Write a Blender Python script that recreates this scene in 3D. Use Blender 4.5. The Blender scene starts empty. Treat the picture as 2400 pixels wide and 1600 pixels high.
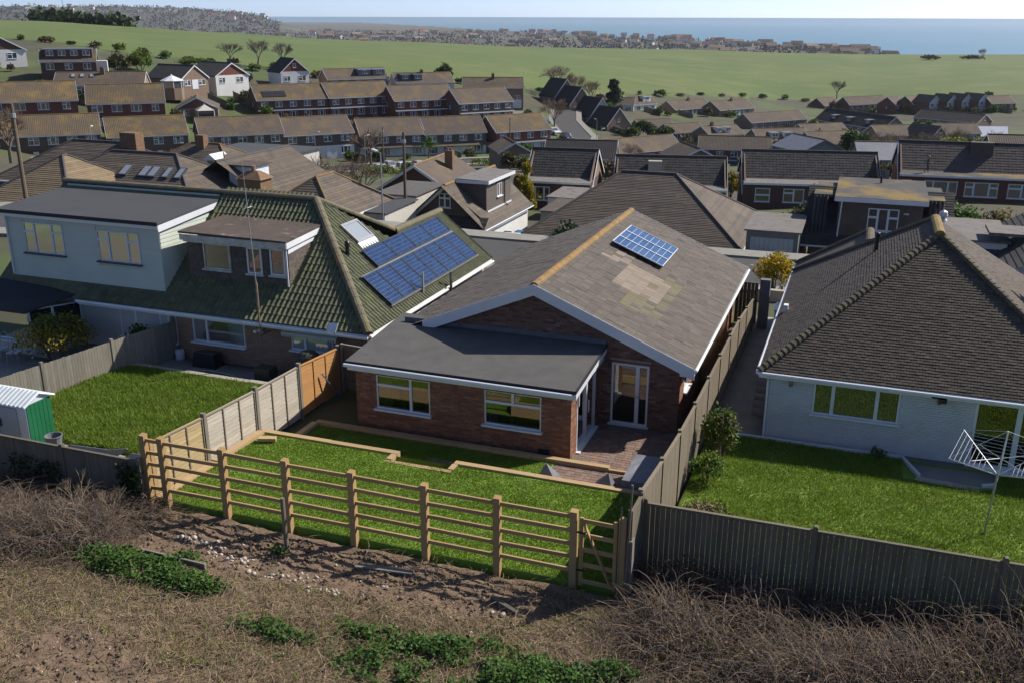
import bpy, bmesh, math, random
import numpy as np
from mathutils import Vector, Matrix
random.seed(7)
RNG = np.random.default_rng(11)
SC = bpy.context.scene
COL = SC.collection
# ------------------------------------------------------------------ camera
F_PX, PITCH, ROLL, YAW = 2250.3, 0.32675, 0.00254, 0.34867
CAM = Vector((7.02, -24.20, 12.145))
def cam_axes():
    cp, sp = math.cos(PITCH), math.sin(PITCH)
    f = Vector((-math.sin(YAW)*cp, math.cos(YAW)*cp, -sp))
    r = Vector((math.cos(YAW), math.sin(YAW), 0)); u = r.cross(f)
    c, s = math.cos(ROLL), math.sin(ROLL)
    return f, r*c+u*s, u*c-r*s
_f, _r, _u = cam_axes()
cd = bpy.data.cameras.new('camera'); cam = bpy.data.objects.new('camera', cd); COL.objects.link(cam)
cd.sensor_width = 36; cd.lens = F_PX/2400*36; cd.clip_start = 0.5; cd.clip_end = 80000
cam.matrix_world = Matrix(((_r.x,_u.x,-_f.x,CAM.x),(_r.y,_u.y,-_f.y,CAM.y),(_r.z,_u.z,-_f.z,CAM.z),(0,0,0,1)))
SC.camera = cam
# ------------------------------------------------------------------ sky, sun, exposure
SUN_EL, SUN_AZ = math.radians(40), math.radians(45.5)     # azimuth from +Y towards +X
w = bpy.data.worlds.new('World'); SC.world = w; w.use_nodes = True
nt = w.node_tree; nt.nodes.clear()
sky = nt.nodes.new('ShaderNodeTexSky'); sky.sky_type = 'NISHITA'; sky.sun_disc = False
sky.sun_elevation = SUN_EL; sky.sun_rotation = SUN_AZ; sky.altitude = 100
sky.air_density = 0.33; sky.dust_density = 0.5; sky.ozone_density = 3.0
bg = nt.nodes.new('ShaderNodeBackground'); bg.inputs[1].default_value = 0.145
wo = nt.nodes.new('ShaderNodeOutputWorld')
nt.links.new(sky.outputs[0], bg.inputs[0]); nt.links.new(bg.outputs[0], wo.inputs[0])
sl = bpy.data.lights.new('sun', 'SUN'); sl.energy = 4.4; sl.angle = math.radians(0.55); sl.color = (1, .93, .83)
so = bpy.data.objects.new('sun', sl); COL.objects.link(so)
sdir = Vector((math.sin(SUN_AZ)*math.cos(SUN_EL), math.cos(SUN_AZ)*math.cos(SUN_EL), math.sin(SUN_EL)))
so.rotation_euler = sdir.to_track_quat('Z', 'Y').to_euler(); so.location = (30, 30, 60)
vs = SC.view_settings; vs.view_transform = 'Standard'; vs.look = 'None'; vs.gamma = 1; vs.exposure = 0.55
SC.cycles.use_denoising = True
SC.cycles.max_bounces = 6; SC.cycles.diffuse_bounces = 3; SC.cycles.glossy_bounces = 3
SC.cycles.transparent_max_bounces = 12; SC.cycles.volume_bounces = 0
SC.cycles.caustics_reflective = False; SC.cycles.caustics_refractive = False
# ------------------------------------------------------------------ materials
M = {}
def _n(nt, t, **k):
    n = nt.nodes.new(t)
    for a, b in k.items(): setattr(n, a, b)
    return n
def rgb(c): return (c[0], c[1], c[2], 1)
def mixc(nt, fac, a, b, mode='MIX'):
    n = _n(nt, 'ShaderNodeMix', data_type='RGBA', blend_type=mode)
    for sock, v in ((n.inputs[0], fac), (n.inputs[6], a), (n.inputs[7], b)):
        if isinstance(v, (int, float)): sock.default_value = v
        elif isinstance(v, tuple): sock.default_value = rgb(v)
        else: nt.links.new(v, sock)
    return n.outputs[2]
def ramp(nt, src, lo, hi):
    n = _n(nt, 'ShaderNodeMapRange'); n.inputs[1].default_value = lo; n.inputs[2].default_value = hi
    n.clamp = True; nt.links.new(src, n.inputs[0]); return n.outputs[0]
def noise(nt, vec, scale, detail=4, rough=.55):
    n = _n(nt, 'ShaderNodeTexNoise'); n.inputs['Scale'].default_value = scale
    n.inputs['Detail'].default_value = detail; n.inputs['Roughness'].default_value = rough
    nt.links.new(vec, n.inputs['Vector']); return n.outputs['Fac']
def pm(name, c1, c2=None, scale=3, rough=.85, bump=0, bscale=30, patches=(), rand=0, metal=0, spec=.4, coord='pos',
       stripe=None, rcols=None, stretch=None, transl=None):
    """c1/c2 mixed by noise; patches = [(colour, scale, lo, hi, amount)]; rand = piece-to-piece brightness; rcols = colours picked per piece;
    stripe = (axis scale xyz, amount, darkcolour)"""
    m = bpy.data.materials.new(name); m.use_nodes = True; t = m.node_tree
    b = t.nodes['Principled BSDF']
    if coord == 'pos': v = _n(t, 'ShaderNodeNewGeometry').outputs['Position']
    else: v = _n(t, 'ShaderNodeTexCoord').outputs['Object']
    if stretch:
        mp = _n(t, 'ShaderNodeMapping'); mp.inputs['Scale'].default_value = stretch; t.links.new(v, mp.inputs[0]); v2 = mp.outputs[0]
    else: v2 = v
    rnd = None
    if rand or rcols:
        gi = _n(t, 'ShaderNodeNewGeometry').outputs['Random Per Island']; oi = _n(t, 'ShaderNodeObjectInfo').outputs['Random']
        ad = _n(t, 'ShaderNodeMath', operation='ADD'); t.links.new(gi, ad.inputs[0]); t.links.new(oi, ad.inputs[1])
        fr = _n(t, 'ShaderNodeMath', operation='FRACT'); t.links.new(ad.outputs[0], fr.inputs[0]); rnd = fr.outputs[0]
    if rcols:
        cr = _n(t, 'ShaderNodeValToRGB'); cr.color_ramp.interpolation = 'CONSTANT'
        e = cr.color_ramp.elements
        while len(e) < len(rcols): e.new(0.5)
        for i, c in enumerate(rcols): e[i].position = i/len(rcols); e[i].color = rgb(c)
        t.links.new(rnd, cr.inputs[0]); col = cr.outputs[0]
        if c2: col = mixc(t, ramp(t, noise(t, v2, scale), .4, .75), col, c2)
    elif c2: col = mixc(t, ramp(t, noise(t, v2, scale), .32, .68), c1, c2)
    else:
        col = _n(t, 'ShaderNodeRGB').outputs[0]; col.default_value = rgb(c1)
    for (pc, ps, lo, hi, amt) in patches:
        f = ramp(t, noise(t, v, ps, 5, .6), lo, hi)
        mu = _n(t, 'ShaderNodeMath', operation='MULTIPLY'); t.links.new(f, mu.inputs[0]); mu.inputs[1].default_value = amt
        col = mixc(t, mu.outputs[0], col, pc)
    if rand:
        mr = _n(t, 'ShaderNodeMapRange'); mr.inputs[3].default_value = 1-rand; mr.inputs[4].default_value = 1+rand
        t.links.new(rnd, mr.inputs[0])
        hv = _n(t, 'ShaderNodeHueSaturation'); t.links.new(col, hv.inputs['Color']); t.links.new(mr.outputs[0], hv.inputs['Value']); col = hv.outputs[0]
    hgt = None
    if stripe:
        axes, amt, dark = stripe
        oc = _n(t, 'ShaderNodeTexCoord').outputs['Object']
        dp = _n(t, 'ShaderNodeVectorMath', operation='DOT_PRODUCT'); t.links.new(oc, dp.inputs[0]); dp.inputs[1].default_value = axes
        sn = _n(t, 'ShaderNodeMath', operation='SINE'); t.links.new(dp.outputs['Value'], sn.inputs[0])
        f = ramp(t, sn.outputs[0], -.6, .9); hgt = f
        mu = _n(t, 'ShaderNodeMath', operation='MULTIPLY'); iv = _n(t, 'ShaderNodeMath', operation='SUBTRACT'); iv.inputs[0].default_value = 1
        t.links.new(f, iv.inputs[1]); t.links.new(iv.outputs[0], mu.inputs[0]); mu.inputs[1].default_value = amt
        col = mixc(t, mu.outputs[0], col, dark)
    t.links.new(col, b.inputs['Base Color'])
    b.inputs['Roughness'].default_value = rough; b.inputs['Metallic'].default_value = metal
    b.inputs['Specular IOR Level'].default_value = spec
    if bump or hgt is not None:
        bp = _n(t, 'ShaderNodeBump'); bp.inputs['Strength'].default_value = bump or .6; bp.inputs['Distance'].default_value = .03
        t.links.new(hgt if hgt is not None else noise(t, v2, bscale, 5, .65), bp.inputs['Height']); t.links.new(bp.outputs[0], b.inputs['Normal'])
    if transl:
        tr = _n(t, 'ShaderNodeBsdfTranslucent'); t.links.new(col, tr.inputs[0]); ms = _n(t, 'ShaderNodeMixShader'); ms.inputs[0].default_value = transl
        t.links.new(b.outputs[0], ms.inputs[1]); t.links.new(tr.outputs[0], ms.inputs[2])
        t.links.new(ms.outputs[0], t.nodes['Material Output'].inputs[0])
    M[name] = m; return m
# --- paint, plastic, metal
pm('upvc', (.70,.72,.75), (.64,.66,.69), 2, .35, spec=.5)
pm('white_paint', (.74,.75,.76), (.66,.67,.68), 1.5, .5, patches=[((.45,.43,.40), 1.2, .62, .8, .5)])
pm('old_white_paint', (.62,.62,.58), (.42,.41,.37), 3, .7, patches=[((.25,.22,.17), 4, .55, .75, .7)])
pm('dark_sill', (.05,.06,.075), None, 2, .5)
pm('black_plastic', (.018,.018,.02), (.03,.03,.032), 4, .4)
pm('grey_metal', (.35,.36,.37), (.28,.29,.30), 6, .35, metal=.8)
pm('galv', (.42,.44,.46), (.33,.35,.36), 5, .45, metal=.6)
pm('rust', (.20,.12,.08), (.30,.22,.16), 8, .8)
pm('lead', (.09,.10,.115), (.14,.15,.16), 3, .55)
pm('blue_plastic', (.06,.16,.30), (.05,.13,.26), 3, .4)
pm('green_plastic', (.03,.12,.09), (.02,.08,.06), 3, .5)
pm('grey_cover', (.17,.175,.20), (.14,.145,.17), 3, .55, bump=.25, bscale=9)
pm('camo_cover', (.030,.034,.026), (.05,.052,.035), 6, .6, bump=.3, bscale=8)
# --- walls
BRC = [(.27,.12,.07),(.23,.098,.058),(.31,.145,.085),(.19,.08,.055),(.28,.13,.07),(.33,.17,.10),(.225,.105,.07)]
pm('brick', None, (.15,.075,.05), 30, .9, bump=.35, bscale=90, rcols=BRC, rand=.12)
pm('mortar', (.30,.235,.17), (.24,.19,.14), 8, .95, bump=.3, bscale=60)
BR2 = [(.20,.105,.075),(.16,.08,.06),(.235,.14,.10),(.10,.05,.045),(.22,.12,.08),(.28,.19,.14),(.17,.09,.06),(.20,.11,.08),(.185,.10,.07)]
pm('brick_mixed', None, (.16,.09,.065), 30, .9, bump=.35, bscale=90, rcols=BR2, rand=.1)
pm('mortar_grey', (.19,.145,.115), (.16,.12,.10), 8, .95)
pm('brick_pink', None, (.26,.165,.115), 30, .9, bump=.3, bscale=90, rcols=[(.30,.19,.135),(.26,.16,.11),(.33,.215,.155),(.28,.18,.125)], rand=.08)
pm('mortar_pink', (.33,.25,.19), (.28,.21,.16), 8, .95)
pm('white_brick', (.60,.61,.61), (.53,.54,.54), 2, .75, bump=.15, bscale=40, rand=.03, patches=[((.38,.37,.34), 1.1, .6, .85, .5)])
pm('white_mortar', (.50,.51,.51), (.46,.46,.46), 3, .8)
pm('sage_clad', (.52,.57,.50), (.48,.53,.465), 1.2, .6, bump=.1, bscale=60, rand=.02)
pm('render_pale', (.52,.50,.45), (.44,.42,.38), 1, .85)
pm('render_white', (.68,.68,.66), (.60,.60,.58), .6, .8, patches=[((.42,.40,.36), .6, .6, .8, .4)])
pm('wall_brown', (.13,.10,.08), (.10,.075,.06), 2, .9)
pm('wall_red', (.17,.06,.04), (.13,.045,.035), 2, .9, patches=[((.22,.10,.07), 5, .5, .7, .5)])
pm('wall_darkbrick', (.12,.065,.05), (.09,.05,.04), 3, .9)
pm('wall_tan', (.24,.17,.12), (.20,.14,.10), 2, .9)
pm('hung_tile', (.12,.10,.085), (.09,.075,.065), 5, .85, rand=.2)
pm('pebble', (.38,.34,.29), (.30,.27,.23), 4, .95)
pm('grey_wall', (.16,.17,.18), (.13,.14,.15), 3, .8)
pm('blue_clad', (.035,.055,.09), (.05,.07,.11), 3, .7)
pm('door_dark', (.03,.025,.02), None, 3, .5)
pm('door_green', (.20,.29,.26), (.17,.25,.22), 2, .6)
pm('interior', (.10,.085,.07), (.075,.065,.055), 1, .95)
pm('curtain', (.34,.33,.31), (.27,.26,.25), 2, .95)
pm('floor_dark', (.06,.045,.035), None, 2, .6)
# --- roofs
LICH = ((.30,.17,.035), 1.1, .56, .70, .8)
pm('slab_tile', (.125,.105,.088), (.092,.079,.069), 2.2, .9, bump=.5, bscale=55, rand=.13,
   patches=[((.21,.19,.17), 9, .58, .72, .55), ((.40,.36,.28), 14, .73, .77, .8), ((.16,.125,.06), 1.3, .6, .78, .5)])
pm('slab_pale', (.225,.185,.145), (.20,.165,.13), 4, .9, bump=.25, bscale=60, rand=.10)
pm('slab_mossy', (.155,.135,.075), (.125,.11,.075), 6, .9, bump=.4, bscale=40, rand=.1)
pm('ridge_lichen', (.17,.135,.085), (.30,.17,.045), 5, .9, bump=.5, bscale=40, patches=[((.38,.19,.03), 3, .5, .66, .75)], rand=.1)
pm('roman_tile', (.125,.135,.075), (.085,.092,.055), 3, .85, bump=.5, bscale=50, rand=.12,
   patches=[((.20,.20,.12), 7, .55, .7, .6), ((.20,.20,.035), 1.6, .58, .74, .7)])
pm('roman_ridge', (.17,.15,.095), (.13,.12,.08), 4, .9, bump=.5, bscale=40, rand=.1, patches=[((.30,.19,.05), 1.2, .55, .7, .7)])
pm('plain_tile', (.098,.079,.060), (.073,.060,.047), 2, .9, bump=.4, bscale=60, rand=.2,
   patches=[((.14,.125,.10), 5, .56, .72, .6), ((.12,.05,.035), 2.2, .66, .76, .5), ((.30,.29,.26), 13, .76, .79, .8)])
pm('bonnet_tile', (.12,.10,.065), (.09,.078,.058), 4, .9, bump=.5, bscale=40, rand=.15, patches=[((.20,.16,.05), 2, .5, .7, .6)])
pm('lichen_tile', (.28,.19,.05), (.18,.14,.06), 5, .9, bump=.5, bscale=40, rand=.12)
pm('felt_grey', (.115,.11,.105), (.09,.088,.086), 2, .95, bump=.6, bscale=120, patches=[((.13,.125,.115), 1.1, .5, .75, .7), ((.16,.15,.13), 30, .60, .72, .5)])
pm('felt_slate', (.062,.066,.072), (.055,.058,.064), 1, .9, bump=.3, bscale=150)
pm('felt_old', (.10,.075,.062), (.075,.06,.052), 1.6, .95, bump=.5, bscale=25, patches=[((.26,.25,.23), 2.3, .60, .72, .8), ((.04,.035,.03), 1.5, .55, .7, .6)])
pm('felt_moss', (.085,.08,.075), (.065,.062,.06), 1, .95, bump=.4, bscale=60, patches=[((.22,.15,.04), .35, .48, .62, .85)])
pm('felt_pale', (.19,.175,.16), (.15,.14,.13), 1.5, .95, bump=.4, bscale=40, patches=[((.08,.075,.07), 2, .55, .7, .7)])
pm('felt_edge', (.025,.026,.03), None, 2, .7)
for nm, a, b_, lich in (('roof_brown',(.115,.09,.072),(.09,.07,.058),.45), ('roof_orange',(.135,.10,.062),(.10,.078,.055),.85), ('roof_dark',(.055,.052,.052),(.042,.04,.042),.1),
                  ('roof_black',(.028,.027,.028),(.022,.021,.022),.05), ('roof_tan',(.20,.15,.09),(.155,.12,.075),.3), ('roof_green',(.05,.052,.05),(.035,.037,.037),.15)):
    for ax, sfx in (((20.9,0,0),'_x'), ((0,20.9,0),'_y')):
        pm(nm+sfx, a, b_, 1.5, .9, stripe=(ax, .42, (a[0]*.45, a[1]*.45, a[2]*.45)), rand=.12,
           patches=[((.23,.155,.045), .35, .48, .66, lich), ((a[0]*1.6,a[1]*1.6,a[2]*1.6), 2.5, .55, .75, .5)])
pm('roof_course', (.06,.058,.056), (.042,.041,.041), 1.2, .9, bump=.4, bscale=30, rand=.15, patches=[((.10,.09,.07), 2, .52, .7, .6), ((.02,.02,.022), .8, .55, .7, .7)])
pm('roof_course_brown', (.10,.083,.075), (.08,.068,.062), 1.2, .9, bump=.4, bscale=30, rand=.14, patches=[((.055,.045,.04), 1.0, .55, .7, .6)])
pm('roof_hip_brown', (.125,.10,.08), (.095,.078,.064), 1.5, .9, bump=.4, bscale=30, rand=.16, patches=[((.20,.15,.06), 1.1, .58, .74, .6), ((.055,.06,.055), .5, .56, .7, .8)])
pm('roof_tan_course', (.22,.165,.10), (.18,.135,.085), 1.5, .9, bump=.4, bscale=30, rand=.14, patches=[((.13,.11,.07), .8, .55, .7, .6)])
pm('ridge_far', (.15,.10,.05), (.20,.13,.05), 2, .9, rand=.1)
pm('ridge_dark', (.09,.08,.07), (.07,.06,.055), 2, .9)
pm('metal_roof', (.23,.24,.26), (.19,.20,.22), 1, .5, metal=.3)
pm('glare_roof', (.9,.9,.92), (.8,.8,.82), 1, .08, metal=.4, spec=1)  # sun reflection off the glazing is put into the near-white colour
pm('chimney_brick', (.20,.12,.07), (.15,.085,.055), 5, .9, patches=[((.25,.19,.08), 3, .5, .7, .5)])
# --- timber
pm('new_timber', (.40,.265,.12), (.345,.22,.095), 3, .8, stretch=(1,1,14), bump=.15, bscale=20, rand=.08)
pm('new_timber_h', (.41,.28,.13), (.34,.22,.095), 2.5, .8, stretch=(.6,8,8), bump=.15, bscale=20, rand=.09, patches=[((.25,.13,.06), 5, .68, .74, .7)])
pm('sleeper', (.42,.30,.165), (.36,.25,.13), 2.5, .85, stretch=(.6,7,7), bump=.2, bscale=20, rand=.08, patches=[((.28,.17,.09), 4, .62, .75, .6)])
pm('grey_timber', (.235,.215,.175), (.18,.165,.135), 3, .9, stretch=(4,4,.7), bump=.25, bscale=20, rand=.12)
pm('fence_brown', (.20,.165,.115), (.15,.125,.09), 3, .9, stretch=(5,5,.7), bump=.3, bscale=18, rand=.16)
pm('fence_old', (.17,.145,.10), (.125,.108,.078), 3, .92, stretch=(5,5,.7), bump=.3, bscale=18, rand=.15, patches=[((.10,.11,.06), 1.3, .55, .72, .5)])
pm('larch_pale', (.45,.41,.34), (.37,.33,.27), 3, .9, stretch=(1,1,10), bump=.25, bscale=20, rand=.10)
pm('larch_new', (.42,.32,.17), (.36,.27,.14), 3, .85, stretch=(1,1,10), bump=.25, bscale=20, rand=.10)
pm('larch_orange', (.42,.22,.08), (.36,.185,.065), 3, .85, stretch=(1,1,10), bump=.2, bscale=20, rand=.06)
pm('batten', (.22,.18,.13), None, 3, .9)
pm('pole_wood', (.17,.13,.085), (.13,.10,.07), 4, .9, stretch=(6,6,.6))
# --- ground
pm('concrete', (.26,.25,.22), (.21,.20,.18), 1.5, .95, bump=.2, bscale=30, patches=[((.13,.13,.11), 1.1, .55, .75, .5)])
pm('kerb_stone', (.36,.33,.28), (.29,.27,.23), 3, .95, bump=.2, bscale=40, rand=.08)
pm('paver', None, (.20,.14,.115), 25, .9, bump=.3, bscale=70, rcols=[(.215,.135,.105),(.18,.115,.10),(.245,.165,.125),(.165,.12,.11),(.20,.15,.125),(.235,.145,.10)], rand=.1)
pm('paver_sand', (.15,.125,.10), None, 5, .95)
pm('asphalt', (.07,.068,.066), (.055,.054,.053), .8, .95)
pm('drive', (.20,.18,.16), (.15,.14,.125), .6, .95)
pm('turf_soil', (.12,.215,.02), (.155,.25,.028), 1.4, .95, bump=.5, bscale=25, patches=[((.055,.10,.014), 3, .5, .7, .7)])
pm('turf_worn', (.12,.20,.022), (.165,.235,.038), 1.1, .95, bump=.6, bscale=14, patches=[((.17,.15,.06), 1.3, .60, .78, .7), ((.05,.09,.012), 2.2, .55, .7, .7)])
pm('soil', (.21,.145,.095), (.15,.10,.066), 4, .97, bump=.9, bscale=26, patches=[((.17,.13,.09), 1.2, .5, .7, .6), ((.30,.25,.20), 28, .66, .74, .5)])
pm('garden_ground', (.055,.058,.03), (.085,.072,.05), .12, .97, patches=[((.07,.11,.025), .05, .45, .6, .8), ((.14,.12,.09), .25, .6, .72, .6)])
pm('field', (.075,.115,.022), (.10,.135,.032), .012, .97, bump=.9, bscale=.9,
   patches=[((.16,.165,.055), .045, .50, .72, .7), ((.07,.105,.02), .25, .55, .75, .65), ((.135,.145,.055), .6, .52, .7, .5)])
pm('plain', (.06,.062,.045), (.085,.075,.055), .004, .97, patches=[((.10,.12,.05), .0025, .55, .65, .8)])
pm('far_hill', (.085,.085,.07), (.06,.065,.05), .004, .97, patches=[((.13,.15,.07), .002, .55, .65, .9), ((.05,.055,.045), .01, .5, .65, .7)])
# --- leaves
for nm, a, b_ in (('blade',(.145,.235,.022),(.19,.27,.035)), ('blade_dry',(.30,.25,.12),(.22,.19,.09)), ('leaf_green',(.055,.12,.018),(.085,.155,.025)),
                  ('leaf_bright',(.13,.19,.022),(.17,.22,.03)), ('leaf_yellow',(.24,.21,.02),(.32,.26,.02)), ('leaf_gold',(.42,.28,.012),(.50,.34,.02)),
                  ('leaf_dark',(.022,.045,.014),(.035,.06,.018)), ('leaf_olive',(.085,.085,.03),(.11,.10,.035)), ('leaf_bronze',(.14,.10,.03),(.20,.15,.04)),
                  ('leaf_nettle',(.045,.105,.018),(.065,.135,.022)), ('leaf_pine',(.018,.032,.018),(.026,.045,.022)), ('leaf_lime',(.20,.24,.02),(.26,.28,.03))):
    pm(nm, a, b_, 1.5, .65, rand=.28, spec=.3, transl=.3)
for nm, a, b_ in (('twig',(.21,.15,.105),(.145,.105,.075)), ('twig_pale',(.33,.26,.17),(.24,.18,.12)), ('twig_grey',(.13,.11,.10),(.09,.078,.072)), ('straw',(.46,.36,.22),(.36,.26,.15)), ('bark',(.09,.075,.06),(.13,.11,.09))):
    pm(nm, a, b_, 3, .9, rand=.3)
pm('chalk', (.52,.46,.39), (.42,.36,.30), 6, .95, rand=.25)
pm('clod', (.17,.125,.082), (.12,.085,.056), 6, .97, rand=.3)
# --- glass
def glassy(name, tint, refl=.12, rough=.01, opaque=False, base=(.02,.024,.028)):
    m = bpy.data.materials.new(name); m.use_nodes = True; t = m.node_tree; t.nodes.clear()
    out = _n(t, 'ShaderNodeOutputMaterial'); g = _n(t, 'ShaderNodeBsdfGlossy'); g.inputs['Roughness'].default_value = rough
    g.inputs[0].default_value = (.95,.97,1,1)
    if opaque:
        tr = _n(t, 'ShaderNodeBsdfDiffuse'); tr.inputs[0].default_value = rgb(base)
    else:
        tr = _n(t, 'ShaderNodeBsdfTransparent'); tr.inputs[0].default_value = rgb(tint)
    lw = _n(t, 'ShaderNodeLayerWeight'); lw.inputs[0].default_value = .35
    mr = _n(t, 'ShaderNodeMapRange'); mr.inputs[3].default_value = refl; mr.inputs[4].default_value = .9; t.links.new(lw.outputs['Fresnel'], mr.inputs[0])
    ms = _n(t, 'ShaderNodeMixShader'); t.links.new(mr.outputs[0], ms.inputs[0]); t.links.new(tr.outputs[0], ms.inputs[1]); t.links.new(g.outputs[0], ms.inputs[2])
    t.links.new(ms.outputs[0], out.inputs[0]); M[name] = m
glassy('glass', (.55,.58,.58), .08)
glassy('glass_dark', None, .11, .02, True)
glassy('glass_blind', None, .10, .04, True, (.30,.33,.35))
glassy('glass_far', None, .14, .05, True, (.05,.06,.07))
glassy('car_glass', None, .25, .02, True, (.01,.014,.018))
def solar_mat(name, c1, c2, lines, lcol, lw):
    m = bpy.data.materials.new(name); m.use_nodes = True; t = m.node_tree; b = t.nodes['Principled BSDF']
    b.inputs['Roughness'].default_value = .12; b.inputs['Specular IOR Level'].default_value = .6
    oi = _n(t, 'ShaderNodeObjectInfo').outputs['Random']
    t.links.new(mixc(t, oi, c1, c2), b.inputs['Base Color']); M[name] = m
solar_mat('solar_cell', (.012,.025,.085), (.02,.05,.12), 0, 0, 0)
solar_mat('solar_cell_pale', (.03,.075,.17), (.05,.11,.22), 0, 0, 0)
def paint(name, c, rough=.25, metal=0):
    m = bpy.data.materials.new(name); m.use_nodes = True; b = m.node_tree.nodes['Principled BSDF']
    b.inputs['Base Color'].default_value = rgb(c); b.inputs['Roughness'].default_value = rough; b.inputs['Metallic'].default_value = metal
    b.inputs['Coat Weight'].default_value = .5; b.inputs['Coat Roughness'].default_value = .05; M[name] = m
for nm, c in (('car_white',(.75,.76,.77)),('car_silver',(.45,.46,.48)),('car_red',(.30,.02,.035)),('car_blue',(.02,.08,.28)),('car_black',(.02,.02,.025)),('car_teal',(.02,.16,.26)),('car_grey',(.14,.15,.17))): paint(nm, c)
pm('tyre', (.012,.012,.012), None, 3, .8); pm('light_lens', (.7,.7,.68), None, 3, .15); pm('tail_lens', (.35,.01,.01), None, 3, .2)
pm('skin', (.45,.26,.19), None, 3, .6); pm('hair', (.32,.20,.15), None, 3, .7); pm('top_green', (.12,.13,.07), None, 3, .9); pm('jeans', (.025,.04,.085), None, 3, .9)
pm('shed_green', (.012,.13,.055), (.010,.11,.045), 2, .5); pm('shed_grey', (.36,.41,.44), (.31,.36,.39), 2, .4); pm('shed_white', (.62,.67,.70), (.52,.57,.60), 2, .35)

pm('far_wood', (.05,.045,.042), (.075,.066,.06), .02, .95, rand=.3)

# ------------------------------------------------------------------ mesh helpers
V = Vector
X_, Y_, Z_ = V((1,0,0)), V((0,1,0)), V((0,0,1))
class MB:
    def __init__(s): s.v = []; s.f = []; s.mi = []
    def face(s, pts, mi=0):
        b = len(s.v); s.v += [tuple(p) for p in pts]; s.f.append(tuple(range(b, b+len(pts)))); s.mi.append(mi); return s
    def hexa(s, p, mi=0):       # 8 points: bottom 0-3 ccw, top 4-7
        b = len(s.v); s.v += [tuple(q) for q in p]
        for f in ((3,2,1,0),(4,5,6,7),(0,1,5,4),(1,2,6,5),(2,3,7,6),(3,0,4,7)): s.f.append(tuple(b+i for i in f)); s.mi.append(mi)
        return s
    def box(s, x0, x1, y0, y1, z0, z1, mi=0):
        return s.hexa([(x0,y0,z0),(x1,y0,z0),(x1,y1,z0),(x0,y1,z0),(x0,y0,z1),(x1,y0,z1),(x1,y1,z1),(x0,y1,z1)], mi)
    def obox(s, o, a, b, c, mi=0):   # corner o, edges a,b,c (right-handed)
        o = V(o); a = V(a); b = V(b); c = V(c)
        return s.hexa([o, o+a, o+a+b, o+b, o+c, o+a+c, o+a+b+c, o+b+c], mi)
    def bar(s, p, q, w, h=None, up=Z_, mi=0):   # rectangular bar between two points
        p = V(p); q = V(q); d = (q-p).normalized(); h = h or w
        x = d.cross(up); x = x.normalized() if x.length > 1e-6 else X_
        y = x.cross(d).normalized()
        return s.obox(p-x*w/2-y*h/2, x*w, d*(q-p).length, y*h, mi) if False else s.hexa([p-x*w/2-y*h/2, p+x*w/2-y*h/2, q+x*w/2-y*h/2, q-x*w/2-y*h/2, p-x*w/2+y*h/2, p+x*w/2+y*h/2, q+x*w/2+y*h/2, q-x*w/2+y*h/2], mi)
    def prism(s, poly, vec, mi=0):
        vec = V(vec); n = len(poly); b = len(s.v); P = [V(p) for p in poly]
        s.v += [tuple(p) for p in P] + [tuple(p+vec) for p in P]
        s.f.append(tuple(b+i for i in reversed(range(n)))); s.mi.append(mi); s.f.append(tuple(b+n+i for i in range(n))); s.mi.append(mi)
        for i in range(n):
            j = (i+1) % n; s.f.append((b+i, b+j, b+n+j, b+n+i)); s.mi.append(mi)
        return s
    def tube(s, pts, r0, r1=None, n=6, mi=0, caps=True):
        r1 = r0 if r1 is None else r1; P = [V(p) for p in pts]; k = len(P); rings = []
        for i, p in enumerate(P):
            d = (P[min(i+1,k-1)]-P[max(i-1,0)]).normalized(); a = Z_ if abs(d.z) < .9 else X_
            x = d.cross(a).normalized(); y = d.cross(x); r = r0+(r1-r0)*i/max(1,k-1)
            b = len(s.v); s.v += [tuple(p+x*r*math.cos(2*math.pi*j/n)+y*r*math.sin(2*math.pi*j/n)) for j in range(n)]; rings.append(b)
        for a, b in zip(rings, rings[1:]):
            for j in range(n): s.f.append((a+j, a+(j+1)%n, b+(j+1)%n, b+j)); s.mi.append(mi)
        if caps:
            s.f.append(tuple(reversed(range(rings[0], rings[0]+n)))); s.mi.append(mi); s.f.append(tuple(range(rings[-1], rings[-1]+n))); s.mi.append(mi)
        return s
    def lathe(s, c, prof, n=12, mi=0):     # profile [(r,z)] round a vertical axis at c
        c = V(c); rings = []
        for r, z in prof:
            b = len(s.v); s.v += [(c.x+r*math.cos(2*math.pi*j/n), c.y+r*math.sin(2*math.pi*j/n), c.z+z) for j in range(n)]; rings.append(b)
        for a, b in zip(rings, rings[1:]):
            for j in range(n): s.f.append((a+j, a+(j+1)%n, b+(j+1)%n, b+j)); s.mi.append(mi)
        s.f.append(tuple(reversed(range(rings[0], rings[0]+n)))); s.mi.append(mi); s.f.append(tuple(range(rings[-1], rings[-1]+n))); s.mi.append(mi)
        return s
    def mesh(s, name, mats, off=None, smooth=False):
        me = bpy.data.meshes.new(name)
        vv = np.array(s.v, dtype=np.float64).reshape(-1, 3)
        if off is not None: vv = vv - np.array(off)
        me.from_pydata(vv.tolist(), [], s.f)
        for m in ([mats] if isinstance(mats, str) else mats): me.materials.append(M[m])
        if len(me.polygons) and any(s.mi): me.polygons.foreach_set('material_index', s.mi)
        if smooth: me.polygons.foreach_set('use_smooth', [True]*len(me.polygons))
        me.update(); return me
    def build(s, name, mats, parent=None, off=True, smooth=False, loc=None, **tags):
        o = None
        if off is True: o = root_loc(parent) if parent else None
        elif off: o = off
        ob = bpy.data.objects.new(name, s.mesh(name, mats, o, smooth)); COL.objects.link(ob)
        if parent: ob.parent = parent
        if loc is not None: ob.location = loc
        for k, val in tags.items(): ob[k] = val
        return ob
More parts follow.
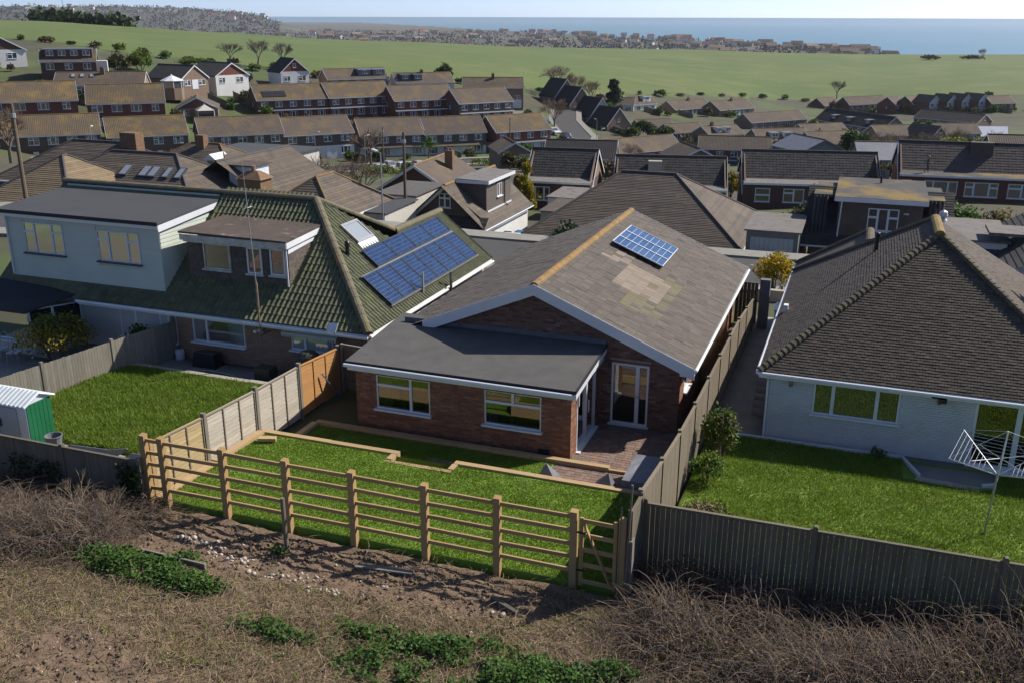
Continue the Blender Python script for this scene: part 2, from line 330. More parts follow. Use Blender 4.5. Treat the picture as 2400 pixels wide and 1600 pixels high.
def root_loc(o):
    l = V((0,0,0))
    while o is not None: l = l + o.location; o = o.parent
    return l
def np_obj(name, verts, faces, mat, parent=None, fmat=None, smooth=False, **tags):
    """fast mesh from arrays; faces = (n,3) or (n,4)"""
    me = bpy.data.meshes.new(name); verts = np.ascontiguousarray(verts, dtype=np.float32); faces = np.ascontiguousarray(faces, dtype=np.int32)
    if parent is not None: verts = verts - np.array(root_loc(parent), dtype=np.float32)
    k = faces.shape[1]; n = len(faces)
    me.vertices.add(len(verts)); me.vertices.foreach_set('co', verts.ravel())
    me.loops.add(n*k); me.loops.foreach_set('vertex_index', faces.ravel())
    me.polygons.add(n); me.polygons.foreach_set('loop_start', np.arange(0, n*k, k, dtype=np.int32))
    for m in ([mat] if isinstance(mat, str) else mat): me.materials.append(M[m])
    if fmat is not None: me.polygons.foreach_set('material_index', np.ascontiguousarray(fmat, dtype=np.int32))
    if smooth: me.polygons.foreach_set('use_smooth', np.ones(n, dtype=bool))
    me.update(calc_edges=True); me.validate()
    ob = bpy.data.objects.new(name, me); COL.objects.link(ob)
    if parent is not None: ob.parent = parent
    for a, b in tags.items(): ob[a] = b
    return ob
def thing(name, label, cat, loc=(0,0,0), rz=0, group=None):
    o = bpy.data.objects.new(name, None); COL.objects.link(o); o.location = loc; o.rotation_euler = (0,0,rz)
    o.empty_display_size = .2; o['label'] = label; o['category'] = cat
    if group: o['group'] = group
    return o
def tag(o, label, cat, group=None):
    o['label'] = label; o['category'] = cat
    if group: o['group'] = group
    return o
def inst(me, name, parent, loc, rot=None, scale=None):
    o = bpy.data.objects.new(name, me); COL.objects.link(o); o.parent = parent; o.location = loc
    if rot is not None: o.rotation_euler = rot
    if scale is not None: o.scale = scale
    return o
def dup(root, loc, rz=None, label=None, group=None, mats=None):
    def cp(o, par):
        c = o.copy(); COL.objects.link(c)
        if par: c.parent = par
        for ch in kids.get(o.name, []): cp(ch, c)
        return c
    kids = {}
    def walk(o):
        kids[o.name] = list(o.children)
        for ch in o.children: walk(ch)
    walk(root); r = cp(root, None); r.location = loc
    if rz is not None: r.rotation_euler = (0,0,rz)
    if label: r['label'] = label
    if group: r['group'] = group
    return r
def fbm(x, y, seed=0, octs=4):
    """cheap smooth value noise, arrays in, about -1..1"""
    r = np.zeros_like(np.asarray(x, dtype=float)); a = 1; tot = 0
    for k in range(octs):
        def h(i, j): return np.modf(np.sin(i*127.1+j*311.7+(seed+k)*74.7)*43758.5453)[0]
        xi = np.floor(x); yi = np.floor(y); fx = x-xi; fy = y-yi; fx = fx*fx*(3-2*fx); fy = fy*fy*(3-2*fy)
        n = (h(xi,yi)*(1-fx)+h(xi+1,yi)*fx)*(1-fy)+(h(xi,yi+1)*(1-fx)+h(xi+1,yi+1)*fx)*fy
        r = r+a*n; tot += a; a *= .5; x = x*2.03+17.3; y = y*2.03+9.1
    return r/tot
# ------------------------------------------------------------------ terrain
TAZ=[-60, -55, -50, -45, -40, -35, -30, -25, -20, -15, -10, -5, 0, 5, 10, 15, 20]
TD=[40, 46, 52, 60, 70, 80, 92, 105, 120, 140, 160, 180, 200, 220, 245, 270, 300, 340, 400, 480, 560, 640, 740, 850]
TZ=[[20, 14, 8, 3, -2, -5, -9, -13, -19, -26, -27, -22, -13, 1, 19, 37, 56, 75, 94, 107, 115, 83, 43, -1], [19, 12, 7, 1, -4, -7, -10, -15, -24, -37, -47, -48, -38, -20, 6, 30, 53, 75, 92, 104, 109, 77, 37, -7], [19, 12, 5, -2, -8, -11, -13, -18, -30, -54, -77, -86, -74, -47, -7, 26, 52, 73, 87, 97, 102, 70, 30, -14], [19, 11, 4, -4, -13, -18, -21, -26, -39, -71, -105, -123, -109, -66, -8, 24, 45, 60, 70, 82, 91, 59, 19, -25], [18, 10, 3, -7, -19, -27, -32, -38, -52, -82, -115, -134, -126, -90, -38, -5, 15, 28, 36, 49, 59, 44, 4, -40], [16, 7, -1, -12, -24, -33, -42, -52, -67, -93, -121, -140, -144, -125, -82, -39, -11, 2, 6, 11, 15, 14, -22, -66], [14, 4, -6, -18, -30, -42, -53, -64, -79, -104, -131, -151, -158, -147, -112, -69, -35, -17, -15, -21, -24, -26, -43, -87], [11, 0, -12, -27, -43, -55, -64, -73, -85, -106, -129, -150, -161, -155, -126, -91, -61, -41, -36, -47, -55, -60, -62, -102], [9, -3, -16, -33, -52, -63, -70, -75, -85, -101, -119, -142, -160, -163, -148, -126, -103, -78, -68, -76, -85, -92, -96, -121], [6, -5, -17, -33, -50, -61, -69, -77, -87, -105, -127, -155, -175, -185, -188, -186, -178, -155, -121, -114, -118, -122, -125, -131], [4, -7, -17, -30, -45, -57, -68, -79, -90, -105, -125, -153, -179, -197, -205, -206, -213, -206, -173, -164, -156, -153, -149, -142], [3, -8, -17, -28, -42, -53, -64, -75, -88, -106, -124, -140, -164, -187, -201, -207, -216, -227, -236, -220, -200, -186, -172, -160], [3, -7, -17, -28, -40, -49, -57, -67, -78, -95, -110, -125, -146, -167, -187, -200, -212, -233, -263, -239, -208, -191, -175, -163], [3, -6, -16, -27, -38, -45, -52, -59, -68, -82, -98, -119, -139, -158, -178, -193, -207, -225, -237, -208, -185, -172, -161, -152], [4, -6, -15, -26, -36, -43, -49, -57, -68, -86, -106, -123, -140, -156, -173, -186, -199, -210, -212, -188, -169, -157, -146, -138], [5, -4, -13, -23, -34, -40, -46, -55, -67, -86, -104, -121, -137, -151, -166, -178, -187, -192, -188, -172, -157, -146, -136, -128], [7, -1, -8, -17, -26, -32, -40, -49, -61, -79, -96, -113, -128, -140, -154, -163, -171, -174, -170, -159, -147, -138, -129, -122]]
TZ = np.array(TZ)/10.0; TAZ = np.array(TAZ, dtype=float); TLD = np.log(np.array(TD, dtype=float))
def table_z(az, d):
    a = np.clip(az, TAZ[0], TAZ[-1]); l = np.clip(np.log(np.maximum(d, 1)), TLD[0], TLD[-1])
    i = np.clip(np.searchsorted(TAZ, a)-1, 0, len(TAZ)-2); j = np.clip(np.searchsorted(TLD, l)-1, 0, len(TLD)-2)
    s = (a-TAZ[i])/(TAZ[i+1]-TAZ[i]); t = (l-TLD[j])/(TLD[j+1]-TLD[j])
    return (TZ[i,j]*(1-t)+TZ[i,j+1]*t)*(1-s)+(TZ[i+1,j]*(1-t)+TZ[i+1,j+1]*t)*s
CREST_AZ = [-60,-46.7,-40,-35,-30,-25,-20,-15,-10,25]; CREST_D = [560,560,600,650,700,750,790,830,850,850]
COAST_AZ = [-60,-34,-31,-26,-22,-15,-8,-3,0,3,25]; COAST_D = [16000,14000,11000,7000,4700,3300,2470,2060,1850,1250,1150]
SEA_Z = -53.0
def ground_z(x, y):
    x = np.asarray(x, dtype=float); y = np.asarray(y, dtype=float)
    dx = x-CAM.x; dy = y-CAM.y; d = np.hypot(dx, dy); az = np.degrees(np.arctan2(dx, dy))
    near = np.where(y < -7, .02+.055*(-7-y)*np.clip((-y-7)/3, 0, 1), -.06)
    near = np.where(y < -30, .02+.055*23+.10*(-30-y), near)
    tz = table_z(az, d)
    crest = np.interp(az, CREST_AZ, CREST_D); coast = np.interp(az, COAST_AZ, COAST_D)
    zc = table_z(az, crest)
    plain = np.maximum(zc-(d-crest)*.075, SEA_Z+5.0)
    plain = np.where(d > coast, SEA_Z+5-(d-coast)*.06, plain)
    far = np.where(d > crest, plain, tz)
    wgt = np.clip((y-16.5)/11, 0, 1); wgt = wgt*wgt*(3-2*wgt)
    return near*(1-wgt)+far*wgt
def gz(x, y): return float(ground_z(np.array([x]), np.array([y]))[0])
azs = np.radians(np.concatenate([np.arange(-180,-60,8), np.arange(-60,-53,1), np.arange(-53,14,.5), np.arange(14,30,2), np.arange(30,181,8)]))
ds = np.concatenate([[0.3,4,8,12,15,17.3,17.6,20,24,28,32,36], np.arange(38,130,2.0), np.arange(130,330,5.0), np.arange(330,900,14.0), np.geomspace(900,1400,14), np.geomspace(1500,9000,24)])
AA, DD = np.meshgrid(azs, ds, indexing='ij'); GX = CAM.x+DD*np.sin(AA); GY = CAM.y+DD*np.cos(AA)
GZ = ground_z(GX, GY)+np.where(DD > 60, .25, .0)*fbm(GX*.08, GY*.08, 3)
gv = np.stack([GX,GY,GZ],-1).reshape(-1,3); na, nd = AA.shape
ii, jj = np.meshgrid(np.arange(na-1), np.arange(nd-1), indexing='ij'); q = (ii*nd+jj).ravel()
gf = np.stack([q, q+1, q+nd+1, q+nd], 1)
FE_AZ = [-180,-60,-46,-40,-35,-30,-25,-20,-15,-10,-5,0,5,180]; FE_D = [9e9,330,318,300,293,290,292,318,350,400,452,468,478,478]
fa = np.degrees(AA)[:-1,:-1].ravel()+.2; fd = (DD[:-1,:-1].ravel()+DD[1:,1:].ravel())/2
fedge = np.interp(fa, FE_AZ, FE_D); crest_f = np.interp(fa, CREST_AZ, CREST_D)+60
isf = (fd > fedge) & (fd < crest_f) & (fa > -61) & (fa < 29); isp = fd >= crest_f
def sub(name, sel, mat):
    u, inv = np.unique(gf[sel], return_inverse=True)
    return np_obj(name, gv[u], inv.reshape(-1,4), mat, None, smooth=True, kind='structure')
sub('ground', ~isf & ~isp, 'garden_ground'); sub('field', isf, 'field'); sub('coastal_plain', isp, 'plain')
# sea: a sheet out to the horizon
def sea_material():
    m = bpy.data.materials.new('sea'); m.use_nodes = True; t = m.node_tree; b = t.nodes['Principled BSDF']
    v = _n(t, 'ShaderNodeNewGeometry').outputs['Position']; mp = _n(t, 'ShaderNodeMapping'); mp.inputs['Scale'].default_value = (.0006,.0028,1); t.links.new(v, mp.inputs[0])
    n1 = noise(t, mp.outputs[0], 1, 4)
    t.links.new(mixc(t, ramp(t, n1, .35, .65), (.055,.155,.185), (.075,.185,.205)), b.inputs['Base Color'])
    b.inputs['Roughness'].default_value = .32; b.inputs['Specular IOR Level'].default_value = .35
    bp = _n(t, 'ShaderNodeBump'); bp.inputs['Strength'].default_value = .5; bp.inputs['Distance'].default_value = 1.2
    t.links.new(noise(t, v, .05, 5, .6), bp.inputs['Height']); t.links.new(bp.outputs[0], b.inputs['Normal']); M['sea'] = m
sea_material()
sa = np.radians(np.arange(-75, 46, 3)); sd = np.array([900,2000,5000,12000,25000,45000.])
A2, D2 = np.meshgrid(sa, sd, indexing='ij'); sv = np.stack([CAM.x+D2*np.sin(A2), CAM.y+D2*np.cos(A2), np.full_like(A2, SEA_Z)], -1).reshape(-1,3)
i2, j2 = np.meshgrid(np.arange(len(sa)-1), np.arange(len(sd)-1), indexing='ij'); q = (i2*len(sd)+j2).ravel()
np_obj('sea', sv, np.stack([q, q+1, q+len(sd)+1, q+len(sd)], 1), 'sea', None, kind='structure')
# far hill on the skyline
hp = [(-64,30),(-55,36),(-49,42),(-46.5,45),(-44,43),(-43,47),(-40,46),(-37.5,38),(-35.5,26),(-34,8),(-33,-20),(-31.5,-44),(-30.5,-54)]
ha = np.arange(-64,-30.4,.25); hz = np.interp(ha, [a for a,_ in hp], [b for _,b in hp])+fbm(ha*1.3, ha*0, 5)*2.0
hd = np.array([2300,2700,3100,3600,4200,4800,5400]); hs = np.array([-.1,.05,.28,.55,.82,1,.6])
A3, D3 = np.meshgrid(np.radians(ha), hd, indexing='ij'); H3 = -50+(hz[:,None]+50)*hs[None,:]+fbm(A3*60, D3*.002, 9)*3
hv = np.stack([CAM.x+D3*np.sin(A3), CAM.y+D3*np.cos(A3), H3], -1).reshape(-1,3)
i2, j2 = np.meshgrid(np.arange(len(ha)-1), np.arange(len(hd)-1), indexing='ij'); q = (i2*len(hd)+j2).ravel()
np_obj('far_hill', hv, np.stack([q, q+1, q+len(hd)+1, q+len(hd)], 1), 'far_hill', None, smooth=True, kind='structure')
def hill_z(az, d):
    return float(-50+(np.interp(az, [a for a,_ in hp], [b for _,b in hp])+50)*np.interp(d, hd, hs))

# ------------------------------------------------------------------ building helpers
def win(root, o, u, n, w, h, cells, fm='upvc', t=.055, dep=.07, glass='glass', sill='upvc', sill_d=.14, name='window', proud=.0, label=None):
    """window at bottom-left o on a wall; u along the wall, n outwards; cells = (u0,u1,v0,v1) fractions"""
    o = V(o); u = V(u).normalized(); n = V(n).normalized(); fr = MB(); o = o+n*proud
    def bx(mb, a0, a1, b0, b1, d0, d1, mi=0):
        mb.hexa([o+u*a0+n*d0+Z_*b0, o+u*a1+n*d0+Z_*b0, o+u*a1+n*d1+Z_*b0, o+u*a0+n*d1+Z_*b0, o+u*a0+n*d0+Z_*b1, o+u*a1+n*d0+Z_*b1, o+u*a1+n*d1+Z_*b1, o+u*a0+n*d1+Z_*b1], mi)
    panes = []
    for (u0,u1,v0,v1) in cells:
        a0, a1, b0, b1 = u0*w, u1*w, v0*h, v1*h
        k = t*.72
        bx(fr, a0, a1, b0, b0+k, -dep, 0); bx(fr, a0, a1, b1-k, b1, -dep, 0); bx(fr, a0, a0+k, b0+k, b1-k, -dep, 0); bx(fr, a1-k, a1, b0+k, b1-k, -dep, 0)
        panes.append((a0+k, a1-k, b0+k, b1-k))
    f = fr.build(name, fm, root)
    if label: f['label'] = label
    for (a0,a1,b0,b1) in panes:
        p = MB(); bx(p, a0-.004, a1+.004, b0-.004, b1+.004, -dep*.62, -dep*.45); p.build('pane', glass, f)
    if sill:
        s = MB(); bx(s, -.06, w+.06, -.055, 0, -.02, sill_d); s.build('sill', sill, f)
    return f
def wall_grid(mb, o, u, n, W, H, holes, th=.12):
    """wall slab with rectangular openings (u0,u1,z0,z1)"""
    o = V(o); u = V(u); n = V(n)
    xs = sorted({0, W, *[q for h in holes for q in h[:2]]}); zs = sorted({0, H, *[q for h in holes for q in h[2:]]})
    xs = [q for q in xs if 0 <= q <= W]; zs = [q for q in zs if 0 <= q <= H]
    for i in range(len(xs)-1):
        for j in range(len(zs)-1):
            cx = (xs[i]+xs[i+1])/2; cz = (zs[j]+zs[j+1])/2
            if any(a < cx < b and c < cz < d for a, b, c, d in holes): continue
            mb.obox(o+u*xs[i]+Z_*zs[j]-n*th, u*(xs[i+1]-xs[i]), n*th, Z_*(zs[j+1]-zs[j])) if False else \
            mb.hexa([o+u*xs[i]+Z_*zs[j]-n*0, o+u*xs[i+1]+Z_*zs[j], o+u*xs[i+1]+Z_*zs[j]-n*th, o+u*xs[i]+Z_*zs[j]-n*th,
                     o+u*xs[i]+Z_*zs[j+1], o+u*xs[i+1]+Z_*zs[j+1], o+u*xs[i+1]+Z_*zs[j+1]-n*th, o+u*xs[i]+Z_*zs[j+1]-n*th])
BRICK_ME = {}
def brick_mesh(mat, L=.215):
    k = (mat, L)
    if k not in BRICK_ME: BRICK_ME[k] = MB().box(0, L, -.012, .06, 0, .065).mesh('brick', mat)
    return BRICK_ME[k]
def bricks(root, o, u, n, W, H, holes, mat, nparts=0, top=None, order=None, soldiers=()):
    """running-bond bricks proud of the mortar face; top(a) gives the wall height at a"""
    o = V(o); u = V(u).normalized(); n = V(n).normalized(); lst = []; rows = int(H/.075)
    rot = math.atan2(u.y, u.x)
    for r in range(rows):
        z0 = r*.075+.01; z1 = z0+.065; a = -.1125 if r % 2 else 0
        while a < W:
            a0, a1 = max(a, 0)+.005, min(a+.225, W)-.005; a += .225
            segs = [(a0, a1)]
            for (h0,h1,g0,g1) in list(holes)+list(soldiers):
                if z1 > g0+.01 and z0 < g1-.01:
                    new = []
                    for s0, s1 in segs:
                        if s1 <= h0 or s0 >= h1: new.append((s0,s1)); continue
                        if s0 < h0: new.append((s0,h0))
                        if s1 > h1: new.append((h1,s1))
                    segs = new
            for s0, s1 in segs:
                if s1-s0 < .05: continue
                if top and (z1 > top(s0) or z1 > top(s1)): continue
                lst.append((s0, s1, z0, z1))
    full = [b for b in lst if abs(b[1]-b[0]-.215) < .002]
    if order: full.sort(key=order)
    chosen = set(full[:nparts]); rl = root_loc(root)
    for b in chosen:
        inst(brick_mesh(mat), 'brick', root, o+u*b[0]+Z_*b[2]-rl, (0,0,rot))
    mb = MB()
    def add(s0, s1, z0, z1, jit=.0):
        p = random.uniform(.009,.014)
        a, c = o+u*s0+n*p, o+u*s1+n*p
        b = len(mb.v); mb.v += [tuple(q) for q in (a+Z_*z0, c+Z_*z0, c+Z_*z1, a+Z_*z1, a+Z_*z0-n*.03, c+Z_*z0-n*.03, c+Z_*z1-n*.03, a+Z_*z1-n*.03)]
        for f in ((0,1,2,3),(3,2,6,7),(1,5,6,2),(4,0,3,7),(4,5,1,0)): mb.f.append(tuple(b+i for i in f)); mb.mi.append(0)
    for b in lst:
        if b not in chosen: add(*b)
    for (h0,h1,g0,g1) in soldiers:
        q = h0
        while q < h1-.03: add(q+.005, min(q+.07, h1), g0+.005, g1-.005); q += .075
    if mb.f:
        ob = mb.build('brickwork', mat, root); ob['kind'] = 'stuff'
ROMAN = [(0,.004),(.16,.0),(.30,.012),(.42,.040),(.56,.052),(.70,.040),(.82,.012),(1.0,.004)]
FLAT = [(0,0),(1,0)]
def clip_planes(bm, planes):
    for co, no in planes:
        bmesh.ops.bisect_plane(bm, geom=bm.verts[:]+bm.edges[:]+bm.faces[:], plane_co=co, plane_no=no, clear_outer=True)
def tile_roof(root, O, u, s, W, S, tw, g, prof, mat, planes=(), holes=(), nparts=0, score=None, lip=.028, stagger=False, jit=.004, special=None, alt=None, smooth=False):
    """tiles on a slope: O eave corner, u along eave, s up the slope; planes = (point, outward normal) cuts; holes = list of (a0,a1,b0,b1)
    special(a,b) -> material name or None"""
    O = V(O); u = V(u).normalized(); s = V(s).normalized(); n = u.cross(s)
    if n.z < 0: n = -n
    rl = root_loc(root); np_ = len(prof)
    R = Matrix((u, s, n)).transposed()
    def tile_mb(a0, b0, mb, o, U, Sv, N, w=tw):
        lo = lip; b = len(mb.v)
        for (fa, hz) in prof: mb.v.append(tuple(o+U*(a0+fa*w)+Sv*b0+N*(lo+hz)))
        for (fa, hz) in prof: mb.v.append(tuple(o+U*(a0+fa*w)+Sv*(b0+g+.012)+N*(.006+hz)))
        for (fa, hz) in prof: mb.v.append(tuple(o+U*(a0+fa*w)+Sv*b0+N*(lo-.03 if hz < .02 else lo+hz-.03)))
        for i in range(np_-1):
            mb.f.append((b+i, b+i+1, b+np_+i+1, b+np_+i)); mb.mi.append(0)
            mb.f.append((b+2*np_+i, b+2*np_+i+1, b+i+1, b+i)); mb.mi.append(0)
        mb.f.append((b+2*np_, b, b+np_)); mb.mi.append(0); mb.f.append((b+3*np_-1, b+2*np_-1, b+np_-1)); mb.mi.append(0)
    base = {}
    def base_mesh(mt):
        if mt not in base:
            mb = MB(); gap = .004; tile_mb(gap, 0, mb, V((0,0,0)), X_, Y_, Z_, tw-2*gap); base[mt] = mb.mesh('roof_tile', mt, smooth=False)
        return base[mt]
    def inside(p, m=0): return all((p-V(co)).dot(V(no)) < -m for co, no in planes)
    ins, edge, spec = [], [], []
    rows = int(math.ceil(S/g)); cols = int(math.ceil(W/tw))+1
    for r in range(rows):
        off = -(tw/2) if (stagger and r % 2) else 0
        for c in range(cols):
            a0 = c*tw+off; b0 = r*g
            if a0 >= W: continue
            if any(h[0] < a0+tw/2 < h[1] and h[2] < b0+g*.6 < h[3] for h in holes): continue
            cs = [O+u*(a0+da)+s*(b0+db) for da in (0,tw) for db in (0,g)]
            k = sum(inside(p) for p in cs)
            if k == 0: continue
            sp = special(a0+tw/2, b0+g/2) if special else None
            full = k == 4 and a0 >= 0 and a0+tw <= W+.001
            if sp and full: spec.append((a0, b0, sp))
            elif full: ins.append((a0, b0))
            else: edge.append((a0, b0))
    if score: ins.sort(key=lambda t: -score(*t))
    for (a0, b0, sp) in spec: 
        o = inst(base_mesh(sp), 'roof_tile', root, O+u*a0+s*b0-rl); o.rotation_euler = R.to_euler()
    nparts = max(0, nparts-len(spec))
    for (a0, b0) in ins[:nparts]:
        o = inst(base_mesh(mat), 'roof_tile', root, O+u*a0+s*b0+n*random.uniform(0,jit)-rl); o.rotation_euler = R.to_euler()
    mb = MB()
    for (a0, b0) in ins[nparts:]+edge:
        w = min(tw, W-a0)
        tile_mb(a0+.004+max(0,-a0), b0, mb, O+n*random.uniform(0,jit), u, s, n, w-.008-max(0,-a0))
    if mb.f:
        ob = mb.build('tile_covering', mat, root); ob['kind'] = 'stuff'
        if planes and edge:
            bm = bmesh.new(); bm.from_mesh(ob.data)
            clip_planes(bm, [(V(co)-rl, V(no)) for co, no in planes]); bm.to_mesh(ob.data); bm.free()
    # deck under the tiles
    d = MB(); d.face([O+n*.004, O+u*W+n*.004, O+u*W+s*S+n*.004, O+s*S+n*.004])
    if planes:
        bm = bmesh.new(); me = d.mesh('roof_deck', mat, rl); bm.from_mesh(me); clip_planes(bm, [(V(co)-rl, V(no)) for co, no in planes]); bm.to_mesh(me); bm.free()
        ob = bpy.data.objects.new('roof_deck', me); COL.objects.link(ob); ob.parent = root
    else: d.build('roof_deck', mat, root)
def ridge_caps(root, p, q, r, step, mat, n=7, name='ridge_tile', flare=0, up=Z_):
    p = V(p); q = V(q); d = (q-p).normalized(); L = (q-p).length; k = max(1, round(L/step)); st = L/k
    x = d.cross(up).normalized(); y = x.cross(d).normalized()
    mb = MB(); m = 6
    for e, (t, rr) in enumerate(((0, r+flare), (st*1.04, r))):
        for j in range(m+1):
            a = math.pi*(j/m*1.1-.05); mb.v.append((math.cos(a)*rr, t, math.sin(a)*rr*.85))
    for j in range(m): mb.f.append((j, j+1, m+1+j+1, m+1+j)); mb.mi.append(0)
    mb.f.append(tuple(range(m+1))); mb.mi.append(0)
    mb.f.append(tuple(reversed(range(m+1, 2*m+2)))); mb.mi.append(0)
    me = mb.mesh(name, mat, None, False)
    R = Matrix((x, d, y)).transposed().to_euler(); rl = root_loc(root)
    for i in range(k): inst(me, name, root, p+d*st*i-rl, R)
def gutter(root, p, q, r=.055, mat='upvc'):
    MB().tube([p, q], r, r, 8).build('gutter', mat, root)
def pipe(root, pts, r=.035, mat='upvc', name='downpipe'):
    return MB().tube(pts, r, r, 7).build(name, mat, root)
C1 = [(0,1,0,1)]
def cols(*f): return [(a,b,0,1) for a, b in zip(f, f[1:])]
# ------------------------------------------------------------------ the red-brick bungalow in the middle
B = thing('brick_bungalow', 'red brick bungalow with flat roofed rear extension and low brown gabled roof', 'house', (0,0,0))
EW0, EW1 = -6.86, 0.0
# extension rear wall: openings in (u from the left end, z)
ew = EW1-EW0
h1 = (EW0, ); W1 = (-6.16-EW0, -4.38-EW0, .78, 1.86); W2 = (-2.63-EW0, -.88-EW0, .79, 1.86)
mb = MB(); wall_grid(mb, (EW0,0,-.2), X_, -Y_, ew, 2.4, [(a,b,c+.2,d+.2) for a,b,c,d in (W1,W2)], .1); mb.build('wall', 'mortar', B)
SOL1 = (W1[0]-.02, W1[1]+.02, 1.86, 2.08); SOL2 = (W2[0]-.02, W2[1]+.02, 1.86, 2.08)
bricks(B, (EW0,0,-.02), X_, -Y_, ew, 2.16, [(W1[0],W1[1],W1[2]-.035,W1[3]+.02),(W2[0],W2[1],W2[2]-.035,W2[3]+.02)], 'brick', 215, order=lambda b: -b[0]+(.3*(b[2]-1))**2, soldiers=[SOL1, SOL2])
# extension side wall (X = 0), with the patio door
SD = (.62, 2.62, 0, 2.08)
mb = MB(); wall_grid(mb, (0,0,-.2), Y_, X_, 3.09, 2.4, [(SD[0],SD[1],SD[2]+.2,SD[3]+.2)], .1); mb.build('wall', 'mortar', B)
bricks(B, (0,0,-.02), Y_, X_, 3.05, 2.16, [(SD[0],SD[1],-.1,SD[3]+.02)], 'brick', 20, order=lambda b: b[0])
mb = MB(); wall_grid(mb, (EW0,3.09,-.2), -Y_, -X_, 3.09, 2.4, [], .1); mb.build('wall', 'brick', B)
win(B, (EW0+W1[0],0,W1[2]), X_, -Y_, W1[1]-W1[0], W1[3]-W1[2], [(0,.64,.70,1),(0,.64,0,.70),(.64,1,0,1)], dep=.07)
win(B, (EW0+W2[0],0,W2[2]), X_, -Y_, W2[1]-W2[0], W2[3]-W2[2], [(0,.5,.66,1),(.5,1,.66,1),(0,1,0,.66)], dep=.07)
f = win(B, (.02,SD[0],.02), Y_, X_, SD[1]-SD[0], SD[3]-.02, cols(0,.5,1), t=.08, dep=.1, name='patio_door', sill_d=.12)
MB().bar((.06,1.72,.85),(.06,1.72,1.25),.03).build('handle', 'upvc', f)
MB().box(-.95-.01,-.62,-.045,-.01,.06,.25).build('vent', 'black_plastic', B)
# rooms behind the glass
def room(root, x0, x1, y0, y1, z0, z1, openx=False):
    r = MB(); r.face([(x0,y1,z0),(x1,y1,z0),(x1,y1,z1),(x0,y1,z1)]); r.face([(x0,y0,z0),(x0,y1,z0),(x0,y1,z1),(x0,y0,z1)])
    if not openx: r.face([(x1,y1,z0),(x1,y0,z0),(x1,y0,z1),(x1,y1,z1)])
    r.face([(x0,y0,z1),(x1,y0,z1),(x1,y1,z1),(x0,y1,z1)]); r.face([(x0,y0,z0),(x0,y1,z0),(x1,y1,z0),(x1,y0,z0)], 1)
    return r.build('room', ['interior','floor_dark'], root)
room(B, EW0+.12, -.12, .12, 3.0, .0, 2.2, True)
def curtain(root, x0, x1, y, z0, z1, mat='curtain', amp=.03, k=6):
    m_ = MB(); n_ = 14
    for i in range(n_+1):
        t = i/n_; m_.v += [(x0+(x1-x0)*t, y+amp*math.sin(t*k*2*math.pi), z0), (x0+(x1-x0)*t, y+amp*math.sin(t*k*2*math.pi), z1)]
    for i in range(n_): m_.f.append((2*i,2*i+2,2*i+3,2*i+1)); m_.mi.append(0)
    return m_.build('curtain', mat, root)
curtain(B, -6.08, -5.75, .22, .5, 1.86); curtain(B, -2.56, -2.3, .22, .5, 1.86); curtain(B, -2.08, -1.92, .5, .5, 1.86)
# flat roof of the extension, rising to the main wall
fr0, fr1 = 2.27, 2.58
mb = MB(); RX0, RX1, RY0 = -7.05, .22, -.28
mb.hexa([(RX0,RY0,fr0-.08),(RX1,RY0,fr0-.08),(RX1,3.08,fr1-.08),(RX0,3.75,fr1-.02),(RX0,RY0,fr0),(RX1,RY0,fr0),(RX1,3.08,fr1),(RX0,3.75,fr1+.06)])
mb.build('flat_roof', 'felt_grey', B)
mb = MB(); mb.box(RX0,RX1,RY0-.015,RY0,fr0-.085,fr0+.014); mb.hexa([(RX1,RY0-.015,fr0-.06),(RX1+.02,RY0-.015,fr0-.06),(RX1+.02,3.08,fr1-.06),(RX1,3.08,fr1-.06),(RX1,RY0-.015,fr0+.035),(RX1+.02,RY0-.015,fr0+.035),(RX1+.02,3.08,fr1+.035),(RX1,3.08,fr1+.035)])
mb.build('felt_edge', 'felt_edge', B)
mb = MB(); mb.box(RX0+.05,RX1,RY0+.03,RY0+.06,1.99,fr0-.082); mb.build('fascia', 'upvc', B)
mb = MB(); mb.hexa([(RX1-.035,RY0+.062,fr0-.26),(RX1-.004,RY0+.062,fr0-.26),(RX1-.004,3.08,fr1-.26),(RX1-.035,3.08,fr1-.26),(RX1-.035,RY0+.062,fr0-.082),(RX1-.004,RY0+.062,fr0-.082),(RX1-.004,3.08,fr1-.082),(RX1-.035,3.08,fr1-.082)]); mb.build('bargeboard', 'upvc', B)
mb = MB(); mb.box(RX0+.06,RX1-.04,RY0+.065,-.015,1.985,2.0); mb.box(.012,RX1-.04,-.012,3.05,2.12,2.135); mb.build('soffit', 'upvc', B)
gutter(B, (RX0,RY0-.075,fr0-.10), (RX1-.1,RY0-.075,fr0-.12), .06, 'upvc')
mb = MB(); mb.hexa([(EW0+.2,3.06,fr1),(.2,3.06,fr1),(.2,3.08,fr1),(EW0+.2,3.08,fr1),(EW0+.2,3.06,fr1+.15),(.2,3.06,fr1+.15),(.2,3.08,fr1+.15),(EW0+.2,3.08,fr1+.15)]); mb.build('flashing', 'lead', B)
pipe(B, [(.07,.55,2.1),(.07,.55,1.5)], .03)
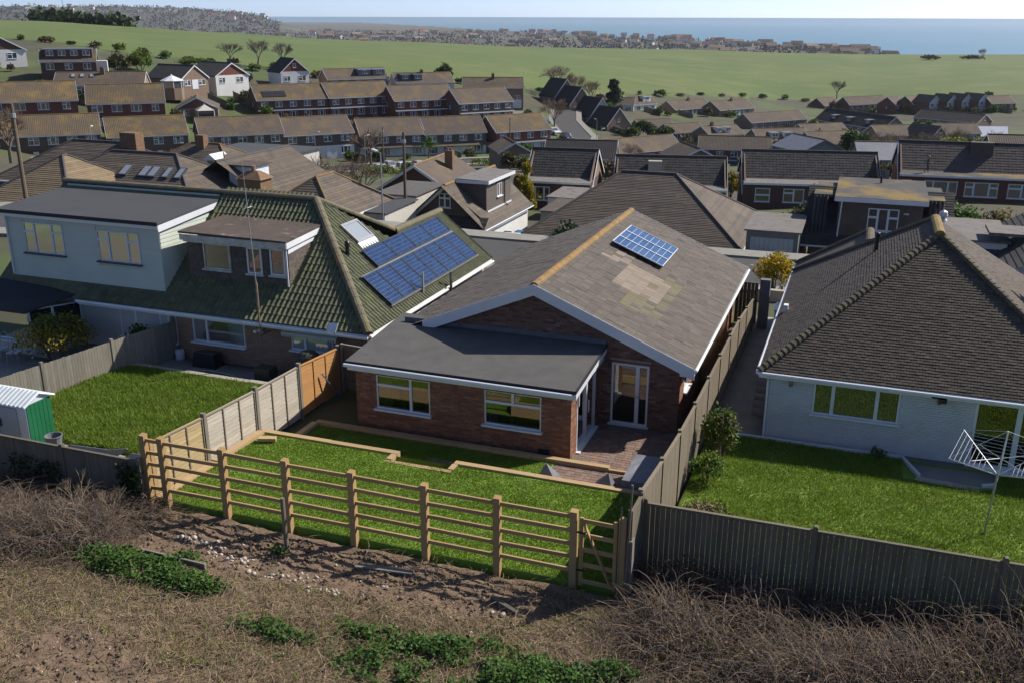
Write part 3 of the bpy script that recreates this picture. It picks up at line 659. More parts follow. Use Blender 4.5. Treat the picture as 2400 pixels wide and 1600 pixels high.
# main gable wall
GX0, GX1, GY, GYB = -6.72, 2.52, 3.09, 15.6
RXc, RZ, EZ, EXR, EXL, VY0, VY1 = -2.1, 4.3, 2.19, 2.96, -7.16, 2.84, 15.8
slope = (RZ-EZ)/(EXR-RXc)
def roof_z(x): return RZ-abs(x-RXc)*slope
DO = (.40, 1.57, 0, 2.04)
mb = MB(); wall_grid(mb, (GX0,GY,-.2), X_, -Y_, GX1-GX0, 2.3, [(DO[0]-GX0,DO[1]-GX0,.2,2.24)], .12)
mb.prism([(GX0,GY,2.1),(GX1,GY,2.1),(GX1,GY,roof_z(GX1)-.1),(RXc,GY,RZ-.1),(GX0,GY,roof_z(GX0)-.1)], (0,.12,0)); mb.build('wall', 'mortar_grey', B)
bricks(B, (GX0,GY,-.05), X_, -Y_, GX1-GX0, 4.3, [(DO[0]-GX0,DO[1]-GX0,-.1,2.1),(0,0.0-GX0+.01,-.1,2.58)], 'brick_mixed', 65, top=lambda a: roof_z(a+GX0)-.02, order=lambda b: -b[0])
mb = MB(); mb.box(.35,1.62,3.05,3.085,2.12,2.19); mb.build('lintel', 'mortar_pink', B)
f = win(B, (DO[0],GY-.01,.03), X_, -Y_, 1.17, 2.0, [(0,.70,0,1),(.70,1,0,1)], t=.085, dep=.09, name='garden_door', sill_d=.10)
MB().bar((1.15,GY-.08,1.0),(1.26,GY-.08,1.0),.025).build('handle', 'grey_metal', f)
room(B, -.2, 2.3, 3.25, 7.2, .0, 2.3)
# side wall facing the sun, with windows
SW = [(.75,1.55,1.05,1.95),(4.2,5.0,.3,1.95)]
mb = MB(); wall_grid(mb, (GX1,GY,-.2), Y_, X_, GYB-GY, 2.4, [(a,b,c+.2,d+.2) for a,b,c,d in SW], .12); mb.build('wall', 'mortar', B)
bricks(B, (GX1,GY,-.05), Y_, X_, GYB-GY, 2.15, SW, 'brick', 0)
for a,b,c,d in SW: win(B, (GX1,GY+a,c), Y_, X_, b-a, d-c, C1, glass='glass_dark')
mb = MB(); mb.box(GX0,GX0+.12,GY,GYB,-.3,2.3); mb.prism([(GX0,GYB,-.3),(GX1,GYB,-.3),(GX1,GYB,roof_z(GX1)-.1),(RXc,GYB,RZ-.1),(GX0,GYB,roof_z(GX0)-.1)], (0,-.12,0)); mb.build('wall', 'brick', B)
# roof: two slopes of flat interlocking slabs
sl_len = math.hypot(EXR-RXc, RZ-EZ); sR = V((RXc-EXR,0,RZ-EZ)).normalized(); sL = V((RXc-EXL,0,RZ-EZ)).normalized()
TW, TG = .30, .345
pale = set()
PAT = {(4,9):1,(4,10):1,(5,8):1,(5,9):1,(6,8):1,(5,6):1,(7,4):1,(7,5):0}
def spec_tile(a, b):
    y = VY0+a; row = int(b/TG); c = int((y-VY0)/TW)
    x = EXR-(b*(EXR-RXc)/sl_len)
    k = math.sin(c*12.99+row*78.2)*43758.5; k -= math.floor(k)
    if 8.6 < y < 10.9 and -1.35 < x < -.5 and k > .35 and not (y > 9.9 and x < -1.0): return 'slab_pale'
    if 6.3 < y < 9.2 and -.5 < x < .95 and (y-6.3) > (x+.5)*.1: return 'slab_pale' if k > .18 or x < .5 else 'slab_mossy'
    if 5.2 < y < 9.6 and .85 < x < 1.35: return 'slab_mossy' if k > .3 else None
    if 5.0 < y < 7.0 and .2 < x < .9 and k > .45: return 'slab_mossy'
    return None
tile_roof(B, (EXR,VY0,EZ), Y_, sR, VY1-VY0, sl_len, TW, TG, FLAT, 'slab_tile', nparts=280, score=lambda a,b: -a-.3*b, lip=.022, jit=.010, special=spec_tile)
tile_roof(B, (EXL,VY1,EZ), -Y_, sL, VY1-VY0, sl_len, TW, TG, FLAT, 'slab_tile', planes=[((0,VY0+.0,0),(0,-1,0))], lip=.024, jit=.012)
ridge_caps(B, (RXc,VY0+.02,RZ-.03), (RXc,VY1,RZ-.03), .14, .45, 'ridge_lichen')
# barge boards, box end
def barge(y0, y1, name='bargeboard'):
    for xa, xb in ((RXc,EXR+.02),(RXc,-5.9)):
        za, zb = RZ-abs(xa-RXc)*slope, RZ-abs(xb-RXc)*slope
        MB().hexa([(xa,y0,za-.33),(xb,y0,zb-.33),(xb,y1,zb-.33),(xa,y1,za-.33),(xa,y0,za+.012),(xb,y0,zb+.012),(xb,y1,zb+.012),(xa,y1,za+.012)]).build(name, 'upvc', B)
        MB().hexa([(xa,y0-.018,za-.12),(xb,y0-.018,zb-.12),(xb,y0-.001,zb-.12),(xa,y0-.001,za-.12),(xa,y0-.018,za+.035),(xb,y0-.018,zb+.035),(xb,y0-.001,zb+.035),(xa,y0-.001,za+.035)]).build('verge_trim', 'upvc', B)
barge(VY0-.03, VY0-.002); barge(VY1+.002, VY1+.03)
mb = MB(); mb.hexa([(GX1+.02,VY0,1.93),(EXR,VY0,1.93),(EXR,GY-.02,1.93),(GX1+.02,GY-.02,1.93),(GX1+.02,VY0,2.3),(EXR,VY0,2.1),(EXR,GY-.02,2.1),(GX1+.02,GY-.02,2.3)]); mb.build('box_end', 'upvc', B)
mb = MB(); mb.box(EXR-.045,EXR-.02,VY0,VY1,EZ-.2,EZ-.01); mb.build('fascia', 'upvc', B); mb = MB(); mb.box(GX1+.01,EXR-.05,GY,VY1,EZ-.2,EZ-.185); mb.build('soffit', 'upvc', B)
gutter(B, (EXR+.05,VY0,EZ-.05), (EXR+.05,VY1,EZ-.09), .055, 'white_paint')
gutter(B, (EXL-.05,3.8,EZ-.05), (EXL-.05,VY1,EZ-.09), .055, 'white_paint')
# panel on the sunny slope
def slope_pt(O, u, s, n, a, b, h): return V(O)+V(u)*a+V(s)*b+V(n)*h
nR = V((slope,0,1)).normalized()
def solar_panel(name, label, O, u, s, n, a0, a1, b0, b1, h, nc, nr, mat, frame='upvc', group=None, busbars=0, line='upvc'):
    O = V(O); u = V(u); s = V(s); n = V(n); o = O+u*a0+s*b0+n*h
    t = thing(name, label, 'solar panel', o, 0, group); w_, l_ = a1-a0, b1-b0; k = .025
    fb = MB()
    for (x0,x1,y0,y1) in ((0,w_,0,k),(0,w_,l_-k,l_),(0,k,k,l_-k),(w_-k,w_,k,l_-k)):
        fb.hexa([o+u*x0+s*y0, o+u*x1+s*y0, o+u*x1+s*y1, o+u*x0+s*y1, o+u*x0+s*y0+n*.04, o+u*x1+s*y0+n*.04, o+u*x1+s*y1+n*.04, o+u*x0+s*y1+n*.04])
    fb.build('frame', frame, t)
    MB().face([o+u*k+s*k+n*.02, o+u*(w_-k)+s*k+n*.02, o+u*(w_-k)+s*(l_-k)+n*.02, o+u*k+s*(l_-k)+n*.02]).build('backsheet', line, t)
    cw, cl = (w_-2*k)/nc, (l_-2*k)/nr; g_ = .006
    cm = MB(); oo = V((0,0,0)); cm.face([u*g_+s*g_, u*(cw-g_)+s*g_, u*(cw-g_)+s*(cl-g_), u*g_+s*(cl-g_)]); me = cm.mesh('cell', mat)
    for i in range(nc):
        for j in range(nr):
            extra = busbars*(j//(nr//3)) if busbars else 0
            inst(me, 'cell', t, o+u*(k+i*cw)+s*(k+j*cl)+n*.024-t.location)
    return t
pO = V((EXR,VY0,EZ))
P = solar_panel('solar_panel', 'pale blue single panel with white frame tilted on the brick bungalow roof', pO, Y_, sR, nR, 10.0-2.84, 10.0-2.84+3.0, 2.75, 4.85, .16, 3, 8, 'solar_cell_pale', line='upvc')
m_ = MB()
for a in (.25, 2.7):
    for b in (.1, 1.9):
        p = pO+Y_*(7.16+a)+sR*(2.75+b)+nR*.03; m_.bar(p, p+nR*.13, .06)
m_.build('bracket', 'black_plastic', P)
m_ = MB()
for a in (1.0, 2.0): m_.hexa([pO+Y_*(7.16+a-.03)+sR*2.77+nR*.19, pO+Y_*(7.16+a+.03)+sR*2.77+nR*.19, pO+Y_*(7.16+a+.03)+sR*4.83+nR*.19, pO+Y_*(7.16+a-.03)+sR*4.83+nR*.19, pO+Y_*(7.16+a-.03)+sR*2.77+nR*.205, pO+Y_*(7.16+a+.03)+sR*2.77+nR*.205, pO+Y_*(7.16+a+.03)+sR*4.83+nR*.205, pO+Y_*(7.16+a-.03)+sR*4.83+nR*.205])
m_.build('divider', 'upvc', P)
# dead climber stems against the sunny side wall are built with the plants

# ------------------------------------------------------------------ the clad house on the left
H = thing('clad_house', 'bungalow with mossy pantiled hip roof, grey green clad upper storey and brown tiled dormer', 'house', (-14,3.5,0))
LE, LY, LZ = -8.0, 3.0, 1.95           # eave corner
PT = .8                                # slope
RYm, RZm, RXr, RXl = 7.45, 5.51, -12.45, -24.6
cs = math.hypot(1, PT); sF = V((0,1,PT))/cs; nF = V((0,-PT,1))/cs; sX = V((-1,0,PT))/cs; nX = V((PT,0,1))/cs
# walls
WL = [(-15.58,-13.33,.72,1.84),(-11.37,-9.69,.9,1.72)]
x0 = -16.55
mb = MB(); wall_grid(mb, (x0,3.5,-.3), X_, -Y_, -8.35-x0, 2.35, [(a-x0,b-x0,c+.3,d+.3) for a,b,c,d in WL], .12); mb.build('wall', 'mortar_pink', H)
bricks(H, (x0,3.5,-.1), X_, -Y_, -8.35-x0, 2.1, [(a-x0,b-x0,c+.05,d+.12) for a,b,c,d in WL], 'brick_pink', 60, order=lambda b: abs(b[0]-3)+abs(b[2]-.7))
mb = MB(); mb.box(-24.4,x0-.001,3.5,3.62,-.3,2.05); mb.build('wall', 'render_pale', H)
mb = MB(); mb.box(-8.47,-8.35,3.621,14.4,-.3,1.95); mb.box(-24.4,-24.28,3.621,12,-.3,2.2); mb.box(-24.2,-8.5,14.28,14.4,-.6,2); mb.build('wall', 'render_pale', H)
win(H, (-15.58,3.5,.72), X_, -Y_, 2.25, 1.12, cols(0,.27,1), glass='glass_blind', proud=.02)
win(H, (-11.37,3.5,.9), X_, -Y_, 1.68, .82, cols(0,.33,1), glass='glass_blind', proud=.02)
win(H, (-18.9,3.5,.55), X_, -Y_, 2.6, 1.3, cols(0,.28,.72,1), glass='glass_dark', proud=.02)
# awning over the small window
mb = MB(); mb.hexa([(-11.5,3.05,1.62),(-9.3,3.05,1.62),(-9.3,3.45,1.80),(-11.5,3.45,1.80),(-11.5,3.05,1.64),(-9.3,3.05,1.64),(-9.3,3.45,1.82),(-11.5,3.45,1.82)]); 
for i in range(22): mb.prism([(-11.5+i*.1,3.05,1.62),(-11.4+i*.1,3.05,1.62),(-11.43+i*.1,3.05,1.50),(-11.45+i*.1,3.05,1.48),(-11.47+i*.1,3.05,1.50)], (0,-.012,0))
mb.build('awning', 'render_pale', H)
# roof planes
hipF = (V((LE,LY,LZ)), V((1,1,0)).normalized())         # front slope ends at the hip (keep -x side)
hipX = (V((LE,LY,LZ)), V((-1,-1,0)).normalized())
SF = (RYm-LY)*cs
a_of = lambda x: x-(RXl)
holesF = [(-24.6-RXl,-16.70-RXl,.55*1.28,9), (-16.15-RXl,-11.7-RXl,(4.22-LY)*cs-.02,(6.45-LY)*cs), (-24.6-RXl,-20.4-RXl,-1,1)]
tile_roof(H, (RXl,LY,LZ), X_, sF, LE-RXl, SF, .2, .33, ROMAN, 'roman_tile', planes=[hipF], holes=holesF, nparts=150, score=lambda a,b: a-.7*b, lip=.03, jit=.006)
SX = (LE-RXr)*cs
# sunny slope: hip end plus the wing behind it
wingR = (-10.48, 3.93)
cut1 = (V((RXr,RYm,RZm)), V((-1,1,0)).normalized())     # back hip of the main roof
backY = 14.5
tile_roof(H, (LE,LY,LZ), Y_, sX, 2*(RYm-LY)-1.9, SX, .2, .33, ROMAN, 'roman_tile', planes=[hipX, (V((RXr,RYm,RZm)), V((-.62,.78,0)))], nparts=120, score=lambda a,b: -a, lip=.03, jit=.006)
tile_roof(H, (LE,LY+2*(RYm-LY)-1.9,LZ), Y_, sX, backY-(LY+2*(RYm-LY)-1.9), (LE-wingR[0])*cs, .2, .33, ROMAN, 'roman_tile', lip=.03, jit=.006)
# hidden sides of the roof, plain
mb = MB(); mb.face([(RXl,RYm,RZm),(RXr,RYm,RZm),(-10.4,10.1,3.9),(-14,11.9,1.95),(RXl,11.9,1.95)]); mb.face([(wingR[0],10.0,wingR[1]),(wingR[0],backY,wingR[1]),(-13,backY,1.95),(-13,10.0,1.95)])
mb.face([(-13,backY,1.95),(wingR[0],backY,wingR[1]),(LE,backY,1.95)]); mb.build('rear_slope', 'roman_tile', H)
ridge_caps(H, (-16.7,RYm,RZm), (RXr,RYm,RZm), .15, .45, 'roman_ridge'); ridge_caps(H, (RXl,RYm,RZm), (-16.7,RYm,RZm), .15, .45, 'roman_ridge')
ridge_caps(H, (LE,LY,LZ+.03), (RXr,RYm,RZm), .15, .42, 'roman_ridge', flare=.012)
ridge_caps(H, (-10.5,10.05,wingR[1]), (RXr,RYm,RZm), .14, .42, 'roman_ridge'); ridge_caps(H, (wingR[0],10.0,wingR[1]), (wingR[0],backY,wingR[1]), .15, .45, 'roman_ridge')
# eaves
gutter(H, (-20.4,LY-.06,LZ-.06), (LE,LY-.06,LZ-.10), .055, 'white_paint'); gutter(H, (LE+.06,LY,LZ-.08), (LE+.06,backY,LZ-.12), .055, 'white_paint')
mb = MB(); mb.box(-20.4,LE-.02,LY+.01,LY+.035,LZ-.2,LZ-.02); mb.box(LE-.03,LE-.01,LY+.04,backY,LZ-.2,LZ-.02); mb.build('fascia', 'white_paint', H)
mb = MB(); mb.box(-20.4,LE-.05,LY+.04,3.49,LZ-.2,LZ-.185); mb.build('soffit', 'white_paint', H)
pipe(H, [(-16.55,3.0,LZ-.1),(-16.55,3.38,LZ-.35),(-16.55,3.42,0)], .038, 'white_paint')
# clad upper storey: a box dormer with overlapping boards
gY, gX0, gX1, gz0, gz1 = 3.62, -24.0, -16.75, 2.45, 4.86
GW = [(-23.15,-21.25,3.42,4.6),(-19.62,-17.69,3.38,4.54)]
U = MB(); wall_grid(U, (gX0,gY+.03,gz0-.2), X_, -Y_, gX1-gX0, gz1-gz0+.3, [(a-gX0,b-gX0,c-gz0+.2,d-gz0+.2) for a,b,c,d in GW], .1)
U.prism([(gX1-.01,gY+.13,gz0-.2),(gX1-.01,7.35,5.2),(gX1-.01,7.35,5.2),(gX1-.01,gY+.13,gz1+.08)], (-.1,0,0)); U.build('upper_wall', 'sage_clad', H)
bh = .15; nb = int((gz1-gz0)/bh)+1
bd = {}
for i in range(nb):
    z = gz0+i*bh
    segs = [(gX0,gX1)]
    for a,b,c,d in GW:
        if z+bh > c-.06 and z < d+.02:
            segs = [s for q0,q1 in segs for s in ((q0,min(q1,a-.03)),(max(q0,b+.03),q1)) if s[1]-s[0] > .03]
    for q0,q1 in segs:
        MB().hexa([(q0,gY-.018,z),(q1,gY-.018,z),(q1,gY+.028,z),(q0,gY+.028,z),(q0,gY+.012,z+bh+.01),(q1,gY+.012,z+bh+.01),(q1,gY+.028,z+bh+.01),(q0,gY+.028,z+bh+.01)]).build('cladding_board', 'sage_clad', H)
    ys = gY+.02; ye = min(LY+(z+.02-LZ)/PT, 7.3)
    if ye > ys+.1:
        MB().hexa([(gX1-.008,ys,z),(gX1+.022,ys,z),(gX1+.022,ye,z),(gX1-.008,ye,z),(gX1-.008,ys,z+bh+.01),(gX1+.006,ys,z+bh+.01),(gX1+.006,ye+.12,z+bh+.01),(gX1-.008,ye+.12,z+bh+.01)]).build('cladding_board', 'sage_clad', H)
TRI = [(0,.27,.70,1),(0,.27,0,.70),(.27,.72,0,1),(.72,1,.70,1),(.72,1,0,.70)]
for a,b,c,d in GW: win(H, (a,gY,c), X_, -Y_, b-a, d-c, TRI, glass='glass_dark', sill='dark_sill', sill_d=.12, proud=.02)
mb = MB(); mb.hexa([(gX0-.35,gY-.2,4.98),(gX1+.12,gY-.2,4.95),(gX1+.12,7.25,5.22),(gX0-.5,7.4,5.22),(gX0-.35,gY-.2,5.05),(gX1+.12,gY-.2,5.02),(gX1+.12,7.25,5.30),(gX0-.5,7.4,5.30)]); mb.build('flat_roof', 'felt_slate', H)
mb = MB(); mb.box(gX0-.33,gX1+.1,gY-.175,gY-.15,4.80,4.945); mb.build('fascia', 'white_paint', H)
mb = MB(); mb.hexa([(gX1+.09,gY-.15,4.70),(gX1+.115,gY-.15,4.70),(gX1+.115,7.2,5.0),(gX1+.09,7.2,5.0),(gX1+.09,gY-.15,4.945),(gX1+.115,gY-.15,4.945),(gX1+.115,7.2,5.215),(gX1+.09,7.2,5.215)]); mb.build('bargeboard', 'upvc', H)
mb = MB(); mb.box(gX0-.33,gX1+.135,gY-.215,gY-.2,4.93,5.07); mb.build('felt_edge', 'felt_edge', H)
mb = MB(); mb.box(gX0-.3,gX1+.08,gY-.148,gY-.02,4.80,4.815); mb.build('soffit', 'white_paint', H)
mb = MB(); mb.box(gX0-.3,-16.72,7.27,7.30,5.28,5.44); mb.build('upstand', 'sage_clad', H)
pipe(H, [(gX0+.1,gY-.12,4.85),(gX0+.06,gY-.06,4.6),(gX0+.06,gY-.06,2.5)], .035, 'white_paint')
mb = MB(); mb.hexa([(gX0,gY-.32,gz0-.30),(gX1+.05,gY-.32,gz0-.30),(gX1+.05,gY-.02,gz0-.04),(gX0,gY-.02,gz0-.04),(gX0,gY-.32,gz0-.28),(gX1+.05,gY-.32,gz0-.28),(gX1+.05,gY-.02,gz0-.02),(gX0,gY-.02,gz0-.02)]); mb.build('flashing', 'lead', H)
# brown tile-hung dormer
dY, dX0, dX1, dz1 = 4.22, -16.05, -11.77, 4.40
DW = [(-15.34,-14.19,3.32,4.29),(-13.47,-12.85,3.3,4.27),(-12.50,-11.88,3.32,4.30)]
mb = MB(); mb.box(dX0,dX1,dY+.03,dY+.12,2.6,dz1); mb.prism([(dX1-.012,dY+.03,2.9),(dX1-.012,6.3,4.55),(dX1-.012,dY+.03,4.5)], (-.08,0,0)); mb.build('upper_wall', 'hung_tile', H)
hm = MB()
for r in range(16):
    z = 2.85+r*.1
    c = dX0+(.08 if r % 2 else 0)
    while c < dX1-.05:
        e = min(c+.165, dX1)
        if not any(a-.08 < (c+e)/2 < b+.08 and z+.1 > s-.12 and z < t_+.02 for a,b,s,t_ in DW) and z+.1 < dz1+.02:
            hm.hexa([(c+.003,dY,z),(e-.003,dY,z),(e-.003,dY+.03,z),(c+.003,dY+.03,z),(c+.003,dY+.018,z+.11),(e-.003,dY+.018,z+.11),(e-.003,dY+.03,z+.11),(c+.003,dY+.03,z+.11)])
        c += .165
    y = dY+.03
    while y < LY+(z-LZ)/PT-.02:
        hm.hexa([(dX1-.01,y,z),(dX1+.02,y,z),(dX1+.02,y+.16,z),(dX1-.01,y+.16,z),(dX1-.01,y,z+.11),(dX1+.006,y,z+.11),(dX1+.006,y+.16,z+.11),(dX1-.01,y+.16,z+.11)]); y += .165
o = hm.build('hung_tiles', 'hung_tile', H); o['kind'] = 'stuff'
for i,(a,b,c,d) in enumerate(DW): win(H, (a,dY,c), X_, -Y_, b-a, d-c, C1, fm='old_white_paint' if i == 0 else 'white_paint', t=.085, glass='glass_dark', sill='old_white_paint', sill_d=.08, proud=.03)
mb = MB(); mb.hexa([(dX0-.15,dY-.25,4.62),(dX1+.12,dY-.25,4.58),(dX1+.12,6.52,4.72),(dX0+.05,6.55,4.76),(dX0-.15,dY-.25,4.69),(dX1+.12,dY-.25,4.65),(dX1+.12,6.52,4.79),(dX0+.05,6.55,4.83)]); mb.build('flat_roof', 'felt_old', H)
mb = MB(); mb.box(dX0-.13,dX1+.1,dY-.22,dY-.19,4.36,4.575); mb.build('fascia', 'old_white_paint', H)
mb = MB(); mb.hexa([(dX1+.09,dY-.19,4.36),(dX1+.115,dY-.19,4.36),(dX1+.115,6.3,4.5),(dX1+.09,6.3,4.5),(dX1+.09,dY-.19,4.575),(dX1+.115,dY-.19,4.575),(dX1+.115,6.45,4.715),(dX1+.09,6.45,4.715)]); mb.hexa([(dX1+.022,dY,4.14),(dX1+.04,dY,4.14),(dX1+.04,6.1,4.30),(dX1+.022,6.1,4.30),(dX1+.022,dY,4.33),(dX1+.04,dY,4.33),(dX1+.04,6.3,4.47),(dX1+.022,6.3,4.47)]); mb.build('bargeboard', 'white_paint', H)
mb = MB(); mb.box(dX0,dX1,dY-.19,dY-.005,4.30,4.358); mb.build('soffit', 'old_white_paint', H)
pipe(H, [(dX1-.02,dY-.05,4.4),(dX1-.02,dY-.04,2.95)], .035, 'white_paint')
# roof window
o0 = V((LE,LY,LZ))
def xs_pt(y, x, h=0): return V((x, y, LZ+(LE-x)*PT))+nX*h
ry0, ry1, rxa, rxb = 7.05, 8.3, -10.54, -11.3
f = MB(); k = .09
for (ya,yb,xa,xb) in ((ry0,ry1,rxa,rxa-k),(ry0,ry1,rxb+k,rxb),(ry0,ry0+k,rxa-k,rxb+k),(ry1-k,ry1,rxa-k,rxb+k)):
    f.hexa([xs_pt(ya,xa,.02),xs_pt(yb,xa,.02),xs_pt(yb,xb,.02),xs_pt(ya,xb,.02),xs_pt(ya,xa,.13),xs_pt(yb,xa,.13),xs_pt(yb,xb,.13),xs_pt(ya,xb,.13)])
rw = f.build('roof_window', 'grey_metal', H); MB().face([xs_pt(ry0+k,rxa-k,.10),xs_pt(ry1-k,rxa-k,.10),xs_pt(ry1-k,rxb+k,.10),xs_pt(ry0+k,rxb+k,.10)]).build('pane', 'glass_blind', rw)
MB().hexa([xs_pt(ry0-.05,rxa+.22,.05),xs_pt(ry1+.05,rxa+.22,.05),xs_pt(ry1+.05,rxa,.07),xs_pt(ry0-.05,rxa,.07),xs_pt(ry0-.05,rxa+.22,.06),xs_pt(ry1+.05,rxa+.22,.06),xs_pt(ry1+.05,rxa,.08),xs_pt(ry0-.05,rxa,.08)]).build('flashing', 'galv', rw)
# solar panels
rowsP = [('upper', 4, 6.66, 13.38, 2.0*1.0, -9.58, -10.26, 1, 14), ('lower', 8, 5.28, 13.46, 0, -8.36, -9.5, 3, 14)]
n_ = 0
ordn = ['first','second','third','fourth','fifth','sixth','seventh','eighth']
for nm, k, y0, y1, _, xa, xb, nc, nr in rowsP:
    for i in range(k):
        a0 = y0+(y1-y0)/k*i+.012; a1 = y0+(y1-y0)/k*(i+1)-.012
        b0 = (LE-xa)*cs; b1 = (LE-xb)*cs
        solar_panel('solar_panel', '%s from the near end, %s row of dark blue panels on the mossy roof' % (ordn[i], nm), (LE,LY,LZ), Y_, sX, nX, a0-LY, a1-LY, b0, b1, .12, 10 if k == 4 else 6, 5 if k == 4 else 9, 'solar_cell', frame='black_plastic', group='dark solar panels on the mossy roof', line='blue_plastic')
mb = MB()
for y0_, y1_, xx in ((6.6,13.42,-9.54),(5.24,13.5,-8.33),(5.24,13.5,-9.52)):
    mb.bar(xs_pt(y0_,xx,.13), xs_pt(y1_,xx,.13), .045)
mb.build('panel_rail', 'galv', H)
MB().lathe((-10.33,5.93,3.72),[(.075,0),(.075,.42),(.10,.45),(.10,.6),(.06,.66)],10).build('vent_pipe', 'black_plastic', H)
MB().bar((-8.2,7.76,2.1),(-8.2,7.76,2.95),.09,.05,X_).build('flue', 'galv', H)
MB().tube([(-7.85,9.6,1.3),(-7.85,9.6,2.55)],.06,.06,8).build('flue', 'grey_metal', H)
# chimney peeping over the ridge
ch = MB(); ch.box(-17.2,-16.1,9.2,10.0,3.2,5.75); ch.hexa([(-17.3,9.1,5.75),(-16.0,9.1,5.75),(-16.0,10.1,5.75),(-17.3,10.1,5.75),(-16.9,9.5,6.05),(-16.4,9.5,6.05),(-16.4,9.7,6.05),(-16.9,9.7,6.05)]); ch.build('chimney', 'chimney_brick', H)
MB().lathe((-16.65,9.6,6.0),[(.1,0),(.09,.25)],8).build('chimney_pot', 'rust', H)
# bay / porch at the far left
mb = MB(); mb.hexa([(-24.5,1.6,1.62),(-21.6,1.6,1.62),(-20.5,3.3,2.05),(-24.5,3.3,2.25),(-24.5,1.6,1.70),(-21.6,1.6,1.70),(-20.5,3.3,2.13),(-24.5,3.3,2.33)]); mb.build('porch_roof', 'felt_edge', H)
mb = MB(); mb.box(-24.2,-21.7,1.78,1.9,-.2,.45); mb.hexa([(-21.72,1.8,-.2),(-21.6,1.8,-.2),(-20.7,3.48,-.2),(-20.82,3.48,-.2),(-21.72,1.8,.45),(-21.6,1.8,.45),(-20.7,3.48,.45),(-20.82,3.48,.45)]); mb.build('porch_wall', 'render_pale', H)
win(H, (-24.2,1.82,.45), X_, -Y_, 2.5, 1.2, cols(0,.04,1), glass='glass_dark', name='porch_window')
win(H, (-21.66,1.84,.45), V((.92,1.66,0)), V((1.66,-.92,0)).normalized(), 1.88, 1.25, [(0,.45,0,1),(.45,1,.4,1),(.45,1,0,.4)], glass='glass_dark', name='porch_window', sill=None)
# aerial mast
A = thing('aerial_mast', 'tall thin whip aerial rising from the eave of the clad house', 'aerial', (-12.2,2.85,1.2))
MB().tube([(-12.2,2.85,1.2),(-12.22,2.85,3.5)],.03,.03,7).build('pole', 'rust', A); MB().tube([(-12.22,2.85,3.5),(-12.36,2.86,7.5)],.022,.008,6).build('whip', 'galv', A)
MB().tube([(-12.21,2.85,2.5),(-12.21,2.85,3.4)],.045,.045,7).build('sleeve', 'rust', A); m_ = MB()
for a in (0,1.57,3.14,4.71): m_.tube([(-12.32,2.86,6.0),(-12.32+.3*math.cos(a),2.86+.3*math.sin(a),6.0)],.008,.006,5)
m_.build('radials', 'galv', A); MB().bar((-12.2,2.85,1.5),(-12.2,3.48,1.5),.04).build('bracket', 'grey_metal', A)
D_ = thing('flat_dish', 'small square white dish antenna on the eave corner of the clad house', 'antenna', (-9.25,2.75,1.75))
MB().hexa([(-9.47,2.72,1.96),(-9.10,2.70,2.0),(-9.06,2.86,2.30),(-9.43,2.88,2.26),(-9.47,2.70,1.97),(-9.10,2.68,2.01),(-9.06,2.84,2.31),(-9.43,2.86,2.27)]).build('panel', 'upvc', D_)
MB().tube([(-9.27,2.8,2.1),(-9.25,2.95,1.8)],.02,.02,6).build('arm', 'grey_metal', D_)
L_ = thing('security_camera', 'white twin headed security lamp on the pink brick wall', 'security lamp', (-12.55,3.45,1.5))
MB().box(-12.62,-12.5,3.28,3.44,1.45,1.55).build('body', 'upvc', L_); MB().box(-12.75,-12.64,3.2,3.36,1.42,1.52).build('head', 'upvc', L_); MB().box(-12.48,-12.40,3.2,3.32,1.38,1.46).build('head', 'upvc', L_)

# ------------------------------------------------------------------ the white-walled bungalow on the right
Wh = thing('white_bungalow', 'white painted brick bungalow with dark plain tiled hip roof and bonnet hips', 'house', (9.5,3.65,0))
wx0, wx1, wy, wz = 4.8, 14.2, 3.42, 2.2
ww = (6.38,8.77,.99,2.05); wd = (10.74,13.0,.0,2.05)
mb = MB(); wall_grid(mb, (5.1,3.65,-.3), X_, -Y_, 9.0, 2.45, [(ww[0]-5.1,ww[1]-5.1,ww[2]+.3,ww[3]+.3),(wd[0]-5.1,wd[1]-5.1,.3,2.35)], .12); mb.build('wall', 'white_mortar', Wh)
bricks(Wh, (5.1,3.65,-.05), X_, -Y_, 9.0, 2.2, [(ww[0]-5.1-.02,ww[1]-5.1+.02,ww[2]-.02,ww[3]+.1),(wd[0]-5.1-.02,wd[1]-5.1+.02,-.1,2.15)], 'white_brick', 60, order=lambda b: abs(b[0]-4.8)+abs(b[2]-.7))
mb = MB(); mb.box(5.1,5.22,3.771,17.2,-.3,2.1); mb.box(13.98,14.1,3.771,17.2,-.3,2.1); mb.box(5.221,13.979,17.08,17.2,-.3,2.1); mb.build('wall', 'white_brick', Wh)
win(Wh, (ww[0],3.65,ww[2]), X_, -Y_, ww[1]-ww[0], ww[3]-ww[2], cols(0,.23,.74,1), glass='glass_dark', proud=.0, t=.07, sill='white_paint', sill_d=.1)
f = win(Wh, (wd[0],3.65,.05), X_, -Y_, wd[1]-wd[0], 2.0, cols(0,.5,1), t=.10, name='patio_door', sill='white_paint', sill_d=.12)
MB().box(wd[0]+.02,wd[0]+.06,3.58,3.64,.9,1.15).build('handle', 'upvc', f)
room(Wh, 9.5, 13.8, 3.8, 7.5, .0, 2.2); curtain(Wh, 10.9, 11.15, 3.9, .1, 2.0)
aR = V((9.5, 8.12, 5.72)); aB = V((9.5, 10.75, 5.72)); wr = (aR.z-wz); run = aR.x-wx0
cs2 = math.hypot(run, wr); sWf = V((0, aR.y-wy, wr)).normalized(); sWl = V((run,0,wr)).normalized(); sWr = V((-run,0,wr)).normalized()
nrm = lambda a: V(a).normalized()
hl = (V((wx0,wy,wz)), nrm((-(aR.y-wy), run, 0))); 
TWp, TGp = .168, .1
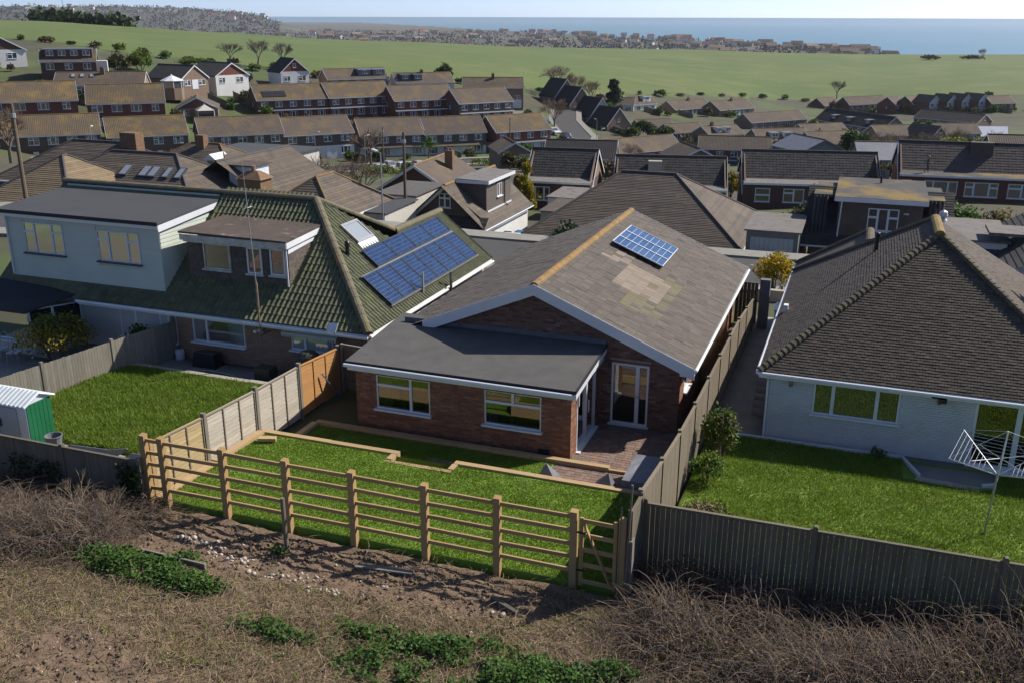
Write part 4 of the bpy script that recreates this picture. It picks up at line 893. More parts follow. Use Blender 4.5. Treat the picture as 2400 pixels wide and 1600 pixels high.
def hipn(p, q, out):   # vertical cutting plane through p,q with normal towards out
    d = (V(q)-V(p)); n = V((-d.y, d.x, 0)).normalized(); return (V(p), n if n.dot(V(out)) > 0 else -n)
cL = (wx0,wy,wz); cR = (wx1,wy,wz); bL = (wx0,17.4,wz)
tile_roof(Wh, cL, X_, sWf, wx1-wx0, (aR-V((aR.x,wy,wz))).length, TWp, TGp, FLAT, 'plain_tile', planes=[hipn(cL,aR,(-1,0,0)), hipn(cR,aR,(1,0,0))], nparts=160, score=lambda a,b: -abs(a-4)-b*1.2, lip=.02, stagger=True, jit=.006)
tile_roof(Wh, (wx0,17.4,wz), -Y_, sWl, 17.4-wy, cs2, TWp, TGp, FLAT, 'plain_tile', planes=[hipn(cL,aR,(0,-1,0)), hipn((wx0,16.0,wz),aB,(0,1,0))], nparts=100, score=lambda a,b: a-b, lip=.02, stagger=True, jit=.006)
tile_roof(Wh, (wx1,wy,wz), Y_, sWr, 17.4-wy, cs2, TWp, TGp, FLAT, 'plain_tile', planes=[hipn(cR,aR,(0,-1,0)), hipn((wx1,16.0,wz),aB,(0,1,0))], lip=.02, stagger=True, jit=.006)
# rear wing with its own lower ridge
mb = MB(); wg = V((7.55,13.2,4.25)); wg2 = V((7.55,15.2,4.25))
mb.face([(wx0,13.0,wz),wg,wg2,(wx0,17.4,wz)][::-1]); mb.face([(wx0,17.4,wz),wg2,(10.3,17.4,wz)][::-1]); mb.face([wg,(10.3,13.0,wz),(10.3,17.4,wz),wg2][::-1]); mb.face([aB,(wx1,16,wz),(wx0,16,wz)]); mb.build('rear_slope', 'plain_tile', Wh)
ridge_caps(Wh, wg-Y_*.2, wg2, .16, .4, 'bonnet_tile'); ridge_caps(Wh, (wx0,17.4,wz), wg2, .13, .3, 'bonnet_tile')
ridge_caps(Wh, aR-Y_*.15, aB, .16, .45, 'lichen_tile')
ridge_caps(Wh, V(cL)+Z_*.02, aR, .10, .19, 'bonnet_tile', name='bonnet_tile', flare=.03); ridge_caps(Wh, V(cR)+Z_*.02, aR, .10, .19, 'bonnet_tile', name='bonnet_tile', flare=.03)
ridge_caps(Wh, (wx0,16.0,wz), aB, .13, .3, 'bonnet_tile', name='bonnet_tile')
gutter(Wh, (wx0-.03,wy-.06,wz-.06), (wx1,wy-.06,wz-.10), .055, 'white_paint'); gutter(Wh, (wx0-.06,wy,wz-.06), (wx0-.06,17.4,wz-.10), .055, 'white_paint')
mb = MB(); mb.box(wx0,wx1,wy,wy+.025,wz-.2,wz-.02); mb.box(wx0,wx0+.025,wy+.03,17.3,wz-.2,wz-.02); mb.build('fascia', 'white_paint', Wh)
mb = MB(); mb.box(wx0+.03,wx1,wy+.03,3.63,wz-.2,wz-.185); mb.build('soffit', 'white_paint', Wh)
pipe(Wh, [(5.06,wy-.02,2.1),(5.06,3.6,1.85),(5.06,3.6,-.2)], .035, 'white_paint')
MB().lathe((7.75,10.9,4.15),[(.075,0),(.075,.75),(.095,.76),(.095,.9),(.07,.92)],10).build('vent_pipe', 'black_plastic', Wh)
MB().box(4.95,5.1,9.2,9.45,2.1,2.62).build('flue_box', 'white_paint', Wh)
for x in (5.72, 9.78):
    lm = MB(); lm.lathe((x,3.52,1.78),[(.03,0),(.055,.02),(.065,.2),(.09,.22),(.02,.3)],8); lm.box(x-.015,x+.015,3.53,3.64,1.95,1.98); lm.build('wall_lantern', 'rust', Wh)
m_ = MB(); m_.box(9.55,9.95,3.42,3.6,2.0,2.05); m_.box(9.75,9.95,3.38,3.5,1.88,2.0); m_.build('floodlight', 'black_plastic', Wh)
ch = MB(); ch.box(13.2,14.0,9.2,10.2,2.6,5.0); ch.build('chimney', 'chimney_brick', Wh)
# satellite dish on the chimney
T = thing('satellite_dish', 'dark perforated satellite dish on the white bungalow chimney', 'satellite dish', (13.0,9.4,4.3))
dm = MB(); dc = V((12.85,9.0,4.45)); dn = nrm((-.25,-.9,.35)); dx = dn.cross(Z_).normalized(); dy = dx.cross(dn); n_ = 18; rings = []
for r, h in ((0.02,-.08),(.25,-.06),(.45,-.01),(.58,.05)):
    b = len(dm.v); dm.v += [tuple(dc+dx*r*math.cos(2*math.pi*j/n_)+dy*r*.85*math.sin(2*math.pi*j/n_)+dn*h) for j in range(n_)]; rings.append(b)
for a, b in zip(rings, rings[1:]):
    for j in range(n_): dm.f.append((a+j,a+(j+1)%n_,b+(j+1)%n_,b+j)); dm.mi.append(0)
dm.build('dish', 'rust', T, smooth=True); MB().tube([dc-dy*.4, dc+dn*.55-dy*.1],.02,.015,6).build('arm', 'black_plastic', T); MB().tube([dc-dn*.08,(13.22,9.5,4.2)],.03,.03,6).build('bracket', 'grey_metal', T)

# ------------------------------------------------------------------ lawns, paving, timber edging
def sheet(name, x0, x1, y0, y1, zf, step, mat, skip=None, skirt=.3, amp=.02, seed=1, kind='structure'):
    nx = max(2, int((x1-x0)/step)+1); ny = max(2, int((y1-y0)/step)+1)
    xs, ys = np.meshgrid(np.linspace(x0,x1,nx), np.linspace(y0,y1,ny), indexing='ij'); zs = zf(xs,ys)+amp*fbm(xs*1.7,ys*1.7,seed)
    v = np.stack([xs,ys,zs],-1).reshape(-1,3); i, j = np.meshgrid(np.arange(nx-1),np.arange(ny-1),indexing='ij'); q = (i*ny+j).ravel()
    f = np.stack([q,q+ny,q+ny+1,q+1],1)
    if skip is not None:
        c = v[f].mean(1); f = f[~skip(c[:,0],c[:,1])]
    # skirt on the outer border
    e = []
    def side(a, b): e.append((a,b))
    for k in range(nx-1): side(k*ny,(k+1)*ny); side((k+1)*ny+ny-1,k*ny+ny-1)
    for k in range(ny-1): side(k+1,k); side((nx-1)*ny+k,(nx-1)*ny+k+1)
    n0 = len(v); low = v.copy(); low[:,2] -= skirt; v = np.concatenate([v,low])
    sk = np.array([(b,a,a+n0,b+n0) for a,b in e]); f = np.concatenate([f,sk])
    return np_obj(name, v, f, mat, None, kind=kind)
def up_z(x, y): return .50+.02*(-2.4-y)
def notch(x, y): return (x > -4.35) & (x < -2.6) & (y > -2.68)
lawn = sheet('lawn', -8.7, 3.28, -6.86, -2.38, up_z, .1, 'turf_soil', skip=notch)
strip = sheet('lawn_strip', -7.95, -.28, -2.66, -.58, lambda x,y: .14+0*x, .1, 'turf_soil', skip=lambda x,y: (y < -2.1) & ~((x > -4.3) & (x < -2.65)))
def rw_z(x, y): return .10+.03*np.clip(1-y, 0, 8)
rlawn = sheet('neighbour_lawn', 3.5, 16, -5.85, 3.22, rw_z, .12, 'turf_worn', skip=lambda x,y: (y > 2.1+(9.5-x).clip(0,1)*2.2) & (x > 9.0) & (x < 11.4), amp=.05)
def ll_z(x, y): return .28+.0*x
llawn = sheet('side_lawn', -17.2, -9.0, -4.55, 1.32, ll_z, .12, 'turf_worn', amp=.09)
sheet('patio_slab', -17.4, -9.0, -7.0, -4.58, lambda x,y: .26+0*x, .5, 'concrete', amp=.01)
sheet('yard', -24.5, -8.95, 1.62, 3.5, lambda x,y: .0+0*x, .5, 'concrete', amp=.01); sheet('yard', -24.5, -17.45, -4.0, 1.6, lambda x,y: .0+0*x, .5, 'concrete', amp=.02)
sheet('side_path', 3.42, 5.08, 3.24, 16.4, lambda x,y: -.02+0*x, .5, 'concrete', amp=.01); sheet('terrace', 5.09, 16, 2.0, 3.64, lambda x,y: .03+0*x, .5, 'concrete', amp=.01)
# block paving
pv = bpy.data.objects.new('patio', None); COL.objects.link(pv); pv['kind'] = 'structure'
PV = {}
def paver(w): 
    k = round(w,3)
    if k not in PV: PV[k] = MB().hexa([(0,0,-.05),(w,0,-.05),(w,.152,-.05),(0,.152,-.05),(.006,.006,0),(w-.006,.006,0),(w-.006,.146,0),(.006,.146,0)]).mesh('paving_block','paver')
    return PV[k]
cnt = 0; restp = MB()
def pave(x0, x1, y0, y1, z, skip=None):
    global cnt
    y = y0; r = 0
    while y < y1-.1:
        x = x0-(.1 if r % 2 else 0); rs = random.Random(int(y*1000))
        while x < x1-.02:
            w = rs.choice((.16,.24,.24,.20)); a, b = max(x,x0), min(x+w, x1); x += w+.006
            if b-a < .06 or (skip and skip((a+b)/2, y+.07)): continue
            zz = z+rs.uniform(-.004,.004)
            if cnt < 290 and abs(b-a-w) < 1e-6 and y < 2.4:
                inst(paver(w), 'paving_block', pv, (a,y,zz)); cnt += 1
            else: restp.hexa([(a,y,zz-.05),(b,y,zz-.05),(b,y+.152,zz-.05),(a,y+.152,zz-.05),(a+.006,y+.006,zz),(b-.006,y+.006,zz),(b-.006,y+.146,zz),(a+.006,y+.146,zz)])
        y += .158; r += 1
pave(-.26, 3.28, -2.12, -.58, .13); pave(-3.74, -2.95, -2.12, -1.48, .155); pave(.16, 3.28, -.36, 3.02, .0); pave(2.66, 3.28, 3.02, 9.0, .0)
restp.build('paving_blocks', 'paver', pv, kind='stuff')
mb = MB(); mb.box(-.26,3.3,-2.14,-.56,-.1,.115); mb.box(-.02,3.3,-.37,3.05,-.1,-.018); mb.box(2.6,3.3,3.051,15,-.1,-.018); mb.box(-3.76,-2.93,-2.14,-1.46,.1,.146); mb.build('bedding', 'paver_sand', pv)
# sleepers
tedge = thing('timber_edging', 'new pale timber sleepers edging the terraced lawn of the brick bungalow', 'edging', (-3,-2,.1))
def sleeper(p, q, w=.19, h=.24): MB().bar(p, q, w, h).build('sleeper', 'sleeper', tedge)
def run(xs, y, zt, h=.24, w=.19):
    for a, b in zip(xs, xs[1:]): sleeper((a+.006,y+random.uniform(-.006,.006),zt-h/2+random.uniform(-.006,.004)), (b-.006,y+random.uniform(-.006,.006),zt-h/2), w, h)
run((-8.05,-5.7,-3.3,-1.0,1.3), -.47, .25); run((1.3,1.78), -.50, .20, .2, .10)
run((-8.78,-6.5,-4.32), -2.26, .56, .42); run((-2.62,-.3,2.05,3.27), -2.26, .56, .42)
sleeper((-8.05,-.58,.13),(-8.05,-2.15,.13))
run((-4.5,-2.5), -2.78, .53, .3, .16); sleeper((-4.42,-2.36,.40),(-4.42,-2.70,.40),.16,.30); sleeper((-2.56,-2.36,.40),(-2.56,-2.70,.40),.16,.30)
for a, b in ((-2.4,-4.6),(-4.6,-6.85)): sleeper((-8.74,a,.5),(-8.74,b,.53),.22,.22)
MB().bar((-8.45,-2.95,.62),(-8.0,-2.75,.60),.2,.1).build('offcut', 'sleeper', tedge)
# ------------------------------------------------------------------ post and rail fence with gate
RF = thing('post_and_rail_fence', 'new five rail timber fence with square posts along the top of the lawn', 'fence', (-3.3,-6.95,.5))
PX = [-8.93,-8.40,-6.63,-4.88,-3.13,-1.31,.42,2.15,3.2]; FY = -6.95
for i, x in enumerate(PX):
    mb = MB(); w_ = .15; zt = 2.36; mb.hexa([(x-w_/2,FY-w_/2,.1),(x+w_/2,FY-w_/2,.1),(x+w_/2,FY+w_/2,.1),(x-w_/2,FY+w_/2,.1),(x-w_/2,FY-w_/2,zt),(x+w_/2,FY-w_/2,zt),(x+w_/2,FY+w_/2,zt+.02),(x-w_/2,FY+w_/2,zt+.02)])
    mb.build('post', 'new_timber', RF)
RZS = [2.225,1.905,1.585,1.265,.945]
for a, b in zip(PX[:-2], PX[1:-1]):
    for z in RZS: MB().bar((a+.07,FY,z+random.uniform(-.012,.012)),(b-.07,FY,z+random.uniform(-.012,.012)),.045,.09).build('rail', 'new_timber_h', RF)
MB().box(3.28,3.42,FY-.05,FY+.15,.2,1.9).build('post', 'grey_timber', RF)
GT = thing('garden_gate', 'small five bar timber gate with diagonal brace at the fence end', 'gate', (2.7,-6.95,.5))
for x in (2.32, 3.05): MB().box(x-.04,x+.04,FY-.03,FY+.03,.62,2.24 if x < 3 else 2.26).build('stile', 'new_timber', GT)
for z in (2.17,1.83,1.48,1.12,.72): MB().bar((2.36,FY,z),(3.01,FY,z-.012),.035,.09).build('bar', 'new_timber_h', GT)
MB().bar((2.38,FY-.036,2.12),(2.98,FY-.036,.74),.03,.085,Y_).build('brace', 'new_timber', GT)
for z in (1.9,1.0): MB().box(2.2,2.42,FY-.05,FY-.034,z-.02,z+.02).build('hinge', 'black_plastic', GT)
# ------------------------------------------------------------------ lap panel fence between the gardens
LF = thing('lap_panel_fence', 'overlap panel fence of pale and orange boards beside the new lawn', 'fence', (-8.9,-2.3,.2))
py = [-6.80,-4.68,-2.30,.02,2.44]; pzt = [2.05,1.92,1.80,1.74,1.55]; pzb = [.5,.5,.25,.0,.0]; FX = -8.9
pmats = ['larch_new','larch_pale','larch_pale','larch_orange']
for i, y in enumerate(py):
    MB().box(FX-.06,FX+.06,y-.055,y+.055,-.1,pzt[i]+.12).build('post', 'grey_timber' if i not in (0,) else 'new_timber', LF)
for i in range(4):
    y0, y1 = py[i]+.06, py[i+1]-.06; m_ = pmats[i]; fr = MB()
    zt0, zt1 = pzt[i], pzt[i+1]; zb = max(pzb[i+1], .0)+.05
    fr.bar((FX,y0,zt0),(FX,y1,zt1),.075,.035)
    for k in range(4):
        t = k/3; y = y0+.025+(y1-y0-.05)*t; z_ = zt0+(zt1-zt0)*t; fr.box(FX+.012,FX+.035,y-.02,y+.02,zb,z_-.02)
    pnl = fr.build('panel', 'batten' if i != 3 else 'larch_orange', LF)
    nb = 13
    for b in range(nb):
        def zz(t): return zb+(zt0+(zt1-zt0)*t-zb)*(b/nb)
        hh = (zt0-zb)/nb
        k = 8; bm_ = MB(); prev = None
        for s in range(k+1):
            t = s/k; y = y0+.01+(y1-y0-.02)*t; wv = .012*math.sin(t*11+b*2.3+i)+.008*math.sin(t*29+b)
            p = [(FX+.012,y,zz(t)+wv),(FX-.004,y,zz(t)+hh+.03)]
            bm_.v += [p[0],p[1],(p[0][0]-.012,y,p[0][2]),(p[1][0]-.010,y,p[1][2])]
        for s in range(k):
            a = 4*s; 
            for f in ((a,a+4,a+5,a+1),(a+2,a+3,a+7,a+6),(a,a+2,a+6,a+4),(a+1,a+5,a+7,a+3)): bm_.f.append(f); bm_.mi.append(0)
        bm_.build('board', m_, pnl)
MB().bar((-8.55,1.9,.05),(-8.8,1.2,1.1),.05,.03).build('prop', 'blue_plastic', LF)
# boarded fences
def board_fence(name, label, p0, p1, nbays, zt, zb, mat, cap=True, bw=.11, rails=(), side=1, post='grey_timber', round_top=False, cat='fence', postw=.1, gravel=None):
    """p0,p1 plan points; zt(t), zb(t)"""
    p0 = V((*p0,0)); p1 = V((*p1,0)); L = (p1-p0).length; u = (p1-p0)/L; n = V((u.y,-u.x,0))*side
    T = thing(name, label, cat, (p0+p1)/2+Z_*zb(.5)); k = max(1,int(L/bw))
    for i in range(k):
        a = i*L/k; t = (a+bw/2)/L; zz = zt(t)-(.04 if cap else 0)+random.uniform(-.012,.012)*(0 if cap else 1)
        o = p0+u*a; w_ = L/k-.006
        MB().hexa([o+Z_*zb(t), o+u*w_+Z_*zb(t), o+u*w_-n*.02+Z_*zb(t), o-n*.012+Z_*zb(t), o+Z_*zz, o+u*w_+Z_*zz, o+u*w_-n*.02+Z_*zz, o-n*.012+Z_*zz]).build('board', mat, T)
    for i in range(nbays+1):
        t = i/nbays; c = p0+u*(t*L)
        mb = MB()
        if round_top:
            prof = [(-.06,0),(.06,0)]; zt_ = zt(t)+.12
            c2 = c+n*.04
            mb.prism([c2-u*postw/2+Z_*(zb(t)-.2), c2+u*postw/2+Z_*(zb(t)-.2), c2+u*postw/2+Z_*(zt_-.04), c2+u*postw*.3+Z_*(zt_-.005), c2-u*postw*.3+Z_*(zt_-.005), c2-u*postw/2+Z_*(zt_-.04)], -n*.1)
        else: mb.obox(c-u*postw/2-n*.07+Z_*(zb(t)-.2), u*postw, n*.1 if False else n*.1, Z_*(zt(t)+.08-zb(t)+.2))
        mb.build('post', post, T)
    for i in range(nbays):
        a, b = i/nbays, (i+1)/nbays
        if cap: MB().bar(p0+u*(a*L)+Z_*zt(a)-n*.01, p0+u*(b*L)+Z_*zt(b)-n*.01, .075, .035).build('capping', post, T)
        for r in rails:
            q0, q1 = zb(a)+(zt(a)-zb(a))*r, zb(b)+(zt(b)-zb(b))*r
            MB().bar(p0+u*(a*L)+Z_*q0-n*.045, p0+u*(b*L)+Z_*q1-n*.045, .05, .08).build('rail', post, T)
        if gravel:
            MB().bar(p0+u*(a*L+.05)+Z_*(zb(a)-.0)+n*.02, p0+u*(b*L-.05)+Z_*(zb(b)-.0)+n*.02, .03, gravel).build('gravel_board', post, T)
    return T
RFt = lambda t: float(np.interp(-6.0+20.2*t, [-6,-4,-2,0,4,8,10,12,14.2],[2.55,2.3,2.08,1.96,1.9,1.82,1.76,1.55,1.35]))
board_fence('featheredge_fence', 'weathered vertical board fence between the brick and white bungalows', (3.36,-6.0), (3.46,14.2), 9, RFt, lambda t: .35 if t < .18 else -.05, 'fence_brown', side=1, post='fence_brown')
board_fence('dark_board_fence', 'dark weathered board fence with round topped posts behind the clothes dryer', (3.45,-5.98), (13.9,-5.92), 3, lambda t: 2.3, lambda t: .25, 'fence_old', side=1, post='fence_old', round_top=True)
board_fence('rear_board_fence', 'low dark board fence behind the shed garden, beside the rail fence end', (-16.3,-7.1), (-9.02,-7.12), 3, lambda t: 1.70, lambda t: -.1, 'fence_old', side=1, post='fence_old')
board_fence('railed_board_fence', 'grey board fence with two rails at the far side of the rough lawn', (-16.35,3.35), (-17.75,-4.6), 3, lambda t: 1.42, lambda t: .0, 'grey_timber', cap=False, rails=(.93,.38), side=-1)
board_fence('rear_corner_fence', 'short board fence returning from the garden gate to the boundary', (3.36,-6.9), (3.38,-6.04), 1, lambda t: 2.5, lambda t: .3, 'fence_old', side=1, post='fence_old')
# dark old panel beside the extension
o_ = thing('side_passage_panel', 'dark lap panel in the shaded gap beside the brick extension', 'fence', (-8.2,2.4,0))
for b in range(11): MB().hexa([(-8.75,2.52,.1+b*.14),(-7.15,2.42,.1+b*.14),(-7.15,2.45,.1+b*.14),(-8.75,2.55,.1+b*.14),(-8.75,2.535,.26+b*.14),(-7.15,2.435,.26+b*.14),(-7.15,2.45,.26+b*.14),(-8.75,2.55,.26+b*.14)]).build('board', 'fence_old', o_)
MB().box(-8.82,-8.74,2.46,2.56,0,1.72).build('post', 'grey_timber', o_); MB().bar((-8.8,2.5,1.7),(-7.1,2.42,1.66),.07,.04).build('capping', 'grey_timber', o_)
# kerbs
KB = thing('lawn_kerb', 'pale stone kerb round the rough lawn by the pink brick wall', 'kerb', (-13,1.45,.2))
for i in range(9): MB().box(-17.35+i*.92,-17.35+i*.92+.90,1.34,1.58,-.05,.36+random.uniform(-.01,.01)).build('kerb_stone', 'kerb_stone', KB)
for i in range(6): MB().box(-17.46,-17.22,-4.2+i*.92,-3.3+i*.92,-.05,.36+random.uniform(-.01,.01)).build('kerb_stone', 'kerb_stone', KB)
KW = thing('white_kerb', 'thin pale kerb stepping round the terrace of the white bungalow', 'kerb', (8,3.2,.1))
pts = [(3.95,3.25),(5.6,3.26),(7.3,3.26),(9.0,3.28),(9.42,2.2)]
for a, b in zip(pts, pts[1:]): MB().bar((a[0],a[1],.1),(b[0],b[1],.1),.09,.16).build('kerb_stone', 'white_brick', KW)
MB().bar((11.35,2.3,.1),(11.0,2.1,.1),.09,.16).build('kerb_stone','white_brick',KW)
MB().hexa([(9.3,1.86,0),(10.95,1.72,0),(11.0,2.0,0),(9.35,2.14,0),(9.3,1.86,.14),(10.95,1.72,.14),(11.0,2.0,.14),(9.35,2.14,.14)]).build('step', 'kerb_stone', KW)
# ------------------------------------------------------------------ grass blades
def blades(name, label_kind, n, x0, x1, y0, y1, zf, h, mat, skip=None, w=.012, lean=.5, clump=0, seed=0):
    r = np.random.default_rng(seed+5); x = r.uniform(x0,x1,n); y = r.uniform(y0,y1,n)
    if clump:
        dens = fbm(x*clump,y*clump,seed); keep = dens > r.uniform(-.9,.5,n); x, y = x[keep], y[keep]
    if skip is not None:
        k = ~skip(x,y); x, y = x[k], y[k]
    n = len(x); z = zf(x,y); hh = h*r.uniform(.5,1.3,n)*(1+.6*fbm(x*1.1,y*1.1,seed+3)); a = r.uniform(0,2*np.pi,n); l = lean*r.uniform(.2,1,n)*hh; b = r.uniform(0,2*np.pi,n)
    p0 = np.stack([x+w*np.cos(a),y+w*np.sin(a),z-.005],1); p1 = np.stack([x-w*np.cos(a),y-w*np.sin(a),z-.005],1); p2 = np.stack([x+l*np.cos(b),y+l*np.sin(b),z+hh],1)
    v = np.stack([p0,p1,p2],1).reshape(-1,3); f = np.arange(3*n).reshape(-1,3)
    return np_obj(name, v, f, mat, None, kind='stuff', label=label_kind, category='grass')
blades('new_turf_grass', 'short bright turf on the new terraced lawn', 90000, -8.65,3.26,-6.84,-2.4, lambda x,y: up_z(x,y)+.01, .035, 'blade', skip=notch)
blades('strip_grass', 'short turf on the strip beside the extension wall', 22000, -7.9,-.3,-2.08,-.6, lambda x,y: .145+0*x, .035, 'blade')
blades('white_bungalow_grass', 'longer uneven grass on the white bungalow lawn', 100000, 3.55,13,-5.8,3.18, lambda x,y: rw_z(x,y)+.02, .06, 'blade', skip=lambda x,y: (y > 1.9) & (x > 9.0) & (x < 11.4), seed=4, w=.014)
blades('dry_lawn_grass', 'straw coloured blades among the white bungalow grass', 9000, 3.55,13,-5.8,3.18, lambda x,y: rw_z(x,y)+.02, .05, 'blade_dry', clump=.5, seed=8, skip=lambda x,y: (y > 1.9) & (x > 9.0) & (x < 11.4))
blades('rough_lawn_grass', 'rough tussocky grass on the lawn by the metal shed', 80000, -17.1,-9.1,-4.5,1.3, lambda x,y: ll_z(x,y)+.03, .13, 'blade', seed=12, lean=.9, w=.016)
blades('rough_dry_grass', 'dry blades in the rough lawn by the metal shed', 9000, -17.1,-9.1,-4.5,1.3, lambda x,y: ll_z(x,y)+.03, .11, 'blade_dry', clump=.8, seed=14, lean=1)

# ------------------------------------------------------------------ rough ground in front
def sstep(a, b, x): t = np.clip((x-a)/(b-a), 0, 1); return t*t*(3-2*t)
def scrub_z(x, y):
    z = .50+.05*(-7-y)-.42*sstep(-8.6,-10.5,x)*sstep(-9.5,-7.5,y)-.12*sstep(3.2,4.5,x)
    return z+.10*fbm(x*.5,y*.5,21,3)
def scrub_fine(x, y):
    soil = sstep(.05,.35,soilmask(x,y))
    return scrub_z(x,y)+(.03+.07*soil)*fbm(x*2.6,y*2.6,33,4)+.035*soil*np.abs(fbm(x*7,y*7,35,3))
def soilmask(x, y):
    a = np.exp(-(((x+3.5)/6.2)**4+((y+8.1)/.95)**4)); b = np.exp(-(((x+5.5)/2.2)**2+((y+13)/1.2)**2)); c = np.exp(-(((x+5.8)/2.6)**2+((y+8.4)/1.0)**2))
    return np.clip(a+b+c+.25*fbm(x*.9,y*.9,41),0,1)
gx, gy = np.meshgrid(np.arange(-22,20,.075), np.concatenate([np.arange(-26,-15,.4), np.arange(-15,-6.78,.075)]), indexing='ij')
gzz = scrub_fine(gx,gy); gzz[:,-1] = np.minimum(gzz[:,-1], .45)
v = np.stack([gx,gy,gzz],-1).reshape(-1,3); nx, ny = gx.shape; i, j = np.meshgrid(np.arange(nx-1),np.arange(ny-1),indexing='ij'); q = (i*ny+j).ravel()
f = np.stack([q,q+ny,q+ny+1,q+1],1); c = v[f].mean(1)
f = f[~(((c[:,1] > -7.02) & (c[:,0] > -8.75) & (c[:,0] < 3.4)) | ((c[:,0] >= 3.4) & (c[:,1] > -5.7)) | ((c[:,0] <= -8.75) & (c[:,1] > -7.05)))]
np_obj('rough_ground', v, f, 'soil', None, smooth=True, kind='structure')
def stems(name, x, y, z, heading, L, arch, r, mat, K=6, label=None, up0=0., seed=0, wob=.05, parent=None):
    rr = np.random.default_rng(seed); n = len(x); t = np.linspace(0,1,K)[None,:]
    L = np.broadcast_to(L,(n,))[:,None]; arch = np.broadcast_to(arch,(n,))[:,None]; up0 = np.broadcast_to(up0,(n,))[:,None]; h = heading[:,None]
    bend = rr.normal(0,.5,(n,1))
    hx = np.cos(h+bend*t); hy = np.sin(h+bend*t)
    px = x[:,None]+hx*L*t+wob*L*np.cumsum(rr.normal(0,.5,(n,K)),1)*.4; py = y[:,None]+hy*L*t+wob*L*np.cumsum(rr.normal(0,.5,(n,K)),1)*.4
    pz = z[:,None]+arch*4*t*(1-t)*.9+up0*t+wob*L*rr.normal(0,.4,(n,K))*.5
    P = np.stack([px,py,pz],-1); rad = (np.broadcast_to(r,(n,))[:,None]*(1-.7*t))
    sx, sy = -np.sin(h), np.cos(h)
    offs = []
    for k in range(3):
        a = 2*np.pi*k/3+.5; offs.append(P+np.stack([sx*rad*np.cos(a), sy*rad*np.cos(a), rad*np.sin(a)+0*sx],-1))
    Vv = np.stack(offs,2).reshape(-1,3)
    base = (np.arange(n)[:,None]*K+np.arange(K-1)[None,:])*3; fs = []
    for k in range(3): fs.append(np.stack([base+k,base+(k+1)%3,base+3+(k+1)%3,base+3+k],-1))
    Ff = np.concatenate([q.reshape(-1,4) for q in fs])
    o = np_obj(name, Vv, Ff, mat, parent)
    if parent is None: o['kind'] = 'stuff'
    if label: o['label'] = label
    return o
def leaf_quads(P, size, rr, flat=.5, aspect=1.7):
    n = len(P); a = rr.uniform(0,2*np.pi,n); el = rr.uniform(-1,1,n)*(1-flat)*1.5+rr.normal(0,.25,n)
    d = np.stack([np.cos(a)*np.cos(el),np.sin(a)*np.cos(el),np.sin(el)],1); u = rr.normal(0,1,(n,3)); u[:,2] += flat*2.5
    s = np.cross(d,u); s /= np.linalg.norm(s,axis=1,keepdims=True)+1e-9; sz = (size*rr.uniform(.55,1.3,n))[:,None]
    v = np.stack([P, P+d*sz*aspect*.5+s*sz*.5, P+d*sz*aspect, P+d*sz*aspect*.5-s*sz*.5],1).reshape(-1,3)
    return v, np.arange(4*n).reshape(-1,4)
def leaves(name, P, size, mat, seed=0, flat=.5, parent=None, label=None, aspect=1.7):
    rr = np.random.default_rng(seed); v, f = leaf_quads(np.asarray(P), size, rr, flat, aspect)
    o = np_obj(name, v, f, mat, parent)
    if parent is None:
        o['kind'] = 'stuff'
        if label: o['label'] = label
    return o
R = np.random.default_rng(3)
def samp(n, x0, x1, y0, y1, dens):
    x = R.uniform(x0,x1,n); y = R.uniform(y0,y1,n); k = dens(x,y) > R.uniform(0,1,n); return x[k], y[k]
notgarden = lambda x,y: ~(((x > -8.8) & (x < 3.45) & (y > -7.2)) | ((x >= 3.45) & (y > -6.05)) | ((x <= -8.8) & (y > -7.3)))
# straw and cut stalks lying about
x, y = samp(42000,-11,12,-14.5,-6.2, lambda x,y: notgarden(x,y)*np.clip(1-.93*soilmask(x,y)+.1*fbm(x,y,3),0.03,1)*(.45+.55*sstep(-.3,.4,fbm(x*.6,y*.6,50))))
stems('straw_litter', x, y, scrub_fine(x,y)+.015, R.uniform(0,6.28,len(x)), R.uniform(.08,.42,len(x)), R.uniform(0,.05,len(x)), R.uniform(.003,.0065,len(x)), 'straw', K=4, label='cut straw and stalks littering the rough ground', seed=1)
x, y = samp(26000,-11,12,-14.5,-6.2, lambda x,y: notgarden(x,y)*np.clip(1-.8*soilmask(x,y),.1,1))
stems('twig_litter', x, y, scrub_fine(x,y)+.012, R.uniform(0,6.28,len(x)), R.uniform(.1,.55,len(x)), R.uniform(0,.08,len(x)), R.uniform(.003,.007,len(x)), 'twig', K=4, label='brown twigs littering the rough ground', seed=2)
x, y = samp(1600,-10,9,-13,-7.3, lambda x,y: notgarden(x,y)*np.clip(1-.9*soilmask(x,y),.05,1))
stems('pale_stalks', x, y, scrub_fine(x,y)+.03, R.uniform(0,6.28,len(x)), R.uniform(.35,1.0,len(x)), R.uniform(.02,.14,len(x)), R.uniform(.005,.009,len(x)), 'twig_pale', K=6, label='long pale stalks lying over the rough ground', seed=3, wob=.08)
